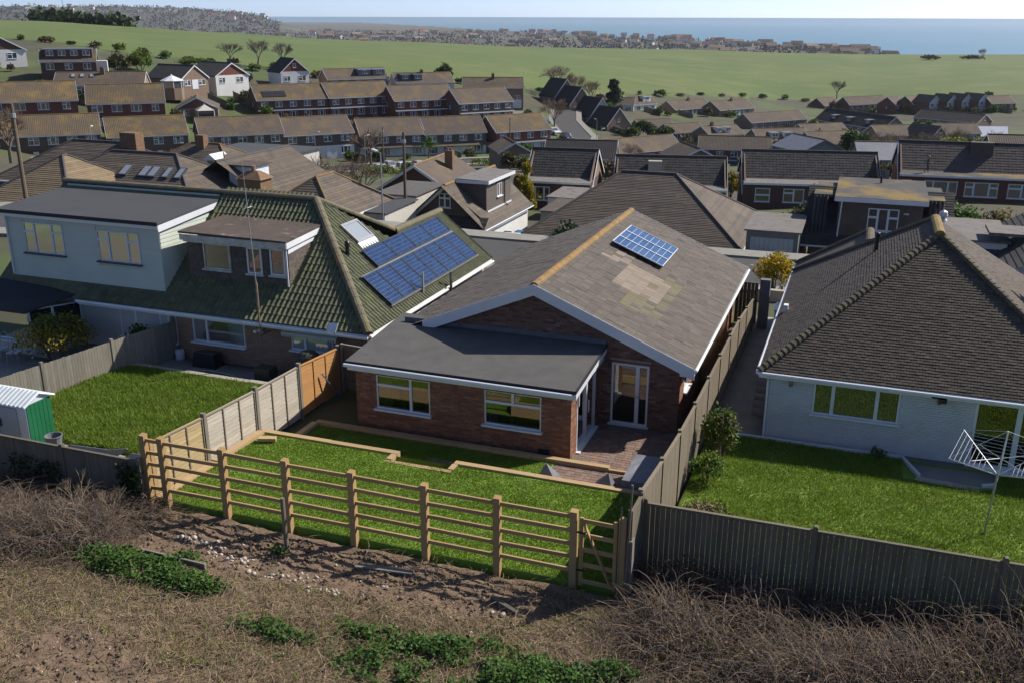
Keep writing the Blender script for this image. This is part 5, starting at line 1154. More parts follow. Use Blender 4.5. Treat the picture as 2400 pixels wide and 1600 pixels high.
# bramble thickets left and right
def bram_h(x, y):
    rgt = sstep(3.3,4.6,x)*sstep(-9.9,-8.6,y)*(1.0+.55*sstep(6.5,10,x)); lft = sstep(-7.4,-9.0,x)*sstep(-11.2,-9.4,y)*.95
    mid = .28*sstep(2.2,4,x)*sstep(-12.5,-10,y)
    return np.clip((rgt+lft+mid)*(.62+.55*fbm(x*.55,y*.55,61)),0,1.6)
for nm, n, mat, rr_, sd in (('bramble_canes',15000,'twig',(.004,.010),5),('dead_canes',8500,'twig_grey',(.004,.009),6),('pale_canes',2600,'twig_pale',(.004,.008),7)):
    x, y = samp(n*3,-15,14,-13,-6.0, lambda x,y: notgarden(x,y)*np.clip(bram_h(x,y)*1.1,0,1)); h = bram_h(x,y)
    stems('bramble_canes' if nm == 'bramble_canes' else nm, x, y, scrub_z(x,y)+R.uniform(0,.55,len(x))*h, R.normal(2.3,1.3,len(x)), R.uniform(.4,1.5,len(x)), R.uniform(.05,.55,len(x))*h, R.uniform(*rr_,len(x)), mat, K=7, seed=sd, up0=R.normal(.05,.25,len(x))*h, label={'bramble_canes':'arching brown bramble canes in the thickets','dead_canes':'grey dead canes tangled in the thickets','pale_canes':'pale canes standing out of the thickets'}[nm], wob=.05)
x, y = samp(60000,-15,14,-13,-6.0, lambda x,y: notgarden(x,y)*np.clip(bram_h(x,y)*.55*sstep(-.15,.35,fbm(x*.8,y*.8,77))+.02*(x > 3),0,1)); h = bram_h(x,y)
rt = x > 0
leaves('bramble_leaves', np.stack([x,y,scrub_z(x,y)+h*R.uniform(.25,1.05,len(x))],1)[rt], .055, 'leaf_olive', 21, .5, label='olive bramble leaves on the thicket before the dark fence')
k = R.uniform(0,1,len(x)) < .3
leaves('young_bramble_leaves', np.stack([x+.2,y+.1,scrub_z(x,y)+h*R.uniform(.5,1.15,len(x))],1)[rt & k], .05, 'leaf_bronze', 22, .5, label='bronze young bramble leaves on the thicket')
leaves('thicket_leaves', np.stack([x,y,scrub_z(x,y)+h*R.uniform(.0,.6,len(x))],1)[~rt][::3], .05, 'leaf_green', 23, .5, label='few green leaves low in the left thicket')
# nettles and docks in clumps
def weed(x, y):
    c = [(-7.6,-9.7,1.7,.55),(-5.6,-9.9,1.5,.5),(-9.2,-9.6,1.4,.7),(.9,-10.2,1.9,.75),(2.6,-10.4,1.9,.75),(3.6,-11.0,1.0,.6),(-1.2,-10.1,.7,.3),(3.7,-9.6,.5,.3),(-4.6,-7.95,.25,.18),(-6.2,-9.0,.5,.2),(8.4,-8.6,1.0,.4),(-2.7,-10.8,1.1,.4),(-.2,-11.2,1.0,.5),(10.3,-8.3,.9,.6)]
    s = 0*x
    for a,b,p,q_ in c: s = s+np.exp(-(((x-a)/p)**2+((y-b)/q_)**2)*1.1)
    return np.clip(s*(.6+.9*fbm(x*1.6,y*1.6,91)),0,1.3)
x, y = samp(160000,-12,12,-14,-6.5, lambda x,y: notgarden(x,y)*sstep(.22,.75,weed(x,y))); h = weed(x,y)
leaves('nettle_patch', np.stack([x,y,scrub_z(x,y)+.03+.26*h*R.uniform(.1,1,len(x))],1), .062, 'leaf_nettle', 24, .65, label='patches of green nettles and weeds on the rough ground')
k = R.uniform(0,1,len(x)) < .25
leaves('young_nettles', np.stack([x,y,scrub_z(x,y)+.05+.27*h*R.uniform(.7,1.1,len(x))],1)[k], .045, 'leaf_green', 25, .7, label='brighter leaf tips on the nettle patches')
x, y = samp(30000,-12,12,-14,-6.5, lambda x,y: notgarden(x,y)*sstep(.05,.5,fbm(x*.7,y*.7,95))*.55*(1-.8*soilmask(x,y)))
leaves('ground_weeds', np.stack([x,y,scrub_fine(x,y)+.02],1), .035, 'leaf_green', 26, .8, label='sparse small weeds between the dry stalks')
blades('rough_ground_grass', 'thin grass tufts on the rough ground', 26000, -11,11,-14,-7.2, lambda x,y: scrub_fine(x,y), .10, 'blade', clump=.7, skip=lambda x,y: ~notgarden(x,y) | (soilmask(x,y) > .5), seed=31, lean=1)
blades('rough_ground_dry_grass', 'dry grass tufts on the rough ground', 30000, -11,12,-14,-6.8, lambda x,y: scrub_fine(x,y), .12, 'blade_dry', clump=.5, skip=lambda x,y: ~notgarden(x,y) | (soilmask(x,y) > .6), seed=33, lean=1.2)
# chalk rubble and clods
def stones(name, n, dens, smin, smax, mat, label, x0=-11, x1=9, y0=-14, y1=-7.1, seed=0):
    rr = np.random.default_rng(seed); x, y = samp(n,x0,x1,y0,y1,lambda x,y: notgarden(x,y)*dens(x,y)); m = len(x)
    ph = (1+5**.5)/2; ico = np.array([(-1,ph,0),(1,ph,0),(-1,-ph,0),(1,-ph,0),(0,-1,ph),(0,1,ph),(0,-1,-ph),(0,1,-ph),(ph,0,-1),(ph,0,1),(-ph,0,-1),(-ph,0,1)])/1.9
    fi = np.array([(0,11,5),(0,5,1),(0,1,7),(0,7,10),(0,10,11),(1,5,9),(5,11,4),(11,10,2),(10,7,6),(7,1,8),(3,9,4),(3,4,2),(3,2,6),(3,6,8),(3,8,9),(4,9,5),(2,4,11),(6,2,10),(8,6,7),(9,8,1)])
    s = (smin+(smax-smin)*rr.uniform(0,1,m)**2.5)
    v = ico[None]*(s[:,None]*rr.uniform(.6,1.3,(m,3)))[:,None,:]*rr.uniform(.75,1.2,(m,12,1)); v[:,:,2] *= .75
    v += np.stack([x,y,scrub_fine(x,y)+s*.2],1)[:,None,:]
    np_obj(name, v.reshape(-1,3), (fi[None]+12*np.arange(m)[:,None,None]).reshape(-1,3), mat, None, kind='stuff', label=label)
def chalkm(x, y):
    s = 0*x
    for a,b,p,q_ in ((-6.5,-8.15,1.0,.28),(-5.2,-8.6,1.1,.35),(-3.6,-8.75,.9,.3),(1.05,-8.45,.33,.16),(-1.9,-8.4,.6,.2),(-2.9,-9.1,.8,.2)): s = s+np.exp(-(((x-a)/p)**2+((y-b)/q_)**2))
    return np.clip(s*(.5+.9*fbm(x*2,y*2,71)),0,1)
stones('chalk_rubble', 30000, lambda x,y: sstep(.2,.8,chalkm(x,y))*.9, .012, .07, 'chalk', 'pale chalk rubble scattered on bare soil near the rail fence', seed=2)
stones('soil_clods', 16000, lambda x,y: sstep(.3,.9,soilmask(x,y))*(1-.8*sstep(.2,.8,chalkm(x,y)))*.8, .012, .06, 'clod', 'dark soil clods along the rail fence', seed=3)
stones('scattered_stones', 1500, lambda x,y: .35+0*x, .012, .04, 'chalk', 'small pale stones scattered over the rough ground', seed=4)
# planks and a stake
def plank(label, p, q_, w, h, mat): return tag(MB().bar(p,q_,w,h).build('plank', mat), label, 'plank')
def sp(x, y, dz=.04): return (x, y, float(scrub_fine(np.array([x]),np.array([y]))[0])+dz)
plank('broken timber plank lying among weeds left of the stake', sp(-7.35,-9.15,.08), sp(-5.55,-9.25,.08), .05, .13, 'grey_timber')
plank('thin weathered plank lying in the shade of the rail fence', sp(-2.6,-7.85,.05), sp(-1.25,-7.75,.05), .16, .05, 'grey_timber')
plank('dark split log beside the small chalk heap', sp(.75,-8.15,.05), sp(1.4,-8.4,.05), .09, .09, 'bark')
plank('dark rotten branch lying below the garden gate', sp(2.1,-7.9,.05), sp(3.2,-8.15,.05), .06, .05, 'bark')
st = MB().tube([(-4.42,-7.78,.35),(-4.45,-7.77,1.0),(-4.47,-7.75,1.84)],.055,.05,8).build('fence_stake', 'fence_brown'); tag(st, 'lone rough round stake standing before the rail fence', 'stake')
st = MB().tube([(3.30,-7.05,.4),(3.36,-7.0,3.2)],.03,.025,6).build('thin_pole', 'fence_brown'); tag(st, 'thin bare pole standing at the gate corner of the board fence', 'pole')
st = MB().tube([(3.18,-7.2,.4),(3.20,-7.15,2.75)],.025,.02,6).build('thin_pole', 'fence_brown'); tag(st, 'shorter thin cane beside the pole at the gate corner', 'pole')

# ------------------------------------------------------------------ houses further down the hill
def course_roof(root, O, u, s, W, S, g, mat, planes=(), off=True, lip=.03, name='tile_courses'):
    O = V(O); u = V(u).normalized(); s = V(s).normalized(); n = u.cross(s); n = n if n.z > 0 else -n; mb = MB(); k = int(math.ceil(S/g))
    for r in range(k):
        b0 = r*g; b1 = min(S, b0+g+.01); o = O+n*random.uniform(0,.006)
        p = [o+s*b0+n*lip, o+u*W+s*b0+n*lip, o+u*W+s*b1+n*.008, o+s*b1+n*.008]; q_ = [o+s*b0-n*.01, o+u*W+s*b0-n*.01]
        b = len(mb.v); mb.v += [tuple(x) for x in p+q_]; mb.f += [(b,b+1,b+2,b+3),(b+4,b+5,b+1,b)]; mb.mi += [0,0]
    ob = mb.build(name, mat, root, off=off)
    if planes:
        rl = root_loc(root) if off is True else V((0,0,0)); bm = bmesh.new(); bm.from_mesh(ob.data); clip_planes(bm, [(V(co)-rl, V(no)) for co, no in planes]); bm.to_mesh(ob.data); bm.free()
    return ob
WC = {}
LAY = {'1':C1,'2':cols(0,.5,1),'3':cols(0,.28,.72,1),'t':[(0,.5,.68,1),(0,.5,0,.68),(.5,1,0,1)],'q':[(0,.27,.65,1),(0,.27,0,.65),(.27,.73,0,1),(.73,1,.65,1),(.73,1,0,.65)],'h':[(0,1,.5,1),(0,1,0,.5)]}
def bwin(root, wall, a, z, w, h, L, dep, lay='2', fm='upvc', glass='glass_far', t=.09, name='window', y=None):
    """cached window; wall F/R/L/B of a box with front at y=0"""
    key = (round(w,2),round(h,2),lay,fm,glass,t)
    if key not in WC:
        f = MB(); pn = []
        for (u0,u1,v0,v1) in LAY[lay]:
            a0,a1,b0,b1 = u0*w,u1*w,v0*h,v1*h; k = t*.8
            f.box(a0,a1,-.06,.02,b0,b0+k); f.box(a0,a1,-.06,.02,b1-k,b1); f.box(a0,a0+k,-.06,.02,b0+k,b1-k); f.box(a1-k,a1,-.06,.02,b0+k,b1-k); pn.append((a0+k,a1-k,b0+k,b1-k))
        f.box(-.05,w+.05,-.12,.0,-.06,0)
        WC[key] = (f.mesh('window', fm), [MB().box(p[0]-.01,p[1]+.01,-.025,.0,p[2]-.01,p[3]+.01).mesh('pane', glass) for p in pn])
    me, pm_ = WC[key]; y = 0 if y is None else y
    loc, rz = {'F':((a,y-.0,z),0),'R':((L,a,z),math.pi/2),'L':((0,a+w,z),-math.pi/2),'B':((a+w,dep,z),math.pi)}[wall]
    o = inst(me, name, root, loc, (0,0,rz))
    for p in pm_: inst(p, 'pane', o, (0,0,0))
    return o
def door(root, a, z, L, mat='door_dark', w=.9, h=2.0, y=0): MB().box(a,a+w,y-.05,y,z,z+h).build('door', mat, root, off=False)
def bhouse(name, label, loc, ang, L, dep, eh, pit, kind, wallm, roofm, cat='house', group=None, lower=None, ov=.3, fas='upvc', chim=None, gable=None, course=None, skip_roof=False):
    H_ = thing(name, label, cat, loc, ang, group); sk = 3.0
    w_ = MB(); ra = dep/2 if kind == 'E' else L/2; rise = ra*pit
    def shell(z0, z1, m): w_.hexa([(0,0,z0),(L,0,z0),(L,dep,z0),(0,dep,z0),(0,0,z1),(L,0,z1),(L,dep,z1),(0,dep,z1)], m)
    if lower: shell(-sk, lower[1], 1); w_.hexa([(.002,.002,lower[1]),(L-.002,.002,lower[1]),(L-.002,dep-.002,lower[1]),(.002,dep-.002,lower[1]),(.002,.002,eh),(L-.002,.002,eh),(L-.002,dep-.002,eh),(.002,dep-.002,eh)], 0)
    else: shell(-sk, eh, 0)
    w_.build('wall', [wallm, lower[0] if lower else wallm], H_, off=False)
    if kind == 'E':
        for x in (0, L-.15): MB().prism([(x+.003,.01,eh),(x+.003,dep-.01,eh),(x+.003,dep/2,eh+rise-.08)], (.144,0,0)).build('gable', gable or wallm, H_, off=False)
    else:
        for y in (0, dep-.15): MB().prism([(.01,y+.003,eh),(L/2,y+.003,eh+rise-.08),(L-.01,y+.003,eh)], (0,.144,0)).build('gable', gable or wallm, H_, off=False)
    if not skip_roof:
        t = .14
        if kind == 'E':
            c = math.hypot(1,pit)
            for sg in (0,1):
                y0, y1 = (-ov, dep/2) if sg == 0 else (dep+ov, dep/2); z0, z1 = eh-ov*pit, eh+rise
                MB().hexa([(-.2,y0,z0-t+.02),(L+.2,y0,z0-t+.02),(L+.2,y1,z1-t),(-.2,y1,z1-t),(-.2,y0,z0+.02),(L+.2,y0,z0+.02),(L+.2,y1,z1),(-.2,y1,z1)]).build('roof', roofm+('_x' if roofm+'_x' in M else ''), H_, off=False)
                if course and sg == 0: course_roof(H_, (-.2,y0,z0+.02), X_, V((0,y1-y0,z1-z0-.02)), L+.4, math.hypot(y1-y0,z1-z0), course[1], course[0], off=False)
            MB().box(-.2,L+.2,-ov-.04,-ov-.01,eh-ov*pit-.17,eh-ov*pit-.0).build('fascia', fas, H_, off=False)
            for x in (-.23, L+.2):
                for sg in (0,1):
                    y0, y1 = (-ov, dep/2) if sg == 0 else (dep+ov, dep/2); z0, z1 = eh-ov*pit, eh+rise
                    MB().hexa([(x,y0,z0-.22),(x+.03,y0,z0-.22),(x+.03,y1,z1-.22),(x,y1,z1-.22),(x,y0,z0+.035),(x+.03,y0,z0+.035),(x+.03,y1,z1+.035),(x,y1,z1+.035)]).build('bargeboard', fas, H_, off=False)
            MB().tube([(-.2,dep/2,eh+rise),(L+.2,dep/2,eh+rise)],.11,.11,7).build('ridge', 'ridge_dark' if roofm in ('roof_black','roof_dark') else 'ridge_far', H_, off=False)
        else:
            for sg in (0,1):
                x0, x1 = (-ov, L/2) if sg == 0 else (L+ov, L/2); z0, z1 = eh-ov*pit, eh+rise
                MB().hexa([(x0,-.25,z0-t+.02),(x0,dep+.2,z0-t+.02),(x1,dep+.2,z1-t),(x1,-.25,z1-t),(x0,-.25,z0+.02),(x0,dep+.2,z0+.02),(x1,dep+.2,z1),(x1,-.25,z1)][::1]).build('roof', roofm+('_y' if roofm+'_y' in M else ''), H_, off=False)
                MB().hexa([(x0,-.29,z0-.24),(x1,-.29,z1-.24),(x1,-.255,z1-.24),(x0,-.255,z0-.24),(x0,-.29,z0+.03),(x1,-.29,z1+.03),(x1,-.255,z1+.03),(x0,-.255,z0+.03)]).build('bargeboard', fas, H_, off=False)
            MB().tube([(L/2,-.25,eh+rise),(L/2,dep+.2,eh+rise)],.11,.11,7).build('ridge', 'ridge_dark' if roofm in ('roof_black','roof_dark') else 'ridge_far', H_, off=False)
    if chim:
        cx, cy, ct = chim; zt = eh+rise; c_ = MB().box(cx-.4,cx+.4,cy-.3,cy+.3,zt-1.6,zt+ct).build('chimney', 'chimney_brick', H_, off=False)
        for d in (-.18,.18): MB().lathe((cx+d,cy,zt+ct),[(.11,0),(.09,.3)],8).build('chimney_pot', 'rust', c_, off=False)
    return H_
def dormer(H_, x0, x1, y0, zb, zt, dep_, wallm, roofm='felt_grey', wins=1, fm='upvc', side=None, over=.2):
    """flat-roofed dormer on the front slope, local coordinates"""
    d = MB().box(x0,x1,y0,y0+dep_,zb,zt).build('dormer', wallm, H_, off=False)
    MB().box(x0-over,x1+over,y0-over,y0+dep_,zt+.001,zt+.10).build('dormer_roof', roofm, d, off=False); MB().box(x0-over,x1+over,y0-over-.03,y0-over-.002,zt-.12,zt+.09).build('fascia', fm, d, off=False)
    w_ = (x1-x0)/wins
    for i in range(wins):
        ww_ = min(1.5,w_*.7); bwin(H_, 'F', x0+w_*(i+.5)-ww_/2, zb+(zt-zb)*.30, ww_, (zt-zb)*.55, 0, 0, '2', y=y0)
HOUSES=[
('T1a','E',-133.8,100.4,-7.57,0.755,18.4,5.0,9.0,0.66,'t1'),
('T1b','E',-121.5,115.8,-8.66,0.789,13.9,5.0,9.0,0.66,'t1'),
('T1c','E',-111.7,129.2,-9.56,0.786,15.7,5.0,9.0,0.66,'t1'),
('T1d','E',-101.4,141.5,-10.33,0.847,14.5,5.0,9.0,0.66,'t1'),
('T1e','E',-90.9,153.6,-11.25,0.711,13.6,5.0,9.0,0.66,'t1'),
('T1f','E',-80.4,162.3,-11.40,0.724,13.7,5.0,9.0,0.66,'t1'),
('T1g','E',-68.0,171.9,-11.46,0.873,13.8,5.0,9.0,0.66,'red'),
('T2a','E',-126.7,170.3,-6.44,0.831,16.9,5.0,9.0,0.68,'t2'),
('T2b','E',-114.8,182.6,-6.42,0.891,16.1,5.0,9.0,0.68,'t2'),
('T2c','E',-101.2,190.0,-7.26,0.867,16.3,5.0,9.0,0.68,'t2'),
('T2d','E',-87.1,196.6,-7.99,0.923,15.6,5.0,9.0,0.68,'t2'),
('TLa','E',-149.6,115.7,-3.42,0.781,16.2,5.0,9.0,0.72,'tl'),
('TLb','E',-137.2,128.5,-4.27,0.693,14.4,5.0,9.0,0.72,'tl'),
('TLc','E',-153.8,137.5,-1.80,0.534,17.9,2.6,8.0,0.60,'bung'),
('TLd','E',-163.6,144.6,2.58,0.693,11.2,2.6,8.0,0.60,'dorm'),
('TLe','G',-183.1,145.7,4.55,1.007,10.5,2.8,14.0,0.55,'bw'),
('d1','G',-142.1,163.8,-1.62,1.375,7.8,2.6,12.0,0.70,'bung'),
('d2','G',-140.9,174.8,-1.61,1.241,9.4,2.6,12.0,0.60,'bw'),
('e','G',-136.0,195.3,-1.63,0.952,7.6,3.2,9.0,0.85,'bw'),
('d3','G',-134.8,151.8,-7.06,0.614,8.7,2.5,10.0,0.50,'bung'),
('f1','E',-129.1,206.7,-3.90,0.840,17.1,2.6,8.0,0.60,'bung'),
('f2','E',-114.0,217.1,-5.15,0.721,16.2,2.8,8.0,0.60,'bw'),
('f3','E',-98.6,226.4,-6.46,0.385,16.6,4.2,8.0,0.60,'bung'),
('k1','G',-83.3,261.9,-10.95,0.873,8.2,2.6,9.0,1.20,'k'),
('k2','G',-76.7,255.5,-12.76,0.873,8.2,2.6,9.0,1.20,'k'),
('k3','G',-68.8,249.5,-15.22,0.873,8.2,2.6,9.0,1.20,'k'),
('k4','G',-61.9,243.1,-16.86,0.905,8.2,2.6,9.0,1.10,'k'),
('u','E',-80.5,294.0,-15.66,0.201,13.9,2.8,7.0,0.55,'bw'),
('v','E',-67.7,302.4,-16.13,0.996,10.1,2.8,7.0,0.70,'bw'),
('g1','E',-56.3,314.9,-18.42,0.958,17.9,2.8,9.0,0.60,'g'),
('g2','E',-42.2,322.3,-18.72,0.966,17.8,2.8,9.0,0.60,'g'),
('g3','E',-27.9,293.9,-19.68,0.883,24.7,2.6,8.0,0.60,'g'),
('i','E',-28.7,197.9,-16.21,0.137,16.0,5.0,8.0,0.60,'red'),
('j','E',-46.3,184.1,-16.71,0.910,21.8,2.8,8.0,0.65,'bung'),
('l','E',-9.6,310.4,-19.48,-0.861,31.7,2.6,9.0,0.75,'k'),
('l1','E',-11.1,405.4,-22.96,1.011,12.1,5.0,8.0,0.70,'red'),
('l2','E',-1.1,403.7,-22.16,0.807,22.1,5.0,8.0,0.70,'red'),
('l3','E',16.5,400.7,-21.37,1.047,8.0,5.0,8.0,0.70,'red'),
('l4','E',23.0,400.5,-20.81,0.944,11.1,5.0,8.0,0.70,'red'),
('h1','G',28.6,395.2,-19.73,0.733,5.7,4.6,9.0,0.90,'wg'),
('h2','G',35.0,394.9,-19.19,0.744,5.5,4.6,9.0,0.90,'wg'),
('h3','G',40.1,394.5,-18.68,0.756,5.4,4.6,9.0,0.90,'wg'),
('h4','G',46.0,394.0,-18.30,0.767,5.2,4.6,9.0,0.90,'wg'),
('h5','E',50.6,393.5,-19.24,0.611,10.9,5.0,8.0,0.60,'red'),
('m','E',21.7,345.5,-20.96,-0.592,23.0,2.6,9.0,0.55,'k'),
('n1','E',-42.2,236.2,-17.48,0.751,10.8,2.5,8.0,0.50,'bung'),
('n2','E',-31.8,234.9,-17.58,0.812,11.3,2.5,8.0,0.50,'bung'),
('n3','E',-18.5,229.5,-17.72,0.559,14.2,2.5,9.0,0.55,'bung'),
('n4','E',-5.0,230.5,-18.08,0.657,15.1,2.5,9.0,0.55,'bung'),
('o','G',-3.5,155.5,-10.62,0.633,8.7,2.6,10.0,0.45,'grey'),
('pp','G',22.2,245.4,-17.19,0.806,6.4,3.0,9.0,0.90,'red'),
('F2','E',6.4,125.8,-7.45,0.214,5.8,2.6,8.0,0.50,'grey'),
('F4','G',-19.7,123.4,-8.70,0.502,6.8,2.6,9.0,0.50,'bung'),
('F6','E',-39.6,118.4,-8.52,0.193,10.9,2.6,8.0,0.55,'k'),
('F8','E',23.8,124.8,-5.87,0.121,7.0,2.6,9.0,0.50,'bung'),
('F5','G',-51.5,130.1,-9.83,0.563,5.6,2.6,9.0,0.55,'bung'),
('F10','E',-56.0,258.9,-18.97,0.586,10.7,2.6,8.0,0.50,'bung'),
('F11','E',-9.0,260.4,-18.67,0.671,14.1,2.6,8.0,0.50,'bung'),
('F12','E',9.9,245.8,-17.01,0.527,12.1,2.6,8.0,0.55,'bung'),
('F13','E',25.2,265.2,-17.78,0.371,11.7,2.6,8.0,0.55,'bung'),
('N1','E',-27.2,74.0,-4.76,0.126,7.1,2.8,9.5,0.62,'n'),
('N2','E',-18.4,78.7,-5.72,0.203,12.0,2.8,9.5,0.62,'n'),
('N3','E',-5.0,83.1,-5.05,0.188,14.3,2.8,9.5,0.62,'n'),
('N4','E',10.8,85.7,-3.62,0.065,15.1,2.8,9.5,0.62,'n'),
]
ORD = ['first','second','third','fourth','fifth','sixth','seventh']
LBL = {
'T1a':'long brown pantiled terrace at the far left end of the near terrace row','T1b':'terrace block second from the far left in the near terrace row, bare bush before it','T1c':'terrace block with pale porches, third from the left in the near terrace row','T1d':'terrace block behind the olive bushes, fourth in the near terrace row','T1e':'terrace block behind the telegraph pole, fifth in the near terrace row','T1f':'terrace block behind the palm tree, sixth in the near terrace row','T1g':'red brick terrace end house with white ground floor beside the parked cars',
'T2a':'terrace block with a dark solar array, leftmost of the upper terrace row','T2b':'brown terrace block joining the one with solar array, upper terrace row','T2c':'red brown terrace block, third of the upper terrace row','T2d':'dark fronted terrace block, rightmost of the upper terrace row',
'TLa':'red brick terrace with mossy pantiles cut by the left picture edge','TLb':'red brick terrace with mossy pantiles and four upper windows, beside a chimney',
'TLc':'long brown bungalow roof with three skylights below the dormered house','TLd':'dark bungalow with four windowed flat dormer at the foot of the field','TLe':'topmost left gabled house with white lower wall against the green field',
'd1':'tan gabled bungalow with round white conservatory below the field','d2':'pale walled gabled bungalow with red brown gable below the field','e':'tall white house with black roof and red brown gable below the field','d3':'dark gabled bungalow with cream roofed conservatory above the near terraces',
'f1':'brown bungalow with two grey dormers at the foot of the field','f2':'brown bungalow with black dormers and scaffold at the foot of the field','f3':'brown roofed house with garage and tall chimney at the end of the drive',
'k1':'black roofed house topmost of the four stepping down by the bare trees','k2':'black roofed house second of the four stepping down by the bare trees','k3':'black roofed house with white side wall, third of the four stepping down','k4':'black roofed house with arched gable window, lowest of the four stepping down',
'u':'low cream walled bungalow with brown roof below the dark conifer','v':'white bungalow with white dormer beside the cream walled bungalow','g1':'brown semi detached bungalow with two roof lights below the field','g2':'brown semi detached bungalow with chimney, right of the one with roof lights','g3':'row of brown bungalows with orange ridge right of the semi detached pair',
'i':'dark red brick terrace with five upper windows above the slate roofs','j':'long brown roofed bungalow with dark brick gable below the black roofed houses','l':'large black roofed bungalow with red gable in the right distance',
'l1':'small far house left of the long red brown row','l2':'long red brown far house with many white windows','l3':'narrow red brown far house with steep front roof','l4':'red brown far house next to the white gabled row',
'h1':'far house with white gable, leftmost of four','h2':'far house with white gable, second of four','h3':'far house with white gable, third of four','h4':'far house with pale blue gable, rightmost of four','h5':'dark far house at the right picture edge',
'm':'long dark roofed row of bungalows before the white gables','n1':'brown bungalow roof behind the dark red terrace, leftmost','n2':'brown bungalow roof with small white dormers behind the dark red terrace','n3':'broad brown hipped bungalow with two white dormers behind the hedge','n4':'broad brown bungalow roof behind the dark evergreen','o':'grey metal roofed house with low gable behind the slate roofs','pp':'brown house with pale pointed gable among bare trees',
'F2':'slate grey roofed bungalow with sunlit slope left of the brown red bungalow','F4':'small hipped looking brown bungalow before the dark red terrace','F5':'small brown roofed bungalow before the red end terrace','F6':'low black roof with chimney above the dark slate bungalow','F8':'brown roof above the red bungalow at the right edge','F10':'low brown bungalow below the cream walled bungalow','F11':'brown bungalow roof below the large black roof','F12':'brown bungalow among bare trees right of the dark evergreen','F13':'brown bungalow left of the glaring roof',
'N1':'bungalow with dark slate roof and flat roofed rear, behind the dormer house','N2':'bungalow with dark mottled roof and stone chimney behind the hipped roof','N3':'bungalow with dark green roof behind the mossy flat roof','N4':'brown roofed red bungalow with a person standing on its flat roof'}
NM = {'t1':'terrace_block','t2':'terrace_block','tl':'terrace_block','red':'brick_house','bung':'bungalow','bw':'bungalow','dorm':'dormer_bungalow','k':'black_roofed_house','g':'semi_detached_bungalow','wg':'gabled_house','grey':'grey_roofed_house','n':'slate_roofed_bungalow'}
GRP = {'t1':'near terrace row','t2':'upper terrace row','tl':'left terrace pair','k':'black roofed houses','wg':'white gabled far houses','n':'slate roofed bungalows'}
HB = {}
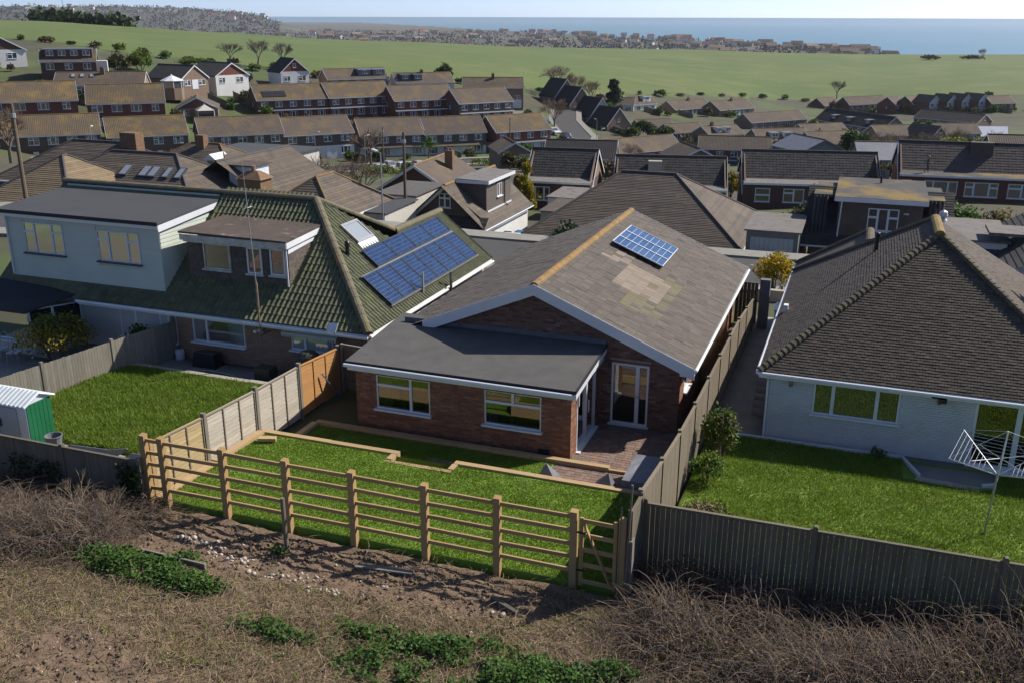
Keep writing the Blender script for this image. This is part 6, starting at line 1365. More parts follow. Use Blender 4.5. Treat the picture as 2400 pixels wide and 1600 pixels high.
for (n, kd, ax, ay, ez, ang, L, eh, dep, pit, st) in HOUSES:
    loc = (ax, ay, ez-eh); fm = 'upvc'
    args = dict(group=GRP.get(st))
    if st == 't1':
        H_ = bhouse(NM[st], LBL[n], loc, ang, L, dep, eh, pit, kd, 'wall_brown', 'roof_orange' if n in ('T1a','T1b') else 'roof_brown', lower=('render_white' if n not in ('T1a','T1b') else 'wall_darkbrick',2.45), **args)
        k = max(3, round(L/3.3))
        for i in range(k):
            a = (i+.5)*L/k; bwin(H_,'F',a-.9,3.25,1.7,1.25,L,dep,'q' if i % 2 else 't'); 
            if i % 3 == 2: door(H_, a-.4, .1, L, 'door_dark' if i % 2 else 'upvc')
            else: bwin(H_,'F',a-1.0,.75,2.0,1.45,L,dep,'3')
        if n in ('T1f','T1e'): MB().hexa([(.2,-1.0,2.25),(L,-1.0,2.25),(L,-.02,2.75),(.2,-.02,2.75),(.2,-1.0,2.33),(L,-1.0,2.33),(L,-.02,2.85),(.2,-.02,2.85)]).build('porch_roof', 'roof_brown_x', H_, off=False)
    elif st == 'tl':
        H_ = bhouse(NM[st], LBL[n], loc, ang, L, dep, eh, pit, kd, 'wall_red', 'roof_orange', **args)
        for i in range(4): a = (i+.5)*L/4; w_ = (2.0,1.9,2.0,1.35)[i]; bwin(H_,'F',a-w_/2,3.2,w_,1.3,L,dep,('t','2','3','t')[i]); bwin(H_,'F',a-w_/2,.6,w_,1.4,L,dep,'3')
    elif st in ('t2',) or (st == 'red' and n in ('T1g','i','l1','l2','l3','l4','h5','pp')):
        red = st == 'red'
        H_ = bhouse(NM[st], LBL[n], loc, ang, L, dep, eh, pit, kd, 'wall_red' if (red or n == 'T2c') else ('wall_darkbrick' if n != 'T2d' else 'wall_brown'), 'roof_orange' if n in ('T1g','T2a','T2b') else 'roof_brown', lower=(('render_white' if n == 'T1g' else 'wall_red'),2.4) if n not in ('pp',) else None, gable='wall_red' if n in ('T1g','T2c','T2d','l1','l2') else None, **args)
        if kd == 'E':
            k = max(2, round(L/3.4))
            for i in range(k):
                a = (i+.5)*L/k; bwin(H_,'F',a-.8,3.2,1.6,1.2,L,dep,'2' if i % 2 else 't'); bwin(H_,'F',a-.9,.7,1.8,1.4,L,dep,'3')
            if n[0] in 'TI' or n == 'i': MB().box(-.1,L+.1,-.85,-.02,2.42,2.58).build('canopy', 'felt_pale', H_, off=False); MB().box(-.1,L+.1,-.88,-.855,2.36,2.6).build('fascia', 'upvc', H_, off=False)
            if n != 'i': bwin(H_,'L',dep/2-.3,3.2,.6,.9,L,dep,'1')
        else: bwin(H_,'F',L/2-1,3.2,2,1.2,L,dep,'2')
        if n == 'T2a':
            c_ = math.hypot(1,pit); sv_ = V((0,1,pit)).normalized(); nv = V((0,-pit,1)).normalized(); o_ = V((1.6,-.3+.9,eh-.3*pit+.9*pit))
            for r in range(2):
                for c in range(5):
                    p0 = o_+X_*(c*1.1)+sv_*(r*1.05)+nv*.1; MB().hexa([p0,p0+X_*1.08,p0+X_*1.08+sv_*1.02,p0+sv_*1.02,p0+nv*.04,p0+X_*1.08+nv*.04,p0+X_*1.08+sv_*1.02+nv*.04,p0+sv_*1.02+nv*.04]).build('solar_module', 'black_plastic', H_, off=False)
    elif st == 'k':
        H_ = bhouse(NM[st], LBL[n], loc, ang, L, dep, eh, pit, kd, 'wall_tan' if n != 'k3' else 'render_pale', 'roof_black', **args)
        if kd == 'G':
            bwin(H_,'F',L/2-.4,eh+.6,.8,1.0,L,dep,'1'); bwin(H_,'F',L/2-2.6,.7,1.6,1.3,L,dep,'t')
            if n in ('k3','k4'): bwin(H_,'L',1.5,.8,1.6,1.3,L,dep,'t'); bwin(H_,'L',5,.8,1.2,1.3,L,dep,'1')
        else:
            k = round(L/4)
            for i in range(k): bwin(H_,'F',(i+.5)*L/k-.9,.7,1.8,1.3,L,dep,'t')
            if n == 'l':
                for fx in (.22,.45,.72): dormer(H_, L*fx, L*fx+2.2, .9, eh+.5, eh+1.9, 2.2, 'wall_brown', 'felt_pale')
            bwin(H_,'R',dep/2-.5,eh+.4,.9,1.1,L,dep,'1')
    elif st == 'wg':
        H_ = bhouse(NM[st], LBL[n], loc, ang, L, dep, eh, pit, kd, 'wall_red', 'roof_brown', gable='render_white', **args)
        MB().box(.05,L-.05,-.06,-.005,2.3,eh+.02).build('front_panel', 'render_white', H_, off=False)
        for a in (.7, L-2.0): bwin(H_,'F',a,2.9,1.3,1.2,L,dep,'2',y=-.06)
        MB().box(.3,L-.3,-.07,0,0,2.1).build('garage_door', 'upvc', H_, off=False)
    elif st == 'n':
        H_ = bhouse(NM[st], LBL[n], loc, ang, L, dep, eh, pit, kd, 'wall_red' if n == 'N4' else 'wall_darkbrick', 'roof_dark', gable='wall_tan', skip_roof=True, **args)
        rf = MB(); rise = dep/2*pit
        y0 = 1.6; z0 = eh+y0*pit*0+.15; zt = eh+rise; cm = {'N1':'roof_course','N2':'roof_course','N3':'roof_course','N4':'roof_course_brown'}[n]
        for sg in (0,1):
            ya, yb, za = (y0-.0, dep/2, z0) if sg == 0 else (dep+.3, dep/2, eh-.2)
            MB().hexa([(-.2,ya,za-.14),(L+.2,ya,za-.14),(L+.2,yb,zt-.14),(-.2,yb,zt-.14),(-.2,ya,za-.02),(L+.2,ya,za-.02),(L+.2,yb,zt-.02),(-.2,yb,zt-.02)]).build('roof', 'roof_dark_x', H_, off=False)
            if sg == 0:
                sv_ = V((0,yb-ya,zt-za)); W_ = L+.4
                # individual tiles in courses on the slope seen
                me = MB().hexa([(.01,0,-.01),(.365,0,-.01),(.365,.37,-.03),(.01,.37,-.03),(.01,0,.03),(.365,0,.03),(.365,.37,.008),(.01,.37,.008)]).mesh('roof_tile', cm)
                sl_ = sv_.length; svn = sv_.normalized(); rot = (math.atan2(svn.z, svn.y),0,0); rows = int(sl_/.36); k = int(W_/.375); tot = 0; rest = MB()
                for r_ in range(rows):
                    for c_ in range(k):
                        p = V((-.2+c_*.375, ya, za))+svn*(r_*.36+.02)+V((0,0,random.uniform(0,.012)))
                        if tot < 120: inst(me, 'roof_tile', H_, p, rot); tot += 1
                        else:
                            nv = X_.cross(svn); rest.hexa([p+X_*.01-nv*.01,p+X_*.365-nv*.01,p+X_*.365+svn*.37-nv*.03,p+X_*.01+svn*.37-nv*.03,p+X_*.01+nv*.03,p+X_*.365+nv*.03,p+X_*.365+svn*.37+nv*.008,p+X_*.01+svn*.37+nv*.008])
                rest.build('tile_covering', cm, H_, off=False, kind='stuff')
        for x in (-.24, L+.2):
            for ya, yb, za in ((-.5,dep/2,eh-1.0),(dep+.3,dep/2,eh-.2)):
                MB().hexa([(x,ya,za-.26),(x+.035,ya,za-.26),(x+.035,yb,zt-.26),(x,yb,zt-.26),(x,ya,za+.03),(x+.035,ya,za+.03),(x+.035,yb,zt+.03),(x,yb,zt+.03)]).build('bargeboard', 'upvc', H_, off=False)
        MB().tube([(-.2,dep/2,zt),(L+.2,dep/2,zt)],.12,.12,7).build('ridge', 'ridge_dark', H_, off=False)
        MB().hexa([(-.1,-.5,eh+.0),(L+.1,-.5,eh+.0),(L+.1,2.2,eh+.15),(-.1,2.2,eh+.15),(-.1,-.5,eh+.08),(L+.1,-.5,eh+.08),(L+.1,2.2,eh+.25),(-.1,2.2,eh+.25)]).build('flat_roof', 'felt_pale' if n != 'N4' else 'felt_moss', H_, off=False)
        MB().box(-.12,L+.12,-.54,-.505,eh-.14,eh+.09).build('fascia', 'upvc', H_, off=False)
        wl = {'N1':((.5,2.2,'3'),(4.6,1.4,'h')),'N2':((7.5,2.4,'3'),(10.3,1.2,'h')),'N3':((1.2,1.6,'h'),(4.2,2.2,'t'),(8,2.2,'3'),(11,1.6,'h')),'N4':((.2,1.0,'h'),(2.4,3.3,'3'),(6.4,3.2,'q'),(10.5,2.6,'t'))}[n]
        for a, w_, ly in wl: bwin(H_,'F',a,.75,w_,1.5,L,dep,ly,t=.11,glass='glass_dark' if n != 'N4' else 'glass_far')
        bwin(H_,'R',1.2,.8,1.2,1.4,L,dep,'1',t=.11)
        if n == 'N2': MB().box(3.5,5.0,dep*.30,dep*.30+1.0,eh+1.2,eh+2.55).build('chimney','kerb_stone',H_,off=False)
        if n == 'N4': MB().box(7.0,9.2,dep*.36,dep*.36+1.2,eh+1.4,eh+3.15).build('dormer','roof_course_brown',H_,off=False)
    elif st == 'grey':
        H_ = bhouse(NM[st], LBL[n], loc, ang, L, dep, eh, pit, kd, 'grey_wall', 'metal_roof', fas='felt_pale'); bwin(H_,'F',L*.55,.8,1.8,1.4,L,dep,'2')
    else:
        wm = {'bung':'wall_tan','bw':'render_white','dorm':'wall_darkbrick','g':'wall_tan'}[st]
        H_ = bhouse(NM[st], LBL[n], loc, ang, L, dep, eh, pit, kd, wm, {'e':'roof_black','u':'roof_brown','d1':'roof_dark','d2':'roof_dark'}.get(n,'roof_brown'), gable={'TLe':'wall_darkbrick','d2':'wall_red','e':'wall_red','g1':'wall_tan','g2':'wall_tan','d3':'wall_darkbrick','j':'wall_darkbrick'}.get(n), chim={'TLc':(L*.52,dep/2-.6,.9),'f2':(L*.5,dep/2,.7),'f3':(L*.5,dep/2-.5,1.0),'g1':(L*.55,dep/2-.6,.6),'g2':(L*.55,dep/2-.6,.7),'n2':(L*.3,dep/2,.9)}.get(n))
        if kd == 'G':
            bwin(H_,'F',L*.1,.8,1.7,1.3,L,dep,'t'); bwin(H_,'F',L*.62,.8,2.0,1.3,L,dep,'t')
            if n == 'e': bwin(H_,'F',L/2-.5,eh+.9,.9,1.1,L,dep,'1')
            if n == 'd1': MB().box(L*.38,L*.6,-.06,0,0,2.1).build('door','upvc',H_,off=False)
        else:
            k = max(2, round(L/3.6))
            for i in range(k):
                a = (i+.5)*L/k; bwin(H_,'F',a-.8,.75,1.6,1.3,L,dep,'t' if i % 2 else '2')
            if n in ('g1','g2'): door(H_, L*.45, .1, L, 'upvc'); door(H_, L*.55, .1, L, 'upvc')
        if n == 'TLc':
            for fx in (.17,.27,.38):
                c_ = V((L*fx,dep*.28,eh+dep*.28*pit+.08)); f_ = MB().hexa([c_,c_+V((.9,0,0)),c_+V((.9,1.0,.6)),c_+V((0,1.0,.6)),c_+V((0,-.03,.08)),c_+V((.9,-.03,.08)),c_+V((.9,.97,.68)),c_+V((0,.97,.68))]).build('skylight','dark_sill',H_,off=False); MB().face([c_+V((.1,.06,.14)),c_+V((.8,.06,.14)),c_+V((.8,.9,.645)),c_+V((.1,.9,.645))]).build('pane','glass_blind',f_,off=False)
        if n == 'TLd': dormer(H_, .8, L-.6, .8, eh+.45, eh+2.45, 3, 'wall_darkbrick', 'felt_pale', 4); MB().box(L,L+2.2,2,5,-2,2.4).build('annexe','render_white',H_,off=False)
        if n == 'f1': dormer(H_, L*.52, L*.72, .8, eh+.6, eh+2.2, 3, 'grey_wall', 'metal_roof'); dormer(H_, L*.76, L*.96, .8, eh+.6, eh+2.2, 3, 'grey_wall', 'metal_roof')
        if n == 'f2': dormer(H_, L*.08, L*.24, .8, eh+.5, eh+2.1, 3, 'blue_clad', 'felt_edge'); dormer(H_, L*.30, L*.45, .8, eh+.5, eh+2.1, 3, 'blue_clad', 'felt_edge')
        if n == 'v': dormer(H_, L*.45, L*.8, .8, eh+.5, eh+2.3, 3, 'render_white', 'felt_pale')
        if n in ('n2','n3'): dormer(H_, L*.25, L*.4, .8, eh+.3, eh+1.7, 2.5, 'render_white', 'felt_pale'); dormer(H_, L*.5, L*.66, .8, eh+.3, eh+1.7, 2.5, 'render_white', 'felt_pale')
        if n == 'f3': MB().box(L*.78,L*.97,-.08,0,-1.4,.9).build('garage_door','upvc',H_,off=False)
    HB[n] = H_
def hip_house(name, label, x0, x1, y0, y1, eave, ridge, ground, wallm, coursem, ridgem, g=.2, over=.35, rx=None, cat='house', wins=(), fas='white_paint'):
    """axis-aligned hipped bungalow; ridge along the longer side"""
    H_ = thing(name, label, cat, ((x0+x1)/2,y0,ground)); w_, d_ = x1-x0, y1-y0
    mb = MB(); mb.box(x0+over,x1-over,y0+over,y1-over,ground-2,eave+.05); mb.build('wall', wallm, H_)
    if w_ >= d_: A_, B_ = V((x0+d_/2,(y0+y1)/2,ridge)), V((x1-d_/2,(y0+y1)/2,ridge))
    else: A_, B_ = V(((x0+x1)/2,y0+w_/2,ridge)), V(((x0+x1)/2,y1-w_/2,ridge))
    if rx: A_.x, B_.x = rx
    c = [V((x0,y0,eave)),V((x1,y0,eave)),V((x1,y1,eave)),V((x0,y1,eave))]
    if w_ >= d_: S4 = [(c[0],c[1],[(c[0],A_),(c[1],B_)],A_),(c[1],c[2],[(c[1],B_),(c[2],B_)],B_),(c[2],c[3],[(c[2],B_),(c[3],A_)],A_),(c[3],c[0],[(c[3],A_),(c[0],A_)],A_)]
    else: S4 = [(c[0],c[1],[(c[0],A_),(c[1],A_)],A_),(c[1],c[2],[(c[1],A_),(c[2],B_)],A_),(c[2],c[3],[(c[2],B_),(c[3],B_)],B_),(c[3],c[0],[(c[3],B_),(c[0],A_)],A_)]
    for p, q_, hips, top in S4:
        u = (q_-p).normalized(); W_ = (q_-p).length; foot = p+u*((top-p).dot(u)); sv = top-foot
        pl = []
        for hp_, ht in hips: pl.append(hipn(hp_, ht, (hp_-(p+q_)/2)))
        course_roof(H_, p, u, sv, W_, sv.length, g, coursem, planes=pl); 
    for p, t in ((c[0],A_),(c[1],B_ if w_ >= d_ else A_),(c[2],B_),(c[3],A_ if w_ >= d_ else B_)): MB().tube([p,t],.11,.11,7).build('hip', ridgem, H_)
    MB().tube([A_,B_],.12,.12,7).build('ridge', ridgem, H_)
    f_ = MB(); f_.box(x0-.02,x1+.02,y0-.04,y0,eave-.16,eave+.0); f_.box(x1,x1+.04,y0,y1,eave-.16,eave+.0); f_.build('fascia', fas, H_); gutter(H_, (x0,y0-.1,eave-.05), (x1,y0-.1,eave-.08), .06, fas)
    for a, z, ww_, hh_, ly in wins: win(H_, (a,y0+over-.03,z), X_, -Y_, ww_, hh_, LAY[ly], glass='glass_dark', t=.09)
    return H_
H4 = hip_house('hipped_bungalow', 'large hipped bungalow with brown plain tiles directly behind the brick bungalow', -14.7, .3, 37.4, 50.2, -2.15, 1.55, -4.7, 'render_white', 'roof_hip_brown', 'ridge_dark', .17, rx=(-9.3,-5.4), wins=[(-13.6,-4.1,1.6,1.5,'2'),(-4.2,-4.0,2.2,1.5,'3'),(-1.4,-4.0,.9,1.5,'1')])
H4['label'] = 'large hipped bungalow with brown plain tiles directly behind the brick bungalow'
ML1 = hip_house('hipped_bungalow', 'hipped bungalow with sunlit tan slope behind the clad house, far left', -52.6, -43.4, 26.4, 36, -.6, 2.4, -3.0, 'render_pale', 'roof_tan_course', 'ridge_dark', .2)
MLb = hip_house('hipped_bungalow', 'hipped bungalow at the left edge with brick chimney, before the near terraces', -61.5, -46.6, 36.4, 46, -.9, 2.0, -3.4, 'wall_tan', 'roof_hip_brown', 'ridge_dark', .2)
MB().box(-51.2,-49.6,40.6,41.6,.8,2.9).build('chimney','chimney_brick',MLb)
ML4 = hip_house('hipped_bungalow', 'hipped bungalow with orange lichen ridge behind the solar roof', -35.4, -28.3, 35.6, 45.2, -1.95, .55, -4.4, 'wall_tan', 'roof_hip_brown', 'ridge_far', .25)
ML3 = hip_house('hipped_bungalow', 'hipped bungalow with tiny white dormer before the near terraces', -64, -50, 54, 64.6, -3.4, -.4, -6.0, 'wall_tan', 'roof_hip_brown', 'ridge_far', .25)
m_ = MB(); m_.box(-54.7,-53.6,56.0,58,-2.4,-1.5); m_.prism([(-54.85,55.9,-1.5),(-53.45,55.9,-1.5),(-54.15,55.9,-.95)], (0,2.4,0)); d_ = m_.build('dormer', 'upvc', ML3); MB().box(-54.5,-53.8,55.96,55.99,-2.2,-1.6).build('pane','glass_far',d_)
MB().box(-57.6,-56.6,58.4,59.2,-1.2,.5).build('chimney','chimney_brick',ML3)
SKY = hip_house('skylight_house', 'long dark tiled house with skylights behind the clad house', -53, -36.4, 30.4, 41, -.9, 2.2, -3.2, 'wall_tan', 'roof_hip_brown', 'ridge_dark', .2)
su = V((0,5.3,3.1)).normalized(); sn_ = V((0,-3.1,5.3)).normalized()
for xx, ww_ in ((-45.2,.75),(-43.4,.75),(-42.6,.75),(-41.3,.6),(-40.2,.6)):
    p = V((xx,30.4,-.9))+su*3.3+sn_*.03; s_ = MB().hexa([p,p+X_*ww_,p+X_*ww_+su*1.2,p+su*1.2,p+sn_*.12,p+X_*ww_+sn_*.12,p+X_*ww_+su*1.2+sn_*.12,p+su*1.2+sn_*.12]).build('skylight','dark_sill',SKY)
    q_ = p+sn_*.125; MB().face([q_+X_*.08+su*.08,q_+X_*(ww_-.08)+su*.08,q_+X_*(ww_-.08)+su*1.12,q_+X_*.08+su*1.12]).build('pane','glass_blind',s_)
DM2 = thing('dormered_house', 'brown tiled house with white box dormer behind the clad house', 'house', (-36.5,40,-3.6))
MB().box(-39.4,-33.6,36.6,46,-5,-1.3).build('wall','wall_tan',DM2); course_roof(DM2,(-33.2,36.2,-1.35),Y_,(-5.4,0,3.1),10,6.22,.22,'roof_hip_brown'); course_roof(DM2,(-38.6,46.2,1.75),-Y_,(-5,0,-3.1),10,5.9,.22,'roof_hip_brown'); MB().tube([(-38.6,36.2,1.75),(-38.6,46.2,1.75)],.12,.12,7).build('ridge','ridge_dark',DM2)
d_ = MB().box(-38.2,-36.0,37.2,39.2,-.2,1.35).build('dormer','upvc',DM2); MB().box(-38.5,-35.8,36.9,39.4,1.351,1.46).build('dormer_roof','felt_old',d_); win(DM2,(-35.99,37.6,.1),Y_,X_,1.1,1.0,C1,glass='glass_dark',sill=None)
FL = thing('flat_roofed_extension','dark flat roofed extension with white fascia before the first terraces','extension',(-62,58,-4)); MB().box(-66,-55,70,78,-7,-3.1).build('wall','render_pale',FL); MB().box(-66.3,-54.7,69.6,78.3,-3.099,-2.9).build('flat_roof','felt_slate',FL); MB().box(-66.3,-54.7,69.55,69.595,-3.2,-2.88).build('fascia','upvc',FL)
CH = bhouse('gabled_bungalow','brown gabled bungalow with tall chimney beyond the dormer house',(-36.2,57.4,-5.9),.06,7.4,9.5,2.5,.62,'G','wall_darkbrick','roof_brown',chim=(5.2,5.5,.7)); bwin(CH,'F',1.2,.8,1.6,1.3,7.4,9.5,'t')
# house with the big tile-hung dormer
DH = thing('dormer_house', 'gabled bungalow with tile hung flat roofed dormer and orange lichen ridge', 'house', (-24.4,46,-6.4))
dhx, dhy0, dhy1, dez, drz = -24.4, 45.6, 57.5, -4.05, -.75
MB().box(-27.6,-21.1,46.6,57.2,-9,-3.9).build('wall','render_white',DH)
gp = MB(); gp.prism([(-27.4,46.5,-3.2),(-21.4,46.5,-3.2),(dhx,46.5,drz-.25)],(0,.14,0)); gp.build('gable','hung_tile',DH)
hw = 3.7; s_l = math.hypot(hw,drz-dez)
course_roof(DH,(dhx+hw,dhy0,dez),Y_,(-hw,0,drz-dez),dhy1-dhy0,s_l,.22,'roof_hip_brown'); course_roof(DH,(dhx-hw,dhy1,dez),-Y_,(hw,0,drz-dez),dhy1-dhy0,s_l,.22,'roof_course')
MB().tube([(dhx,46.2,drz),(dhx,dhy1,drz)],.13,.13,7).build('ridge','ridge_lichen',DH)
for sg in (1,-1): MB().hexa([(dhx,46.25,drz-.3),(dhx+sg*3.1,46.25,drz-.3-2.75),(dhx+sg*3.1,46.3,drz-.3-2.75),(dhx,46.3,drz-.3),(dhx,46.25,drz+.0),(dhx+sg*3.1,46.25,drz-2.75),(dhx+sg*3.1,46.3,drz-2.75),(dhx,46.3,drz+.0)]).build('bargeboard','upvc',DH)
course_roof(DH,(-28.2,45.2,-4.3),X_,(0,1.4,1.1),7.5,1.75,.22,'roof_course')
win(DH,(-25.0,46.48,-2.6),X_,-Y_,1.0,1.15,[(0,.5,.65,1),(0,.5,0,.65),(.5,1,.65,1),(.5,1,0,.65)],t=.09,glass='glass_blind')
dd = MB().box(-24.2,-21.7,48.6,54.4,-3.4,-.62).build('dormer','hung_tile',DH); MB().hexa([(-24.3,48.3,-.6),(-21.4,48.3,-.66),(-21.4,54.6,-.66),(-24.3,54.6,-.6),(-24.3,48.3,-.5),(-21.4,48.3,-.56),(-21.4,54.6,-.56),(-24.3,54.6,-.5)]).build('dormer_roof','felt_pale',dd)
mb = MB(); mb.box(-24.3,-21.37,48.26,48.3,-.85,-.58); mb.box(-21.4,-21.36,48.31,54.6,-.85,-.58); mb.build('fascia','upvc',dd); win(DH,(-21.68,51.0,-2.3),Y_,X_,1.1,1.1,cols(0,.5,1),glass='glass_dark',t=.08); pipe(DH,[(-21.6,52.6,-.8),(-21.6,52.6,-3.0),(-21.4,52.9,-3.3)],.05,'black_plastic')
MB().box(-21.66,-21.6,48.7,54.3,-3.32,-3.1).build('flashing','upvc',DH); gutter(DH,(dhx+hw+.06,dhy0,dez-.04),(dhx+hw+.06,dhy1,dez-.08),.06,'upvc')
# house with the mossy flat dormer (right of centre)
QH = thing('mossy_dormer_house', 'brick bungalow with mossy flat roofed dormer behind the white bungalow', 'house', (8,37,-3.7))
MB().box(4.4,12.0,37.0,46,-6,-1.0).build('wall','wall_tan',QH); course_roof(QH,(3.9,36.4,-1.15),X_,(0,4.2,3.0),8.6,5.16,.22,'roof_course')
for xg in (4.1,12.1): MB().prism([(xg,36.8,-1.1),(xg,45.5,-1.1),(xg,41,1.9)],(.1,0,0)).build('gable','hung_tile',QH)
qd = MB().box(5.85,10.65,37.2,43,-1.2,1.72).build('dormer','wall_brown',QH); MB().hexa([(5.6,36.9,1.73),(10.9,36.9,1.73),(10.9,43.5,1.95),(5.6,43.5,1.95),(5.6,36.9,1.83),(10.9,36.9,1.83),(10.9,43.5,2.05),(5.6,43.5,2.05)]).build('dormer_roof','felt_moss',qd)
MB().box(4.3,5.58,38.5,43.5,1.5,1.66).build('side_roof','felt_moss',qd); MB().box(10.92,11.9,38.5,43.5,1.5,1.66).build('side_roof','felt_moss',qd)
for xa in (4.35,11.0):
    for k in range(4): MB().tube([(xa+.1+k*.22,38.4,1.6),(xa+.1+k*.22,37.0,-.9)],.09,.09,6).build('tile_roll','roof_course',QH)
MB().box(5.6,10.9,36.86,36.9,1.55,1.80).build('fascia','upvc',qd); win(QH,(7.6,37.17,-.15),X_,-Y_,1.75,1.35,[(0,.32,.6,1),(0,.32,0,.6),(.32,.66,0,1),(.66,1,.6,1),(.66,1,0,.6)],t=.09,glass='glass_blind')
MB().lathe((9.75,37.14,.98),[(.02,-.04),(.15,-.03),(.15,.03),(.02,.04)],10).build('alarm_box','upvc',QH); MB().lathe((8.2,42,1.9),[(.07,0),(.07,.55)],8).build('vent_pipe','black_plastic',QH); pipe(QH,[(6.05,37.12,1.7),(5.95,37.1,-1.0)],.045,'white_paint'); gutter(QH,(3.9,36.35,-1.2),(12.5,36.35,-1.2),.06,'upvc')
# house at the right edge and its garage
RH = thing('blue_grey_house', 'slate blue roofed house cut by the right picture edge', 'house', (17,24,-1))
MB().box(14.2,22,27.5,36,-3,.2).build('wall','render_white',RH); course_roof(RH,(13.6,37,.0),-Y_,(4,0,2.6),10.5,4.77,.3,'roof_course'); MB().hexa([(13.6,30.6,1.35),(18,30.6,1.35),(18,33,1.35),(13.6,33,1.35),(13.6,30.6,1.5),(18,30.6,1.5),(18,33,1.5),(13.6,33,1.5)]).build('flat_roof','felt_pale',RH)
def garage(name, label, x0, x1, y0, y1, zb, zt, wallm, doorm, roofm, dside='F'):
    G_ = thing(name, label, 'garage', ((x0+x1)/2,y0,zb)); MB().box(x0,x1,y0,y1,zb-2,zt).build('wall', wallm, G_)
    MB().hexa([(x0-.15,y0-.15,zt),(x1+.15,y0-.15,zt),(x1+.15,y1+.15,zt+.12),(x0-.15,y1+.15,zt+.12),(x0-.15,y0-.15,zt+.1),(x1+.15,y0-.15,zt+.1),(x1+.15,y1+.15,zt+.22),(x0-.15,y1+.15,zt+.22)]).build('roof', roofm, G_)
    k = 9; dw = (x1-x0-.5)/k
    for i in range(k): MB().box(x0+.25+i*dw+.008,x0+.25+(i+1)*dw-.008,y0-.05,y0-.002,zb,zt-.35).build('door_panel', doorm, G_)
    return G_
garage('garage','green doored concrete garage beside the parked white car',-19.3,-16.6,55.5,61,-6.7,-4.2,'concrete','door_green','felt_old')
garage('garage','pale blue grey garage with mossy corrugated roof behind the bungalow roofs',.9,3.9,33.6,38.5,-2.6,.05,'grey_wall','shed_grey','felt_pale')
garage('garage','dark doored garage behind the white bungalow ridge',11.6,14.6,31.2,36.5,-1.6,.85,'render_white','blue_clad','felt_pale')
garage('garage','low flat roofed garages behind the solar roof',-31.0,-27.4,47,53,-4.6,-2.0,'render_pale','shed_grey','felt_grey')
garage('garage','flat roofed garage with white fascia left of the dormer house',-30.2,-26.6,40.0,45.5,-4.2,-2.1,'render_pale','shed_grey','felt_slate')
garage('garage','small flat garage with pale roof before the dark slate bungalow',-22.2,-19.6,66.5,72,-7.5,-5.0,'render_white','shed_white','felt_pale')
# conservatories and small white extras
def conservatory(label, p, r, roofm, n=8):
    C_ = thing('conservatory', label, 'conservatory', p); x,y,z = p
    MB().lathe(p,[(r,-2),(r,.6)],n).build('base','wall_tan',C_); MB().lathe((x,y,z+.6),[(r*.98,0),(r*.98,1.5)],n).build('glazing','glass_far',C_)
    MB().lathe((x,y,z+2.1),[(r*1.08,0),(r*1.08,.08),(.15,1.2),(.05,1.5)],n).build('roof',roofm,C_)
    for k in range(n): a = 2*math.pi*k/n; MB().bar((x+r*math.cos(a),y+r*math.sin(a),z+.6),(x+r*math.cos(a),y+r*math.sin(a),z+2.1),.1).build('mullion','upvc',C_)
conservatory('round white roofed conservatory on the tan gabled bungalow', tuple(HB['d1'].matrix_basis @ V((-4.0,-1.5,.2))), 2.4, 'upvc')
conservatory('cream roofed conservatory on the dark gabled bungalow', tuple(HB['d3'].matrix_basis @ V((6.0,-2.2,0))), 2.4, 'render_pale', 4)
gl = thing('glazed_roof', 'glaring white sloping roof catching the sun, right distance', 'roof', (57,330,-26)); gl.location.z = -24
gx0, gy0, gz0 = 36.5, 285.0, -20.6
MB().hexa([(gx0,gy0,gz0),(gx0+8.5,gy0+2,gz0),(gx0+8.5,gy0+6,gz0+2.6),(gx0,gy0+4,gz0+2.6),(gx0,gy0,gz0+.1),(gx0+8.5,gy0+2,gz0+.1),(gx0+8.5,gy0+6,gz0+2.7),(gx0,gy0+4,gz0+2.7)]).build('slope','glare_roof',gl); MB().box(gx0,gx0+8.4,gy0+2.2,gy0+5,gz0-3,gz0-.0).build('wall','render_white',gl)
# ------------------------------------------------------------------ roads following the slope
def road(name, pts, w, mat, lift=.12, kerb=True):
    P = [V((a,b,0)) for a,b in pts]; q = []
    for a, b in zip(P, P[1:]):
        k = max(1,int((b-a).length/3)); q += [a+(b-a)*i/k for i in range(k)]
    q.append(P[-1]); mb = MB(); kb = MB()
    for i, p in enumerate(q):
        d = (q[min(i+1,len(q)-1)]-q[max(i-1,0)]).normalized(); n = V((d.y,-d.x,0)); z = max(gz(p.x+n.x*s*w/2,p.y+n.y*s*w/2) for s in (-1,0,1))+lift
        mb.v += [tuple(p-n*w/2+Z_*z), tuple(p+n*w/2+Z_*z)]
        for s in (-1,1): kb.v += [tuple(p+n*s*(w/2+o)+Z_*(z+h)) for o, h in ((0,0),(0,.12),(1.6,.12),(1.6,-.6))]
    for i in range(len(q)-1):
        mb.f.append((2*i,2*i+1,2*i+3,2*i+2)); mb.mi.append(0)
        for s in range(2):
            a = 8*i+4*s; b = a+8
            for k in range(3): kb.f.append((a+k,a+k+1,b+k+1,b+k)); kb.mi.append(0)
    o = mb.build(name, mat); o['kind'] = 'structure'
    if kerb: k_ = kb.build('pavement', 'concrete'); k_['kind'] = 'structure'
road('road', [(-75,12),(-30,24.5),(0,27),(25,27.5),(60,27)], 6, 'asphalt')
road('road', [(-120,96),(-100,112),(-82,136),(-66,152),(-50,162),(-30,168)], 6, 'asphalt')
road('road', [(-60,176),(-58,196),(-62,215),(-72,235),(-78,255)], 6.5, 'asphalt')
road('drive', [(-17.5,36),(-18,45),(-18.2,54)], 3.2, 'drive', .1, False); road('drive', [(2.4,27),(2.4,33)], 3, 'asphalt', .1, False); road('drive', [(-84,228),(-80,221),(-68,212)], 5, 'drive', .15, False)

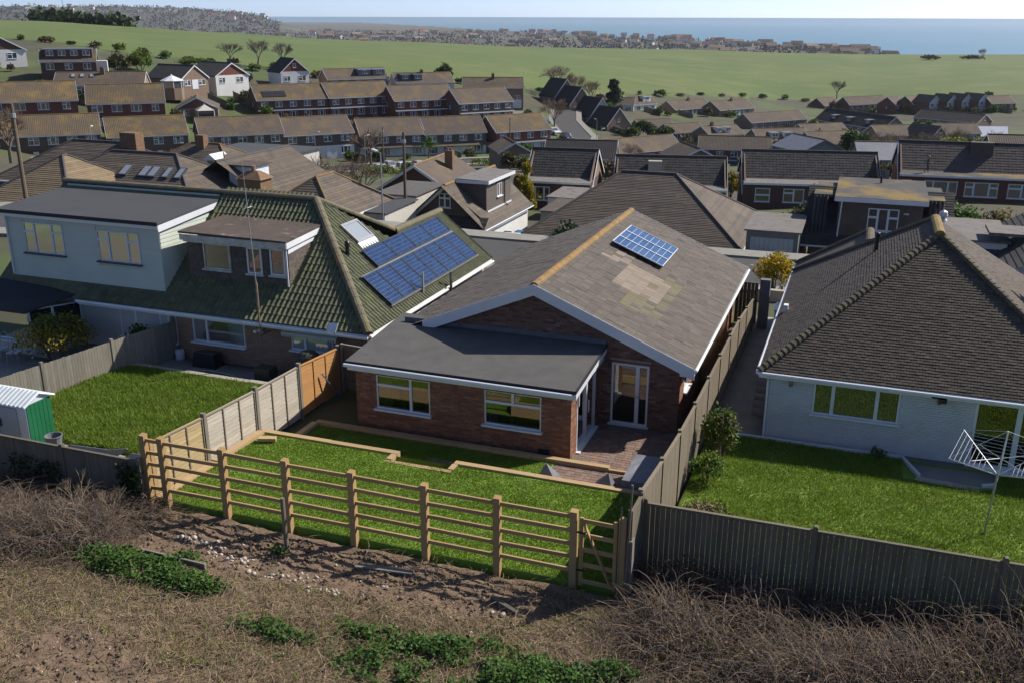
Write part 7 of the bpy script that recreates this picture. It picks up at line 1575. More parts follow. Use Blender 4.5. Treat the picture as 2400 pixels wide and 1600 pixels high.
# ------------------------------------------------------------------ bushes, hedges, trees
def crown_pts(n, c, r, rr, clumps=14, shell=.55, flat=False):
    c = np.array(c); r = np.array(r); d = rr.normal(0,1,(clumps,3)); d /= np.linalg.norm(d,axis=1,keepdims=True); d[:,2] = np.abs(d[:,2])*1.1-.25
    cc = c+d*r*rr.uniform(shell,.85,(clumps,1)); rad = r*rr.uniform(.22,.42,(clumps,1))
    k = rr.integers(0,clumps,n); g = rr.normal(0,1,(n,3)); g /= np.linalg.norm(g,axis=1,keepdims=True)
    P = cc[k]+g*rad[k]*rr.uniform(.45,1.08,(n,1))**.6
    return P[P[:,2] > c[2]-r[2]*1.05]
def bush(name, label, x, y, r, h, mats, n=1500, size=.08, z=None, seed=0, cat='bush', stems_=6, clumps=14, group=None, wide=1.0, twig='twig', core=None):
    z = gz(x,y) if z is None else z; rr = np.random.default_rng(seed+100); B_ = thing(name, label, cat, (x,y,z), 0, group); mats = [mats] if isinstance(mats,str) else mats
    c = (x,y,z+h*.52)
    for i, m in enumerate(mats):
        P = crown_pts(n//len(mats), c, (r*wide,r,h*.52), rr, clumps); leaves('crown', P, size, m, seed+i, .35, B_)
    sm = MB()
    for k in range(stems_):
        a = rr.uniform(0,6.28); q = rr.uniform(.3,.75); p1 = (x+math.cos(a)*r*q*wide, y+math.sin(a)*r*q, z+h*rr.uniform(.55,.95)); sm.tube([(x+math.cos(a)*.1*r,y+math.sin(a)*.1*r,z-.2),((x+p1[0])/2+rr.normal(0,.05*r),(y+p1[1])/2,z+h*.35),p1], .02*h+.008, .006*h+.003, 5)
    sm.build('stem', twig, B_)
    return B_
def bare_tree(name, label, x, y, h, spread, mat='twig_grey', seed=0, z=None, depth=5, kids=4, trunk=.3, cat='tree', group=None, lean=(0,0), low=.25, rad=None):
    z = gz(x,y) if z is None else z; rn = random.Random(seed); T_ = thing(name, label, cat, (x,y,z), 0, group); tr = MB(); segs = []
    rad = rad or h*.022
    top = V((x+lean[0]*h*trunk, y+lean[1]*h*trunk, z+h*trunk)); tr.tube([(x,y,z-.4),((x+top.x)/2,(y+top.y)/2,z+h*trunk*.5),top], rad*1.3, rad, 7); tr.build('trunk', 'bark', T_)
    P, Q, Ra = [], [], []
    def grow(p, d, L, r, k):
        q = p+d*L; P.append(p); Q.append(q); Ra.append(r)
        if k == 0: return
        for i in range(kids if k > 1 else kids+1):
            a = rn.uniform(0,6.28); t = rn.uniform(.35,.95)*spread; x_ = d.cross(Z_ if abs(d.z) < .9 else X_).normalized(); y_ = d.cross(x_)
            nd = (d+(x_*math.cos(a)+y_*math.sin(a))*t+Z_*.12+V((lean[0],lean[1],0))*.25).normalized()
            grow(p+d*L*rn.uniform(.55,1), nd, L*rn.uniform(.55,.8), r*.58, k-1)
    for i in range(kids+1):
        a = 6.28*i/(kids+1)+rn.uniform(-.4,.4); d = V((math.cos(a)*spread*rn.uniform(.4,1),math.sin(a)*spread*rn.uniform(.4,1),1)).normalized()
        grow(top-Z_*h*rn.uniform(0,low)*trunk, d, h*(1-trunk)*.36, rad*.62, depth-1)
    P = np.array([tuple(p) for p in P]); Q = np.array([tuple(p) for p in Q]); Ra = np.maximum(np.array(Ra), h*.0011)
    # three-sided limbs
    D_ = Q-P; s = np.cross(D_, [0.3,0.2,1]); s /= np.linalg.norm(s,axis=1,keepdims=True)+1e-9; t = np.cross(D_,s); t /= np.linalg.norm(t,axis=1,keepdims=True)+1e-9; vs_ = []
    for k in range(3): a = 2*np.pi*k/3; vs_ += [P+(s*math.cos(a)+t*math.sin(a))*Ra[:,None], Q+(s*math.cos(a)+t*math.sin(a))*(Ra*.6)[:,None]]
    v = np.stack(vs_,1).reshape(-1,3); b = 6*np.arange(len(P)); f = np.concatenate([np.stack([b+2*k,b+2*((k+1)%3),b+2*((k+1)%3)+1,b+2*k+1],1) for k in range(3)])
    np_obj('crown', v, f, mat, T_)
    return T_
def conifer(name, label, x, y, h, r, mat, n=2500, size=.25, seed=0, z=None, layers=9, cat='tree', ragged=.35):
    z = gz(x,y) if z is None else z; rr = np.random.default_rng(seed); T_ = thing(name, label, cat, (x,y,z)); MB().tube([(x,y,z-.3),(x,y,z+h*.95)],h*.022,.02,6).build('trunk','bark',T_); P = []
    for k in range(layers*3):
        t = rr.uniform(.08,1); a = rr.uniform(0,6.28); L = r*(1-t)**.8*rr.uniform(1-ragged,1.1)+.1*r; m = n//(layers*3); u = rr.uniform(.15,1,m)
        P.append(np.stack([x+np.cos(a)*L*u+rr.normal(0,.11*r,m), y+np.sin(a)*L*u+rr.normal(0,.11*r,m), z+h*t-.12*L*u+rr.normal(0,.03*h,m)],1))
    leaves('crown', np.concatenate(P), size, mat, seed, .2, T_); return T_
def palm(name, label, x, y, h, r, seed=0, z=None):
    z = gz(x,y) if z is None else z; rn = random.Random(seed); T_ = thing(name, label, 'palm tree', (x,y,z)); MB().tube([(x,y,z-.3),(x+.05,y,z+h*.5),(x,y,z+h)],.16,.11,7).build('trunk','bark',T_)
    fr = MB()
    for i in range(70):
        a = rn.uniform(0,6.28); e = rn.uniform(-.6,1.3); d = V((math.cos(a)*math.cos(e),math.sin(a)*math.cos(e),math.sin(e))); p = V((x,y,z+h)); s = d.cross(Z_).normalized()*.06*r; q = p+d*r*.55+Z_*.05; t = p+d*r*.9+V((d.x,d.y,-.6))*r*.3
        fr.face([p-s*.4,p+s*.4,q+s,q-s]); fr.face([q-s,q+s,t])
    fr.build('fronds','leaf_green',T_); return T_
bush('forsythia_bush','bright yellow bush beside the pale garage',3.6,22.6,1.05,2.0,['leaf_gold','leaf_gold','leaf_yellow'],2600,.09,seed=1,z=gz(3.6,22.6))
bush('garden_bush','yellow green rounded bush by the porch of the clad house',-20.4,1.6,1.35,1.75,['leaf_yellow','leaf_yellow','leaf_olive','leaf_bright'],4200,.07,seed=2,z=0,stems_=10)
bush('garden_shrub','small dark green shrub behind the grey board fence',-17.4,2.7,.65,1.35,['leaf_green','leaf_dark'],1200,.07,seed=3,z=0)
bush('fence_shrub','leafy green shrub growing against the boundary fence',4.05,1.2,.55,1.75,['leaf_green','leaf_bright','leaf_olive'],1500,.07,seed=4,z=.1,clumps=20,stems_=14)
bush('fence_shrub','low leafy plant at the foot of the boundary fence',4.0,-.2,.6,.8,['leaf_bright','leaf_green'],900,.06,seed=5,z=.15)
bush('lavender_bush','sprawling grey brown twiggy plant in the lawn corner by the dark fence',4.35,-3.0,.75,.7,['twig','leaf_olive'],900,.05,seed=6,z=.2,stems_=60)
bush('hedge_shrub','small leafy shrub on the lawn edge by the white wall',8.3,3.05,.28,.3,'leaf_green',220,.05,seed=7,z=.1)
conifer('golden_conifer','golden conifer beside the dark slate roofed bungalow',-24.8,67.4,5.0,1.1,'leaf_yellow',2600,.22,1); conifer('golden_conifer','smaller golden conifer next to the taller golden one',-26.2,69.0,4.4,.9,'leaf_bronze',1800,.2,2)
bush('evergreen_shrub','dark evergreen shrub before the hipped brown roof',-9.3,30.8,1.6,3.1,['leaf_dark','leaf_green','leaf_pine'],3200,.14,seed=8)
bush('bronze_shrub','bronze and green shrubs left of the mossy flat dormer',2.9,41,1.5,3.6,['leaf_bronze','leaf_olive','leaf_yellow'],3000,.14,seed=9); bush('green_shrub','tall green shrub by the mossy flat dormer',4.0,43,1.3,4.2,['leaf_green','leaf_olive','leaf_dark'],2600,.15,seed=10); palm('cabbage_palm','small spiky palm by the pale garage',3.4,40.0,2.6,1.1,3)
bush('green_bush','large bright green bush right of the mossy dormer',12.4,42.5,2.4,4.6,['leaf_bright','leaf_green','leaf_dark'],5200,.17,seed=11); bush('brown_bush','large brown olive bush before the red bungalow',15.2,44,2.2,4.0,['leaf_olive','leaf_bronze','twig'],4200,.15,seed=12); bush('green_bush','round green bush at the right of the brown one',18.0,44.5,1.7,3.4,['leaf_olive','leaf_green'],2600,.16,seed=13)
bare_tree('wild_tree','broad olive bare tree behind the skylight roofs',-39.1,51,6.2,1.0,'twig',1,depth=5,trunk=.12,low=.8); bush('wild_bush','olive green bushes at the foot of the broad bare tree',-40.5,49.0,2.6,3.4,['leaf_olive','leaf_olive','twig'],3800,.16,seed=14); bare_tree('wild_tree','bare tree beside the parked silver car',-38.5,57,6.0,.9,'twig',2,trunk=.15); bush('wild_bush','thorny scrub bush before the parked cars',-43.5,53,2.0,3.0,['leaf_olive','twig_grey'],2200,.15,seed=15)
bare_tree('bare_tree','bare tree at the left picture edge before the terraces',-103,77,9.5,.75,'twig',3); bare_tree('bare_bush','grey bare shrub before the second terrace block',-100,95,6.5,1.0,'twig_grey',4,trunk=.1); bare_tree('bare_bush','pale bare shrub before the third terrace block',-93,107,6.3,1.0,'twig_grey',5,trunk=.1); bare_tree('bare_bush','brown bare shrub left of the pale one, near terraces',-97,101,5.0,1.0,'twig',6,trunk=.1)
bare_tree('bare_tree','bare tree before the fifth terrace block',-82,141,8.5,.8,'twig',7); bush('evergreen_shrub','green shrub before the third terrace block',-90.5,109.5,1.5,3.0,'leaf_green',1200,.22,seed=16); palm('cabbage_palm','tall cabbage palm before the sixth terrace block',-70,141.5,4.6,2.1,4)
bush('clipped_hedge','yellow green hedge behind the parked silver car',-68,118,2.5,1.8,['leaf_olive','leaf_bright'],1800,.2,seed=17,wide=2.0); bush('clipped_hedge','bright clipped hedge before the sixth terrace block',-61,146,1.6,1.3,'leaf_bright',900,.2,seed=18,wide=1.6); bush('round_bush','clipped round bush beside the parked pickup',-66.0,124,1.0,2.2,'leaf_green',900,.2,seed=19)
bare_tree('bare_tree','bare bush between the upper and near terrace rows',-91,173,7,.9,'twig_grey',8,trunk=.15); bare_tree('bare_tree','second bare bush between the upper and near terrace rows',-99,166,6,.9,'twig',9,trunk=.15)
bush('laurel_hedge','bright green laurel hedge at the foot of the field',-163,175,3.2,5.0,['leaf_bright','leaf_green'],2600,.35,seed=20,wide=1.2); bush('brown_hedge','brown hedge left of the laurel at the field foot',-163.5,168,2.8,4.5,['leaf_olive','leaf_bronze','leaf_dark'],2200,.35,seed=21); bush('low_hedge','low green hedge by the gabled bungalows at the field foot',-166,201,2.0,2.0,['leaf_bright','leaf_green'],1800,.3,seed=22,wide=3.0)
bush('garden_bush','yellow green bush before the dormered bungalow',-150,140,1.7,2.6,'leaf_bright',900,.28,seed=23); bush('lime_bush','lime clipped bush left of the skylight roof',-151.5,133,1.2,2.4,'leaf_lime',800,.25,seed=24); bush('dark_hedge','dark hedge before the topmost left house',-157,131,2.5,2.6,['leaf_dark','leaf_olive'],1600,.3,seed=25,wide=1.6)
for k,(x,y,h,lb) in enumerate(((-164,212.5,8.0,'bare field tree, leftmost of three above the pale gabled bungalow'),(-158.8,218.6,9.0,'bare field tree, middle of three above the pale gabled bungalow'),(-154,223.5,8.5,'bare field tree, rightmost of three above the pale gabled bungalow'))): bare_tree('field_tree',lb,x,y,h,.8,'twig_grey',20+k,group='bare trees at the field edge',lean=(.15,.1))
bush('round_tree','round dark green tree standing at the field edge',-114.7,250,3.0,5.5,['leaf_dark','leaf_green'],2600,.35,seed=26,cat='tree')
bare_tree('field_tree','broad bare tree above the black roofed houses',-88,279,13,.95,'twig',24); bare_tree('field_tree','bare tree middle of the clump above the black roofs',-83,285,11,.9,'twig',25); bare_tree('field_tree','bare tree next to the dark conifer',-77.5,283,10.5,.85,'twig',26); bare_tree('street_tree','dark bare tree above the parked cars',-72,226,9,1.0,'twig',27,trunk=.2)
conifer('dark_conifer','dark conifer standing against the field',-73.8,296,8.6,3.4,'leaf_pine',4200,.5,5,ragged=.5)
for k,(x,y,r,h,lb) in enumerate(((-48.8,238,2.2,4.6,'ivy clad round evergreen, left of a pair'),(-43.6,237,2.0,4.3,'ivy clad round evergreen, right of a pair'),(-55.6,259,1.9,2.6,'dark clipped shrub before the cream bungalow'))): bush('evergreen_tree',lb,x,y,r,h,['leaf_dark','leaf_green'],1700,.32,seed=30+k,cat='tree')
bare_tree('field_tree','solitary bare tree in the right part of the field',-7.9,446,10,.8,'twig_grey',28); bare_tree('wind_bent_tree','small wind bent tree on the far right of the field',77.5,733,8.5,.7,'twig',29,lean=(-.7,0),depth=5)
bush('gorse_bush','dark gorse bush on the right of the field',41.2,735,4.5,3.2,'leaf_dark',900,.7,seed=36,wide=1.5); bush('gorse_bush','low dark gorse beside the wind bent tree',71,748,4.5,2.0,'leaf_dark',700,.7,seed=37,wide=1.8)
bush('dark_evergreen','large dark evergreen tree in the right middle distance',5,180.5,3.0,6.4,['leaf_dark','leaf_dark','leaf_green'],3800,.32,seed=38,cat='tree'); bush('lime_tree_bush','lime green tree behind the red bungalow roof',22.5,175,3.4,5.0,['leaf_bright','leaf_lime','leaf_olive'],3000,.3,seed=39,cat='tree'); bush('lime_tree_bush','second lime green tree further right behind the red bungalow',28,180,2.8,4.8,['leaf_bright','leaf_olive'],2200,.3,seed=40,cat='tree')
for k,(x,y,h,lb) in enumerate(((13.5,186,7,'bare brown tree right of the dark evergreen'),(19,193,7,'bare brown tree behind the lime green tree'),(31.5,195,7,'bare brown tree at the right picture edge'),(10,216,7,'bare tree before the large black roof'),(26,226,7.5,'bare tree before the glaring roof'),(-38.5,176,6,'bare tree before the long brown roof'))): bare_tree('bare_tree',lb,x,y,h,.95,'twig',50+k,trunk=.15)
bush('tall_hedge','tall olive hedge before the broad hipped bungalow',-6.5,190,2.6,4.6,['leaf_olive','leaf_dark','twig'],2600,.3,seed=41,wide=1.3); bush('tall_hedge','olive hedge behind the dark green roof',-10.5,196,2.2,4.0,['leaf_olive','twig'],1800,.3,seed=42,wide=1.3); bush('yellow_bush','yellow olive bush between the slate roofs',-8,95,1.5,3.2,['leaf_olive','leaf_yellow'],1500,.2,seed=43); bush('shrub','brown green shrub above the hipped roof',-11.6,74.5,1.3,3.4,['leaf_olive','leaf_green','twig'],1600,.17,seed=44)
# scattered garden shrubs among the far houses, each its own thing
rn = random.Random(5); gsp = []
for (n, kd, ax, ay, ez, ang, L, eh, dep, pit, st) in HOUSES:
    if st == 'n': continue
    for k in range(3):
        u_ = V((math.cos(ang),math.sin(ang),0)); v_ = V((-u_.y,u_.x,0)); t = rn.uniform(-.1,1.1); p = V((ax,ay,0))+u_*L*t-v_*rn.uniform(3,9); gsp.append((p.x,p.y,n))
hm_ = {}
for k, (x, y, n) in enumerate(gsp):
    i = k % 6; r = rn.uniform(.8,1.7)
    if i not in hm_:
        b_ = bush('garden_shrub','x',0,0,1.0,1.7,[['leaf_green'],['leaf_olive','leaf_bronze'],['leaf_dark','leaf_green'],['twig','leaf_olive'],['leaf_bright','leaf_green'],['leaf_olive']][i],420,.28,z=0,seed=60+i,stems_=3); hm_[i] = b_; first = True
    else: first = False
    o = b_ if False else (hm_[i] if first else dup(hm_[i],(0,0,0)))
    o.location = (x,y,gz(x,y)-.1); o.rotation_euler = (0,0,rn.uniform(0,6)); o.scale = (r,r,r*rn.uniform(.8,1.25)); o['label'] = 'small rounded garden shrub among the houses down the hill'; o['group'] = 'garden shrubs down the hill'
# dead climber on the sunny wall, ivy on the fence end
x = RNG.uniform(6.5,11.5,420); stems('dead_climber', np.full(420,2.62), x, RNG.uniform(-.05,.4,420), RNG.normal(1.57,.6,420), RNG.uniform(.2,.9,420), 0., .008, 'twig_pale', K=5, up0=RNG.uniform(.6,1.9,420), seed=71, label='dry climber stems on the sunlit side wall of the brick bungalow')
P = np.stack([RNG.uniform(-9.6,-8.95,900), RNG.uniform(-7.32,-7.12,900), RNG.uniform(-.1,1.6,900)],1); leaves('fence_ivy', P, .06, 'leaf_dark', 72, .2, label='dark ivy on the end of the low board fence')
P = np.stack([RNG.uniform(-13.2,-11.5,700), RNG.uniform(-7.3,-7.15,700), RNG.uniform(.2,1.3,700)],1); leaves('fence_ivy', P, .06, 'leaf_dark', 73, .2, label='ivy patch on the low board fence near the shed')
# leggy saplings in front of the low fence
for k,(x,y,h,lb) in enumerate(((-9.6,-8.6,1.7,'leggy bare sapling standing before the low board fence'),(-8.9,-8.3,1.3,'thin bare sapling next to the rail fence end'))): bare_tree('sapling',lb,x,y,h,.7,'twig_pale',80+k,z=float(scrub_z(np.array([x]),np.array([y]))[0]),depth=4,kids=3,trunk=.25,rad=.02)
# tussocks and hedgerow line along the field foot
rn = random.Random(9); k = 0
for a in np.arange(-46,6,1.15):
    d = float(np.interp(a,FE_AZ,FE_D))+rn.uniform(-6,3); x = CAM.x+d*math.sin(math.radians(a)); y = CAM.y+d*math.cos(math.radians(a)); i = k % 6; k += 1
    o = dup(hm_[i],(x,y,gz(x,y)-.2),rn.uniform(0,6),'low scrubby bush on the line between gardens and field','scrub along the field foot'); s = rn.uniform(.9,1.8); o.scale = (s*1.4,s,s*rn.uniform(.6,1.0)); o.name = 'field_scrub'
# ------------------------------------------------------------------ far town and woods
def house_far(wallm, roofm, L, d, eh, rise):
    m = MB(); m.hexa([(0,0,-3),(L,0,-3),(L,d,-3),(0,d,-3),(0,0,eh),(L,0,eh),(L,d,eh),(0,d,eh)],0)
    b = len(m.v); m.v += [(-.4,-.4,eh-.1),(L+.4,-.4,eh-.1),(L+.4,d+.4,eh-.1),(-.4,d+.4,eh-.1),(-.4,d/2,eh+rise),(L+.4,d/2,eh+rise)]
    for f in ((0,1,5,4),(2,3,4,5),(1,2,5),(3,0,4)): m.f.append(tuple(b+i for i in f)); m.mi.append(1)
    for i in range(int(L/4)):
        for z in ((1,) if eh < 4 else (1,3.6)):
            m.hexa([(1+i*4,-.06,z),(2.8+i*4,-.06,z),(2.8+i*4,.0,z),(1+i*4,.0,z),(1+i*4,-.06,z+1.3),(2.8+i*4,-.06,z+1.3),(2.8+i*4,.0,z+1.3),(1+i*4,.0,z+1.3)],2)
    return m.mesh('distant_house',[wallm,roofm,'upvc'])
FM = [house_far(*a) for a in (('render_white','roof_brown_x',11,8,5,3.2),('wall_red','roof_brown_x',14,9,5.5,3.5),('render_pale','roof_dark_x',10,8,3,3),('wall_tan','roof_brown_x',22,10,5.5,3.2),('render_white','wall_red',12,9,6,3.5),('wall_tan','wall_tan',16,10,6,3))]
rn = random.Random(21); cnt_f = 0
for k in range(330):
    a = rn.uniform(-33.5,0.3); cst = float(np.interp(a,COAST_AZ,COAST_D)); crs = float(np.interp(a,CREST_AZ,CREST_D)); d = rn.uniform(max(1300,crs+500),min(cst*.985,3600)) if rn.random() < .65 else cst*rn.uniform(.86,.985)
    if d > 4200: d = rn.uniform(2600,4200)
    x = CAM.x+d*math.sin(math.radians(a)); y = CAM.y+d*math.cos(math.radians(a)); cnt_f += 1
    if cnt_f > 240: break
    o = bpy.data.objects.new('distant_house', rn.choice(FM)); COL.objects.link(o); o.location = (x,y,gz(x,y)); o.rotation_euler = (0,0,math.radians(-a)+rn.uniform(-.6,.6)); s = rn.uniform(1.0,1.6); o.scale = (s,s,s)
    tag(o,'tiny distant house of the seaside town beyond the field','house','distant houses of the seaside town')
for k in range(40):
    a = rn.uniform(-46,-33.5); d = rn.uniform(3300,4700); x = CAM.x+d*math.sin(math.radians(a)); y = CAM.y+d*math.cos(math.radians(a)); o = bpy.data.objects.new('hillside_house', rn.choice((FM[0],FM[4],FM[2]))); COL.objects.link(o); o.location = (x,y,hill_z(a,d)); o.rotation_euler = (0,0,math.radians(-a)+rn.uniform(-.4,.4)); s = rn.uniform(1.2,2); o.scale = (s,s,s); tag(o,'tiny white house on the distant wooded hill','house','white houses on the distant hill')
# wooded mass of the far town: leaf clumps over the plain and the hill
rr = np.random.default_rng(77)
a = rr.uniform(-47,1.5,9000); d = np.exp(rr.uniform(np.log(1250),np.log(3900),9000)); cst = np.interp(a,COAST_AZ,COAST_D); k = (d < cst*.96) & (fbm(a*2.0,d*.004,5) > rr.uniform(-.6,.35,9000)); a, d = a[k], d[k]
x = CAM.x+d*np.sin(np.radians(a)); y = CAM.y+d*np.cos(np.radians(a)); zz = ground_z(x,y)
def clumps(name, x, y, z, size, mat, label, per=5, seed=0):
    r_ = np.random.default_rng(seed); n = len(x); P = np.repeat(np.stack([x,y,z],1),per,0)+r_.normal(0,1,(n*per,3))*np.array([3.2,3.2,1.6])*size/4; P[:,2] += size*.55
    leaves(name, P, size*.75, mat, seed, .15, label=label, aspect=1.3)
h_ = np.array(rr.uniform(0,1,len(x)) < .5); clumps('distant_woodland', x[h_], y[h_], zz[h_], 5.5, 'far_wood', 'bare grey trees through the distant seaside town', 5, 1); clumps('distant_evergreens', x[~h_][::3], y[~h_][::3], zz[~h_][::3], 6.5, 'leaf_dark', 'dark evergreens through the distant seaside town', 5, 2)
a = rr.uniform(-47,-33,3600); d = rr.uniform(2700,4800,3600); k = fbm(a*3,d*.003,8) > rr.uniform(-.5,.4,3600); a, d = a[k], d[k]; x = CAM.x+d*np.sin(np.radians(a)); y = CAM.y+d*np.cos(np.radians(a)); zz = np.array([hill_z(p,q) for p,q in zip(a,d)]); clumps('hill_woodland', x, y, zz, 6.5, 'far_wood', 'grey woodland on the distant hill', 5, 3)
MB().tube([(-2972.6,3076,40),(-2972.6,3076,130)],1.6,.8,6).build('radio_mast','galv'); tag(bpy.data.objects['radio_mast'],'thin radio mast on the distant hill at the upper left','mast')
# dark hedge at the top of the field, left
a = np.linspace(-45.3,-41,160); d = np.full(160,566.); x = CAM.x+d*np.sin(np.radians(a)); y = CAM.y+d*np.cos(np.radians(a)); clumps('crest_hedge', x, y, ground_z(x,y), 3.4, 'leaf_dark', 'dark hedge along the crest of the field', 8, 6)
bpy.data.objects['crest_hedge']['kind'] = 'stuff'

# ------------------------------------------------------------------ vehicles
def car(label, x, y, hd, paintm, L=4.2, Wd=1.75, H=1.48, kind='hatch', z=None, name='parked_car'):
    z = gz(x,y)+.14 if z is None else z; C_ = thing(name, label, 'car', (x,y,z), hd); hw = Wd/2; g = .17
    # side profile (x along the car, front +x)
    belt = .88
    low = [(-L/2,.42),(-L/2+.05,.28),(L/2-.08,.26),(L/2,.42),(L/2-.03,.62),(L/2-.18,.74),(L*.22,belt),(-L*.40,belt+.04),(-L/2+.06,belt),(-L/2,.62)]
    if kind == 'pickup': low = [(-L/2,.5),(L/2-.05,.42),(L/2,.75),(L*.24,.98),(-L/2,1.0)]
    b = MB()
    def section(profile, w0, w1):
        n = len(profile); s = len(b.v)
        for sgn, w_ in ((-1,w0),(1,w0)): b.v.extend([(px, sgn*(w_-(0.06 if pz > .8 else 0)), pz) for px, pz in profile])
        b.f.append(tuple(s+i for i in range(n))); b.mi.append(0); b.f.append(tuple(reversed([s+n+i for i in range(n)]))); b.mi.append(0)
        for i in range(n): j = (i+1) % n; b.f.append((s+j,s+i,s+n+i,s+n+j)); b.mi.append(0)
    section(low, hw, hw)
    b.build('body', paintm, C_, off=False)
    cab = {'hatch':(L*.20,L*.06,-L*.30,-L*.46),'suv':(L*.20,L*.07,-L*.36,-L*.47),'pickup':(L*.20,L*.10,-L*.10,-L*.14),'saloon':(L*.16,L*.02,-L*.24,-L*.40)}[kind]
    t = MB(); w0, w1 = hw-.07, hw-.22; zb = belt-.02 if kind != 'pickup' else .96
    P_ = [(cab[0],zb),(cab[1],H-.02),(cab[2],H-.03),(cab[3],zb)]
    s = len(t.v); t.v += [(px,-(w0 if pz < 1 else w1),pz) for px,pz in P_]+[(px,(w0 if pz < 1 else w1),pz) for px,pz in P_]
    for f in ((0,1,2,3),(7,6,5,4),(0,4,5,1),(2,6,7,3)): t.f.append(f); t.mi.append(0)
    gl_ = t.build('windows', 'car_glass', C_, off=False)
    r = MB(); r.v = [(cab[1]+.03,-w1-.01,H-.035),(cab[2]-.04,-w1-.01,H-.04),(cab[2]-.04,w1+.01,H-.04),(cab[1]+.03,w1+.01,H-.035),(cab[1]-.05,-w1+.08,H+.01),(cab[2]+.06,-w1+.08,H+.005),(cab[2]+.06,w1-.08,H+.005),(cab[1]-.05,w1-.08,H+.01)]
    for f in ((4,7,6,5),(0,1,5,4),(1,2,6,5),(2,3,7,6),(3,0,4,7)): r.f.append(f); r.mi.append(0)
    r.build('roof', paintm, C_, off=False); p = MB()
    for sy in (-1,1):
        for (a, bb) in (((cab[0],zb),(cab[1],H-.02)),((cab[3],zb),(cab[2],H-.03))): p.bar((a[0],sy*(w0+.005),a[1]),(bb[0],sy*(w1+.005),bb[1]),.05,.07)
        p.bar(((cab[0]+cab[3])/2-.05,sy*(w0+.008),zb),((cab[1]+cab[2])/2-.05,sy*(w1+.01),H-.03),.03,.09)
    p.build('pillar', paintm, C_, off=False)
    wr = .33
    for wx in (L*.31,-L*.30):
        for sy in (-1,1):
            w_ = MB(); n = 14
            for yy in (hw-.17, hw+.015): w_.v += [(wx+wr*math.cos(2*math.pi*k/n),sy*yy,wr+wr*math.sin(2*math.pi*k/n)-.02) for k in range(n)]
            for k in range(n): w_.f.append((k,(k+1)%n,n+(k+1)%n,n+k)); w_.mi.append(0)
            w_.f.append(tuple(range(n,2*n))); w_.mi.append(0)
            o = w_.build('wheel', 'tyre', C_, off=False); rm = MB(); rm.v = [(wx+wr*.62*math.cos(2*math.pi*k/10),sy*(hw+.022),wr-.02+wr*.62*math.sin(2*math.pi*k/10)) for k in range(10)]; rm.f = [tuple(range(10))]; rm.mi = [0]; rm.build('rim', 'grey_metal', o, off=False)
    for sy in (-1,1):
        MB().hexa([(L/2-.16,sy*(hw-.42),.60),(L/2-.01,sy*(hw-.42),.56),(L/2-.06,sy*(hw-.03),.56),(L/2-.25,sy*(hw-.02),.62),(L/2-.19,sy*(hw-.42),.75),(L/2-.07,sy*(hw-.42),.70),(L/2-.12,sy*(hw-.03),.70),(L/2-.32,sy*(hw-.02),.77)]).build('headlight','light_lens',C_,off=False)
        MB().box(-L/2-.015,-L/2+.04,sy*(hw-.18)-.1,sy*(hw-.18)+.1,.62,.88).build('tail_light','tail_lens',C_,off=False)
        MB().box(L*.17,L*.17+.1,sy*(hw+.0)-(.0 if sy > 0 else .16),sy*hw+(.16 if sy > 0 else .0),.92,1.04).build('mirror',paintm,C_,off=False)
    MB().box(L/2-.02,L/2+.012,-hw+.3,hw-.3,.30,.44).build('grille','black_plastic',C_,off=False)
    MB().box(L/2+.013,L/2+.02,-.26,.26,.44,.54).build('number_plate','upvc',C_,off=False)
    return C_
car('white hatchback in the drive before the green garage', -17.7, 43.0, -1.45, 'car_white', 4.3, 1.8, 1.45, z=gz(-17.7,43.0)+.22)
T1H = .65
car('silver hatchback on the street beyond the bare bush', -72.5, 126.0, -2.5, 'car_silver', 4.4); car('white pickup beside the silver hatchback', -69.5, 129.0, .9, 'car_white', 4.8, 1.8, 1.7, 'pickup', name='parked_pickup')
car('white car behind the pickup before the terrace', -70.5, 138.6, -.6, 'car_white', 4.4); car('grey car left of the white one before the terrace', -75.5, 136.5, -.5, 'car_silver', 4.4)
car('dark red car at the top of the parked row by the drive', -80.2, 229.0, -.55, 'car_red', 4.5); car('bright blue car second in the parked row by the drive', -74.6, 224.4, -.6, 'car_blue', 4.3); car('white car half hidden by the bare tree in the parked row', -68.2, 213.8, -.75, 'car_white', 4.4)
car('black car in the parked row beside the black roofed houses', -63.6, 209.6, -.8, 'car_black', 4.7, 1.85, 1.65, 'suv'); car('teal car lowest in the parked row beside the black roofed houses', -58.4, 203.8, -.75, 'car_teal', 4.4)
car('grey people carrier on the grass by the gabled bungalows', -145.3, 189, -.9, 'car_grey', 4.7, 1.85, 1.8, 'suv'); car('dark car on the drive by the white black roofed house', -147.2, 197.5, 2.2, 'car_black', 4.5); car('blue grey car on the drive near the semi detached bungalows', -32, 300, -.8, 'car_silver', 4.3)
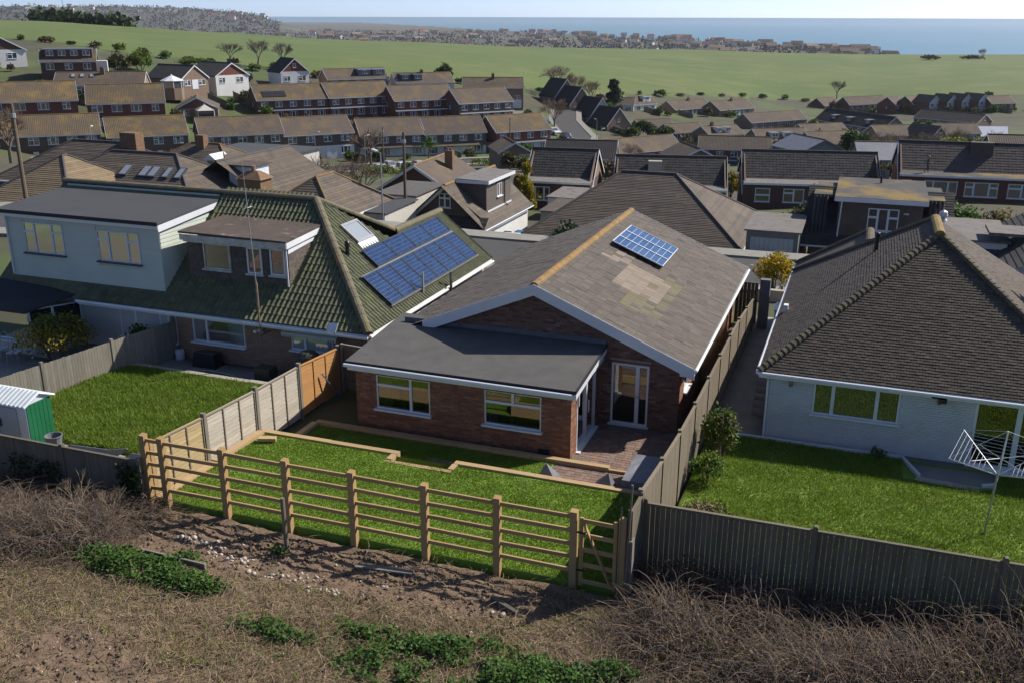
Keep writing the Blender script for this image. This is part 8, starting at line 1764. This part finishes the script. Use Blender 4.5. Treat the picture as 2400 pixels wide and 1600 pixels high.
# ------------------------------------------------------------------ poles and lamps
def tele_pole(label, x, y, h, z=None, arm=True):
    z = gz(x,y) if z is None else z; T_ = thing('telegraph_pole', label, 'pole', (x,y,z)); MB().tube([(x,y,z-.5),(x+.04,y,z+h)],.15,.11,8).build('pole','pole_wood',T_); MB().lathe((x+.04,y,z+h-.9),[(.0,0),(.17,.02),(.17,.3),(.0,.34)],8).build('terminal_box','galv',T_)
    for k in range(3): MB().bar((x-.2,y-.12,z+h-1.6-k*.5),(x+.2,y-.12,z+h-1.6-k*.5),.03).build('step_iron','grey_metal',T_)
    return T_
def lamp_post(label, x, y, h, z=None, hd=0, top='galv'):
    z = gz(x,y) if z is None else z; T_ = thing('street_lamp', label, 'street lamp', (x,y,z)); MB().tube([(x,y,z-.3),(x,y,z+h*.2),(x,y,z+h)],.085,.045,8).build('column','galv',T_); d = V((math.cos(hd),math.sin(hd),0)); MB().tube([(x,y,z+h),V((x,y,z+h+.08))+d*.55],.04,.035,6).build('arm','galv',T_); MB().bar(V((x,y,z+h+.09))+d*.45,V((x,y,z+h+.14))+d*1.05,.22,.12).build('lantern','upvc',T_)
    return T_
tele_pole('leaning telegraph pole at the left edge behind the clad house', -44.2, 23.6, 7.6); tele_pole('telegraph pole behind the solar roof', -27.6, 45.6, 8.3); tele_pole('slim telegraph pole before the fifth terrace block', -74, 131, 8.0); tele_pole('telegraph pole beside the red end terrace', -63.6, 168.4, 8.0)
lamp_post('street lamp behind the solar roof near the low garages', -23.9, 34.6, 6.4, hd=2.6); lamp_post('street lamp before the fifth terrace block', -76, 128, 6.5, hd=1); lamp_post('street lamp beside the lowest black roofed house', -56.5, 212, 6.5, hd=2.5); lamp_post('street lamp before the fourth terrace block', -89.5, 133.6, 6.5, hd=0); lamp_post('street lamp before the first terrace block', -98, 87, 6.5, hd=2); lamp_post('street lamp before the long brown roof', -49.5, 190, 6.5, hd=1)
cw = thing('chimney_cowl_pipe','pale metal flue with ornate cowl behind the white bungalow ridge','flue',(10.5,20.8,2.0)); MB().tube([(10.5,20.8,1.0),(10.5,20.8,3.75)],.1,.09,8).build('pipe','galv',cw); MB().lathe((10.5,20.8,3.75),[(.1,0),(.2,.05),(.12,.15),(.2,.25),(.16,.42),(.03,.5)],8).build('cowl','galv',cw)
# ------------------------------------------------------------------ person on the flat roof
def person(label, p, hd):
    T_ = thing('person', label, 'person', p, hd)
    J = {'pelvis':(0,0,.92),'chest':(.05,0,1.28),'neck':(.06,0,1.48),'head':(.09,0,1.60),'headtop':(.09,0,1.72),'lsh':(.05,.19,1.42),'lel':(-.06,.25,1.16),'lwr':(.08,.24,.95),'rsh':(.05,-.19,1.42),'rel':(.12,-.25,1.17),'rwr':(.30,-.22,1.05),'lhip':(0,.10,.90),'lkn':(.20,.11,.50),'lan':(.12,.11,.08),'lto':(.30,.12,.04),'rhip':(0,-.10,.90),'rkn':(.02,-.11,.48),'ran':(-.30,-.11,.14),'rto':(-.16,-.12,.03)}
    rad = dict(pelvis=.135,chest=.15,neck=.055,head=.10,headtop=.07,lsh=.065,lel=.045,lwr=.032,rsh=.065,rel=.045,rwr=.032,lhip=.095,lkn=.065,lan=.042,lto=.035,rhip=.095,rkn=.065,ran=.042,rto=.035)
    E_ = [('pelvis','chest'),('chest','neck'),('neck','head'),('head','headtop'),('chest','lsh'),('lsh','lel'),('lel','lwr'),('chest','rsh'),('rsh','rel'),('rel','rwr'),('pelvis','lhip'),('lhip','lkn'),('lkn','lan'),('lan','lto'),('pelvis','rhip'),('rhip','rkn'),('rkn','ran'),('ran','rto')]
    # hands: five finger chains from each wrist
    for s in ('l','r'):
        wv = V(J[s+'wr']); el = V(J[s+'el']); d = (wv-el).normalized(); sd = V((0,1,0)) if s == 'l' else V((0,-1,0))
        J[s+'palm'] = tuple(wv+d*.07); rad[s+'palm'] = .03; E_.append((s+'wr',s+'palm'))
        for k,(o,l) in enumerate(((-.03,.07),(-.01,.085),(.01,.08),(.03,.065))):
            J[s+'f%d'%k] = tuple(wv+d*(.09+l)+Z_.cross(d)*o+V((.02,0,-.01))); rad[s+'f%d'%k] = .010; E_.append((s+'palm',s+'f%d'%k))
        J[s+'th'] = tuple(wv+d*.07+Z_.cross(d)*.05+Z_*.02); rad[s+'th'] = .011; E_.append((s+'wr',s+'th'))
    names = list(J); me = bpy.data.meshes.new('body'); me.from_pydata([J[n] for n in names],[(names.index(a),names.index(b)) for a,b in E_],[])
    for m in ('top_green','jeans','skin'): me.materials.append(M[m])
    o = bpy.data.objects.new('body',me); COL.objects.link(o); o.parent = T_
    md = o.modifiers.new('skin','SKIN'); 
    for i, n in enumerate(names):
        sv = me.skin_vertices[0].data[i]; sv.radius = (rad[n],rad[n]); sv.use_root = n == 'pelvis'
    sb = o.modifiers.new('sub','SUBSURF'); sb.levels = 1; sb.render_levels = 1
    dg = bpy.context.evaluated_depsgraph_get(); ev = o.evaluated_get(dg); nm = bpy.data.meshes.new_from_object(ev); o.modifiers.clear(); o.data = nm
    if len(nm.materials) == 0:
        for m in ('top_green','jeans','skin'): nm.materials.append(M[m])
    for pl in nm.polygons:
        c = pl.center; pl.material_index = 1 if c.z < .95 else (2 if c.z > 1.5 or (c.z < 1.12 and abs(c.y) > .17) else 0); pl.use_smooth = True
    h = MB(); h.lathe((.075,0,1.60),[(.10,-.03),(.118,.03),(.115,.10),(.07,.155),(.01,.165)],10); h.build('hair','hair',T_,off=False,smooth=True)
    f_ = MB(); f_.hexa([(.185,-.014,1.575),(.205,-.012,1.57),(.205,.012,1.57),(.185,.014,1.575),(.185,-.008,1.62),(.192,-.006,1.62),(.192,.006,1.62),(.185,.008,1.62)]); f_.build('nose','skin',T_,off=False)
    for sy in (-.035,.035): MB().lathe((.180,sy,1.615),[(.004,-.006),(.010,0),(.004,.006)],6).build('eye','black_plastic',T_,off=False)
    for sy in (-.10,.10): MB().box(.07,.10,sy-.012,sy+.012,1.575,1.63).build('ear','skin',T_,off=False)
    MB().box(.180,.190,-.022,.022,1.545,1.552).build('mouth','car_red',T_,off=False)
    return T_
n4 = HB['N4']; pp_ = n4.matrix_basis @ V((2.6,.7,2.8+.17)); person('person in a pale green top and dark trousers striding along the flat roof edge', tuple(pp_), .25)
# ------------------------------------------------------------------ garden things
S_ = thing('metal_shed','small metal shed with green side and pale doors and roof','shed',(-15.4,-4.9,.28))
sx0, sx1, sy0, sy1, sz0, sz1 = -16.5, -14.4, -5.4, -4.5, .26, 1.72
MB().box(sx0,sx1,sy0,sy1,sz0,sz1).build('frame','shed_white',S_)
for k in range(6): y0_ = sy0+.02+k*.146; MB().box(sx1,sx1+.02,y0_+.004,y0_+.138,sz0+.02,sz1-.02).build('side_panel','shed_green',S_)
for k in range(2): x0_ = sx0+.35+k*.72; d_ = MB().box(x0_,x0_+.70,sy0-.03,sy0-.002,sz0+.04,sz1-.12).build('door','shed_grey',S_); MB().bar((x0_+(.62 if k == 0 else .08),sy0-.06,1.0),(x0_+(.62 if k == 0 else .08),sy0-.06,1.25),.03).build('handle','black_plastic',d_)
MB().prism([(sx1+.015,sy0-.02,sz1),(sx1+.015,sy1+.02,sz1),(sx1+.015,(sy0+sy1)/2,sz1+.22)],(-2.1,0,0)).build('gable','shed_white',S_)
for k in range(15):
    xx = sx0-.1+k*.155
    for sg in (0,1):
        ya, yb = (sy0-.12,(sy0+sy1)/2) if sg == 0 else (sy1+.12,(sy0+sy1)/2)
        MB().hexa([(xx,ya,sz1-.02),(xx+.13,ya,sz1-.02),(xx+.13,yb,sz1+.24),(xx,yb,sz1+.24),(xx+.02,ya,sz1+.03),(xx+.11,ya,sz1+.03),(xx+.11,yb,sz1+.29),(xx+.02,yb,sz1+.29)]).build('roof_rib','shed_white',S_)
    MB().face([(xx-.01,sy0-.12,sz1-.015),(xx+.16,sy0-.12,sz1-.015),(xx+.16,(sy0+sy1)/2,sz1+.245),(xx-.01,(sy0+sy1)/2,sz1+.245)]).build('roof_sheet','shed_white',S_)
bn = MB(); bn.lathe((-13.95,-5.0,.27),[(.17,0),(.23,.42),(.25,.44),(.25,.47),(.22,.47),(.17,.06)],14); tag(bn.build('plant_tub','grey_cover'),'round grey tub beside the metal shed','tub')
def lounger(label, x, y, rz):
    T_ = thing('garden_lounger',label,'sun lounger',(x,y,.27),rz); MB().box(0,1.3,0,.62,.30,.34).build('seat','black_plastic',T_,off=False); MB().hexa([(1.3,0,.30),(1.9,0,.42),(1.9,.62,.42),(1.3,.62,.30),(1.3,0,.34),(1.9,0,.46),(1.9,.62,.46),(1.3,.62,.34)]).build('backrest','black_plastic',T_,off=False)
    for a in (.15,1.2):
        for b in (.03,.56): MB().box(a,a+.04,b,b+.04,0,.30).build('leg','galv',T_,off=False)
    for b in (-.03,.62): MB().tube([(0,b,.33),(1.3,b,.33),(1.9,b,.45)],.02,.02,6).build('side_rail','galv',T_,off=False)
lounger('dark folding lounger beside the end of the rail fence',-11.2,-5.6,.05); lounger('dark folding lounger nearer the grey tub',-13.2,-5.75,.08)
tag(MB().hexa([(-13.2,-5.0,.275),(-12.3,-5.0,.275),(-12.3,-4.6,.275),(-13.2,-4.6,.275),(-13.2,-5.0,.31),(-12.3,-5.0,.31),(-12.3,-4.6,.31),(-13.2,-4.6,.31)]).build('rubber_mat','black_plastic'),'flat dark mat on the slab by the rough lawn','mat')
# covered barbecue and boxes by the pink wall
Q_ = thing('covered_barbecue','dark covered kettle barbecue on a stand by the small window','barbecue',(-10.1,2.5,0)); bm_ = MB(); bm_.lathe((-10.1,2.5,.75),[(.10,0),(.36,.06),(.42,.22),(.38,.40),(.25,.52),(.05,.56)],10); bm_.build('cover','camo_cover',Q_)
for a in (0,2.1,4.2): MB().tube([(-10.1+.1*math.cos(a),2.5+.1*math.sin(a),.8),(-10.1+.32*math.cos(a),2.5+.32*math.sin(a),0)],.02,.02,6).build('leg','black_plastic',Q_)
for x,y,r,h,m,lb in ((-9.62,2.95,.13,.34,'shed_grey','pale bucket on the sill beside the barbecue'),(-9.45,2.75,.11,.26,'shed_white','smaller pale bucket beside the barbecue')): tag(MB().lathe((x,y,.62),[(r*.8,0),(r,h),(r*1.05,h+.02)],12).build('bucket',m),lb,'bucket')
tag(MB().box(-10.0,-9.2,2.55,3.1,.0,.60).build('storage_bench','wall_tan'),'low bench holding buckets below the small window','bench')
tag(MB().hexa([(-15.2,2.75,0),(-14.2,2.75,0),(-14.2,3.3,0),(-15.2,3.3,0),(-15.12,2.8,.55),(-14.28,2.8,.55),(-14.28,3.25,.50),(-15.12,3.25,.50)]).build('storage_box','black_plastic'),'black storage chest under the wide window','storage box')
tag(MB().hexa([(-12.0,1.95,0),(-11.35,1.95,0),(-11.35,2.5,0),(-12.0,2.5,0),(-11.97,1.98,.62),(-11.38,1.98,.62),(-11.38,2.47,.62),(-11.97,2.47,.62)]).build('storage_bin','camo_cover'),'dark square covered bin on the yard','bin')
b_ = MB(); b_.hexa([(-11.2,1.75,.02),(-10.65,1.75,.02),(-10.65,2.2,.02),(-11.2,2.2,.02),(-11.26,1.7,.32),(-10.6,1.7,.32),(-10.6,2.25,.32),(-11.26,2.25,.32)]); tag(b_.build('recycling_box','blue_plastic'),'blue plastic recycling box on the yard','box')
tag(MB().box(-12.2,-10.6,1.62,2.3,.004,.012).build('green_mat','green_plastic'),'green mat under the blue box','mat')
sl_ = thing('step_ladder','aluminium step ladder leaning beside the extension','ladder',(-8.75,3.1,0))
for sx in (-.2,.2): MB().tube([(-8.8+sx,2.9,0),(-8.8+sx*.85,3.2,1.35)],.02,.02,6).build('stile','galv',sl_)
for k in range(4): MB().box(-8.98,-8.62,2.92+k*.07,3.0+k*.07,.25+k*.3,.28+k*.3).build('tread','galv',sl_)
MB().box(-8.95,-8.65,2.96,2.98,.35,.95).build('back_panel','shed_grey',sl_)
hs = [(-14.0+.9*math.cos(a)*1.3, 2.1+.35*math.sin(a), .06+.01*k) for k in range(1) for a in np.linspace(0,5.6,24)]; tag(MB().tube(hs,.025,.025,6).build('garden_hose','galv'),'loop of pale pipe lying on the yard','pipe')
tag(MB().lathe((-16.15,3.3,0),[(.16,0),(.18,.35),(.1,.38)],10).build('watering_tub','shed_white'),'white tub at the foot of the downpipe','tub'); tag(MB().tube([(-16.15,3.3,.35),(-16.1,3.35,1.2)],.02,.02,6).build('broom','pole_wood'),'broom standing in the white tub','broom')
# patio chairs at the far left
for k,(x,y) in enumerate(((-22.3,.9),(-21.5,.8))):
    T_ = thing('garden_chair','pale metal garden chair %s of the pair by the porch' % ('left','right')[k],'chair',(x,y,0),.3*k)
    MB().box(-.22,.22,-.2,.2,.42,.45).build('seat','galv',T_,off=False); MB().tube([(-.2,.2,.44),(-.18,.28,.9),(0,.3,1.0),(.18,.28,.9),(.2,.2,.44)],.015,.015,5).build('backrest','galv',T_,off=False)
    for a in (-.2,.2):
        for b in (-.18,.18): MB().tube([(a,b,.43),(a*1.1,b*1.1,0)],.013,.013,5).build('leg','galv',T_,off=False)
# covered furniture on the terrace
def cover_mesh(x0,x1,y0,y1,z0,z1,slope=0):
    m = MB(); n = 7
    for i in range(n+1):
        for j in range(n+1):
            a, b = i/n, j/n; m.v.append((x0+(x1-x0)*a, y0+(y1-y0)*b, z1+slope*a-.035*math.sin(a*3.1)*math.sin(b*3.1)*random.uniform(.4,1.6)+random.uniform(-.008,.008)))
    for i in range(n):
        for j in range(n): k = i*(n+1)+j; m.f.append((k,k+n+1,k+n+2,k+1)); m.mi.append(0)
    def skirt(ids, out):
        b = len(m.v); 
        for q_, k in enumerate(ids): p = V(m.v[k])+V(out)*(.03+.02*(q_ % 2)); m.v.append((p.x,p.y,z0))
        for q_ in range(len(ids)-1): m.f.append((ids[q_],ids[q_+1],b+q_+1,b+q_)); m.mi.append(0)
    N = n+1; skirt([i*N for i in range(N)],(0,-1,0)); skirt([i*N+n for i in range(N)][::-1],(0,1,0)); skirt(list(range(N))[::-1],(-1,0,0)); skirt([n*N+j for j in range(N)],(1,0,0)); return m
tag(cover_mesh(2.02,2.98,-2.08,-.42,.13,.74).build('covered_table','grey_cover'),'large grey covered garden table beside the boundary fence','covered table')
def peak(x, y, label, w, d, h, ox, oy):
    m = MB(); a = (x+ox,y+oy,.13+h); c = [(x-w,y-d,.13),(x+w,y-d,.13),(x+w,y+d,.13),(x-w,y+d,.13)]; mid = []
    for p in c: mid.append(((p[0]*.62+a[0]*.38),(p[1]*.62+a[1]*.38),.13+h*.45))
    for i in range(4): j = (i+1) % 4; m.face([c[i],c[j],mid[j],mid[i]]); m.face([mid[i],mid[j],a])
    tag(m.build('covered_chair','grey_cover'),label,'covered chair')
peak(-.05,-1.8,'grey covered garden chair, the lighter one nearer the lawn strip',.36,.3,.66,-.05,-.1); peak(1.45,-1.8,'grey covered garden chair beside the covered table',.36,.3,.66,.18,-.12)
# rotary dryer
RD = thing('rotary_dryer','rotary clothes dryer standing on the white bungalow lawn','clothes dryer',(10.8,-.72,.2)); top = V((10.92,-.66,2.62)); hub = V((10.87,-.68,2.05)); up_ = V((10.93,-.66,2.9))
MB().tube([(10.8,-.72,.1),tuple(hub)],.028,.025,7).build('pole','galv',RD); MB().tube([tuple(hub-Z_*.45),tuple(up_)],.022,.02,7).build('mast','upvc',RD)
arms = []
for k in range(4):
    a = .55+k*math.pi/2; e = hub+V((math.cos(a)*1.42,math.sin(a)*1.42,.28)); arms.append(e); MB().tube([tuple(hub-Z_*.30),tuple(e)],.014,.012,6).build('arm','galv',RD); MB().tube([tuple(hub+Z_*.15),tuple(hub+(e-hub)*.55)],.010,.010,5).build('stay','galv',RD)
for r in range(8):
    t = .32+r*.095; ln = MB(); P_ = [hub-Z_*.30+(e-hub+Z_*.30)*t for e in arms]
    for i in range(4): ln.tube([tuple(P_[i]),tuple(P_[(i+1)%4])],.004,.004,4)
    o = ln.build('clothes_line','upvc',RD)
for e in arms: MB().tube([tuple(up_),tuple(e)],.004,.004,4).build('stay_line','upvc',RD)
# folded chairs against the white wall
FC = thing('folded_chairs','stack of folded slatted chairs leaning in the side passage','chair',(4.75,5.6,0))
for k in range(5): MB().hexa([(4.55,5.2+k*.2,.05+k*.18),(4.95,5.2+k*.2,.05+k*.18),(4.95,5.3+k*.2,.12+k*.18),(4.55,5.3+k*.2,.12+k*.18),(4.55,5.2+k*.2,.08+k*.18),(4.95,5.2+k*.2,.08+k*.18),(4.95,5.3+k*.2,.15+k*.18),(4.55,5.3+k*.2,.15+k*.18)]).build('slat','grey_timber',FC)
for x in (4.53,4.95): MB().bar((x,5.1,.03),(x,6.2,1.0),.03).build('frame','grey_timber',FC)
# wheelie bins, side gate, tall post in the passage
for x,y,m,mm,lb in ((-20.3,49.6,'green_plastic','black_plastic','green wheelie bin beside the garage'),(-19.7,51.0,'black_plastic','blue_plastic','black wheelie bin with blue lid beside the garage')):
    T_ = thing('wheelie_bin',lb,'bin',(x,y,gz(x,y)+.1)); MB().hexa([(-.24,-.28,.08),(.24,-.28,.08),(.24,.28,.08),(-.24,.28,.08),(-.3,-.36,1.0),(.3,-.36,1.0),(.3,.36,1.0),(-.3,.36,1.0)]).build('body',m,T_,off=False); MB().hexa([(-.32,-.4,1.001),(.32,-.4,1.001),(.32,.4,1.001),(-.32,.4,1.001),(-.3,-.36,1.07),(.3,-.36,1.07),(.3,.36,1.10),(-.3,.36,1.10)]).build('lid',mm,T_,off=False)
    for sx in (-.25,.25): MB().tube([(sx-.02,.30,.1),(sx+.02,.30,.1)],.1,.1,10).build('wheel','tyre',T_,off=False)
tag(MB().box(3.62,4.02,14.6,14.9,-.2,2.05).build('gate_pier','grey_wall'),'tall grey rendered pier at the end of the side passage','pier'); g_ = thing('side_gate','dark timber gate closing the passage beside the brick bungalow','gate',(3.0,15.2,0))
for k in range(6): MB().box(2.62+k*.15,2.76+k*.15,15.15,15.18,.0,1.75).build('board','fence_old',g_)
for k in range(3): tag(MB().tube([(4.1+k*.25,20.3+.1*k,gz(4.1,20.3)-.2),(4.1+k*.25,20.3+.1*k,gz(4.1,20.3)+.55+.25*k)],.06,.06,7).build('log_post','pole_wood'),('shortest','middle','tallest')[k]+' of three round posts at the end of the drive','post')
tag(MB().box(3.0,4.3,19.2,19.5,gz(3.5,19)-.3,gz(3.5,19)+.5).build('garden_wall','kerb_stone'),'low stone wall by the yellow bush','wall')
ac = thing('heat_pump','pale blue grey boxed unit on the passage side of the white bungalow','appliance',(4.75,12.6,0)); MB().box(4.45,5.05,12.2,13.2,0,1.5).build('body','shed_grey',ac); MB().box(4.42,5.08,12.15,13.25,1.501,1.56).build('lid','shed_white',ac)
# scaffold by the black dormers
SF_ = thing('scaffold','steel scaffold beside the bungalow with black dormers','scaffold',tuple(HB['f2'].matrix_basis @ V((-1.5,-.6,0))),HB['f2'].rotation_euler[2])
for a in (0,1.4,2.8):
    for b in (0,1.2): MB().tube([(a-1.4,b,-1),(a-1.4,b,5)],.05,.05,5).build('upright','galv',SF_,off=False)
for z_ in (1.8,3.6):
    for b in (0,1.2): MB().tube([(-1.6,b,z_),(1.6,b,z_)],.05,.05,5).build('ledger','galv',SF_,off=False)
# garden fences between the far plots
rn = random.Random(31)
for (n, kd, ax, ay, ez, ang, L, eh, dep, pit, st) in HOUSES:
    if st == 'n' or n in ('h1','h2','h3','h4'): continue
    u_ = V((math.cos(ang),math.sin(ang),0)); v_ = V((-u_.y,u_.x,0)); p0 = V((ax,ay,0))+u_*(L*rn.uniform(.0,1.0))-v_*1.5; p1 = p0-v_*rn.uniform(7,11)
    T_ = thing('garden_fence','low board garden fence between plots of the houses down the hill','fence',(p0.x,p0.y,gz(p0.x,p0.y)),0,'garden fences down the hill'); k = 4
    for i in range(k):
        a = p0+(p1-p0)*(i/k); b = p0+(p1-p0)*((i+1)/k); za, zb_ = gz(a.x,a.y), gz(b.x,b.y)
        MB().hexa([a+Z_*(za-.3),b+Z_*(zb_-.3),b+u_*.05+Z_*(zb_-.3),a+u_*.05+Z_*(za-.3),a+Z_*(za+1.6),b+Z_*(zb_+1.6),b+u_*.05+Z_*(zb_+1.6),a+u_*.05+Z_*(za+1.6)]).build('panel','fence_brown' if rn.random() < .6 else 'grey_timber',T_)
        MB().box(a.x-.06,a.x+.06,a.y-.06,a.y+.06,za-.3,za+1.75).build('post','grey_timber',T_)

# ------------------------------------------------------------------ haze in the air
hz_ = MB().box(-9500, 9500, -300, 9500, -75, 160); m = bpy.data.materials.new('haze'); m.use_nodes = True; t = m.node_tree; t.nodes.clear()
pv_ = t.nodes.new('ShaderNodeVolumePrincipled'); pv_.inputs['Color'].default_value = (.86,.92,1,1); pv_.inputs['Density'].default_value = 5e-5; pv_.inputs['Anisotropy'].default_value = .3
t.links.new(pv_.outputs[0], t.nodes.new('ShaderNodeOutputMaterial').inputs['Volume']); M['haze'] = m; hz_.build('haze', 'haze')['kind'] = 'stuff'
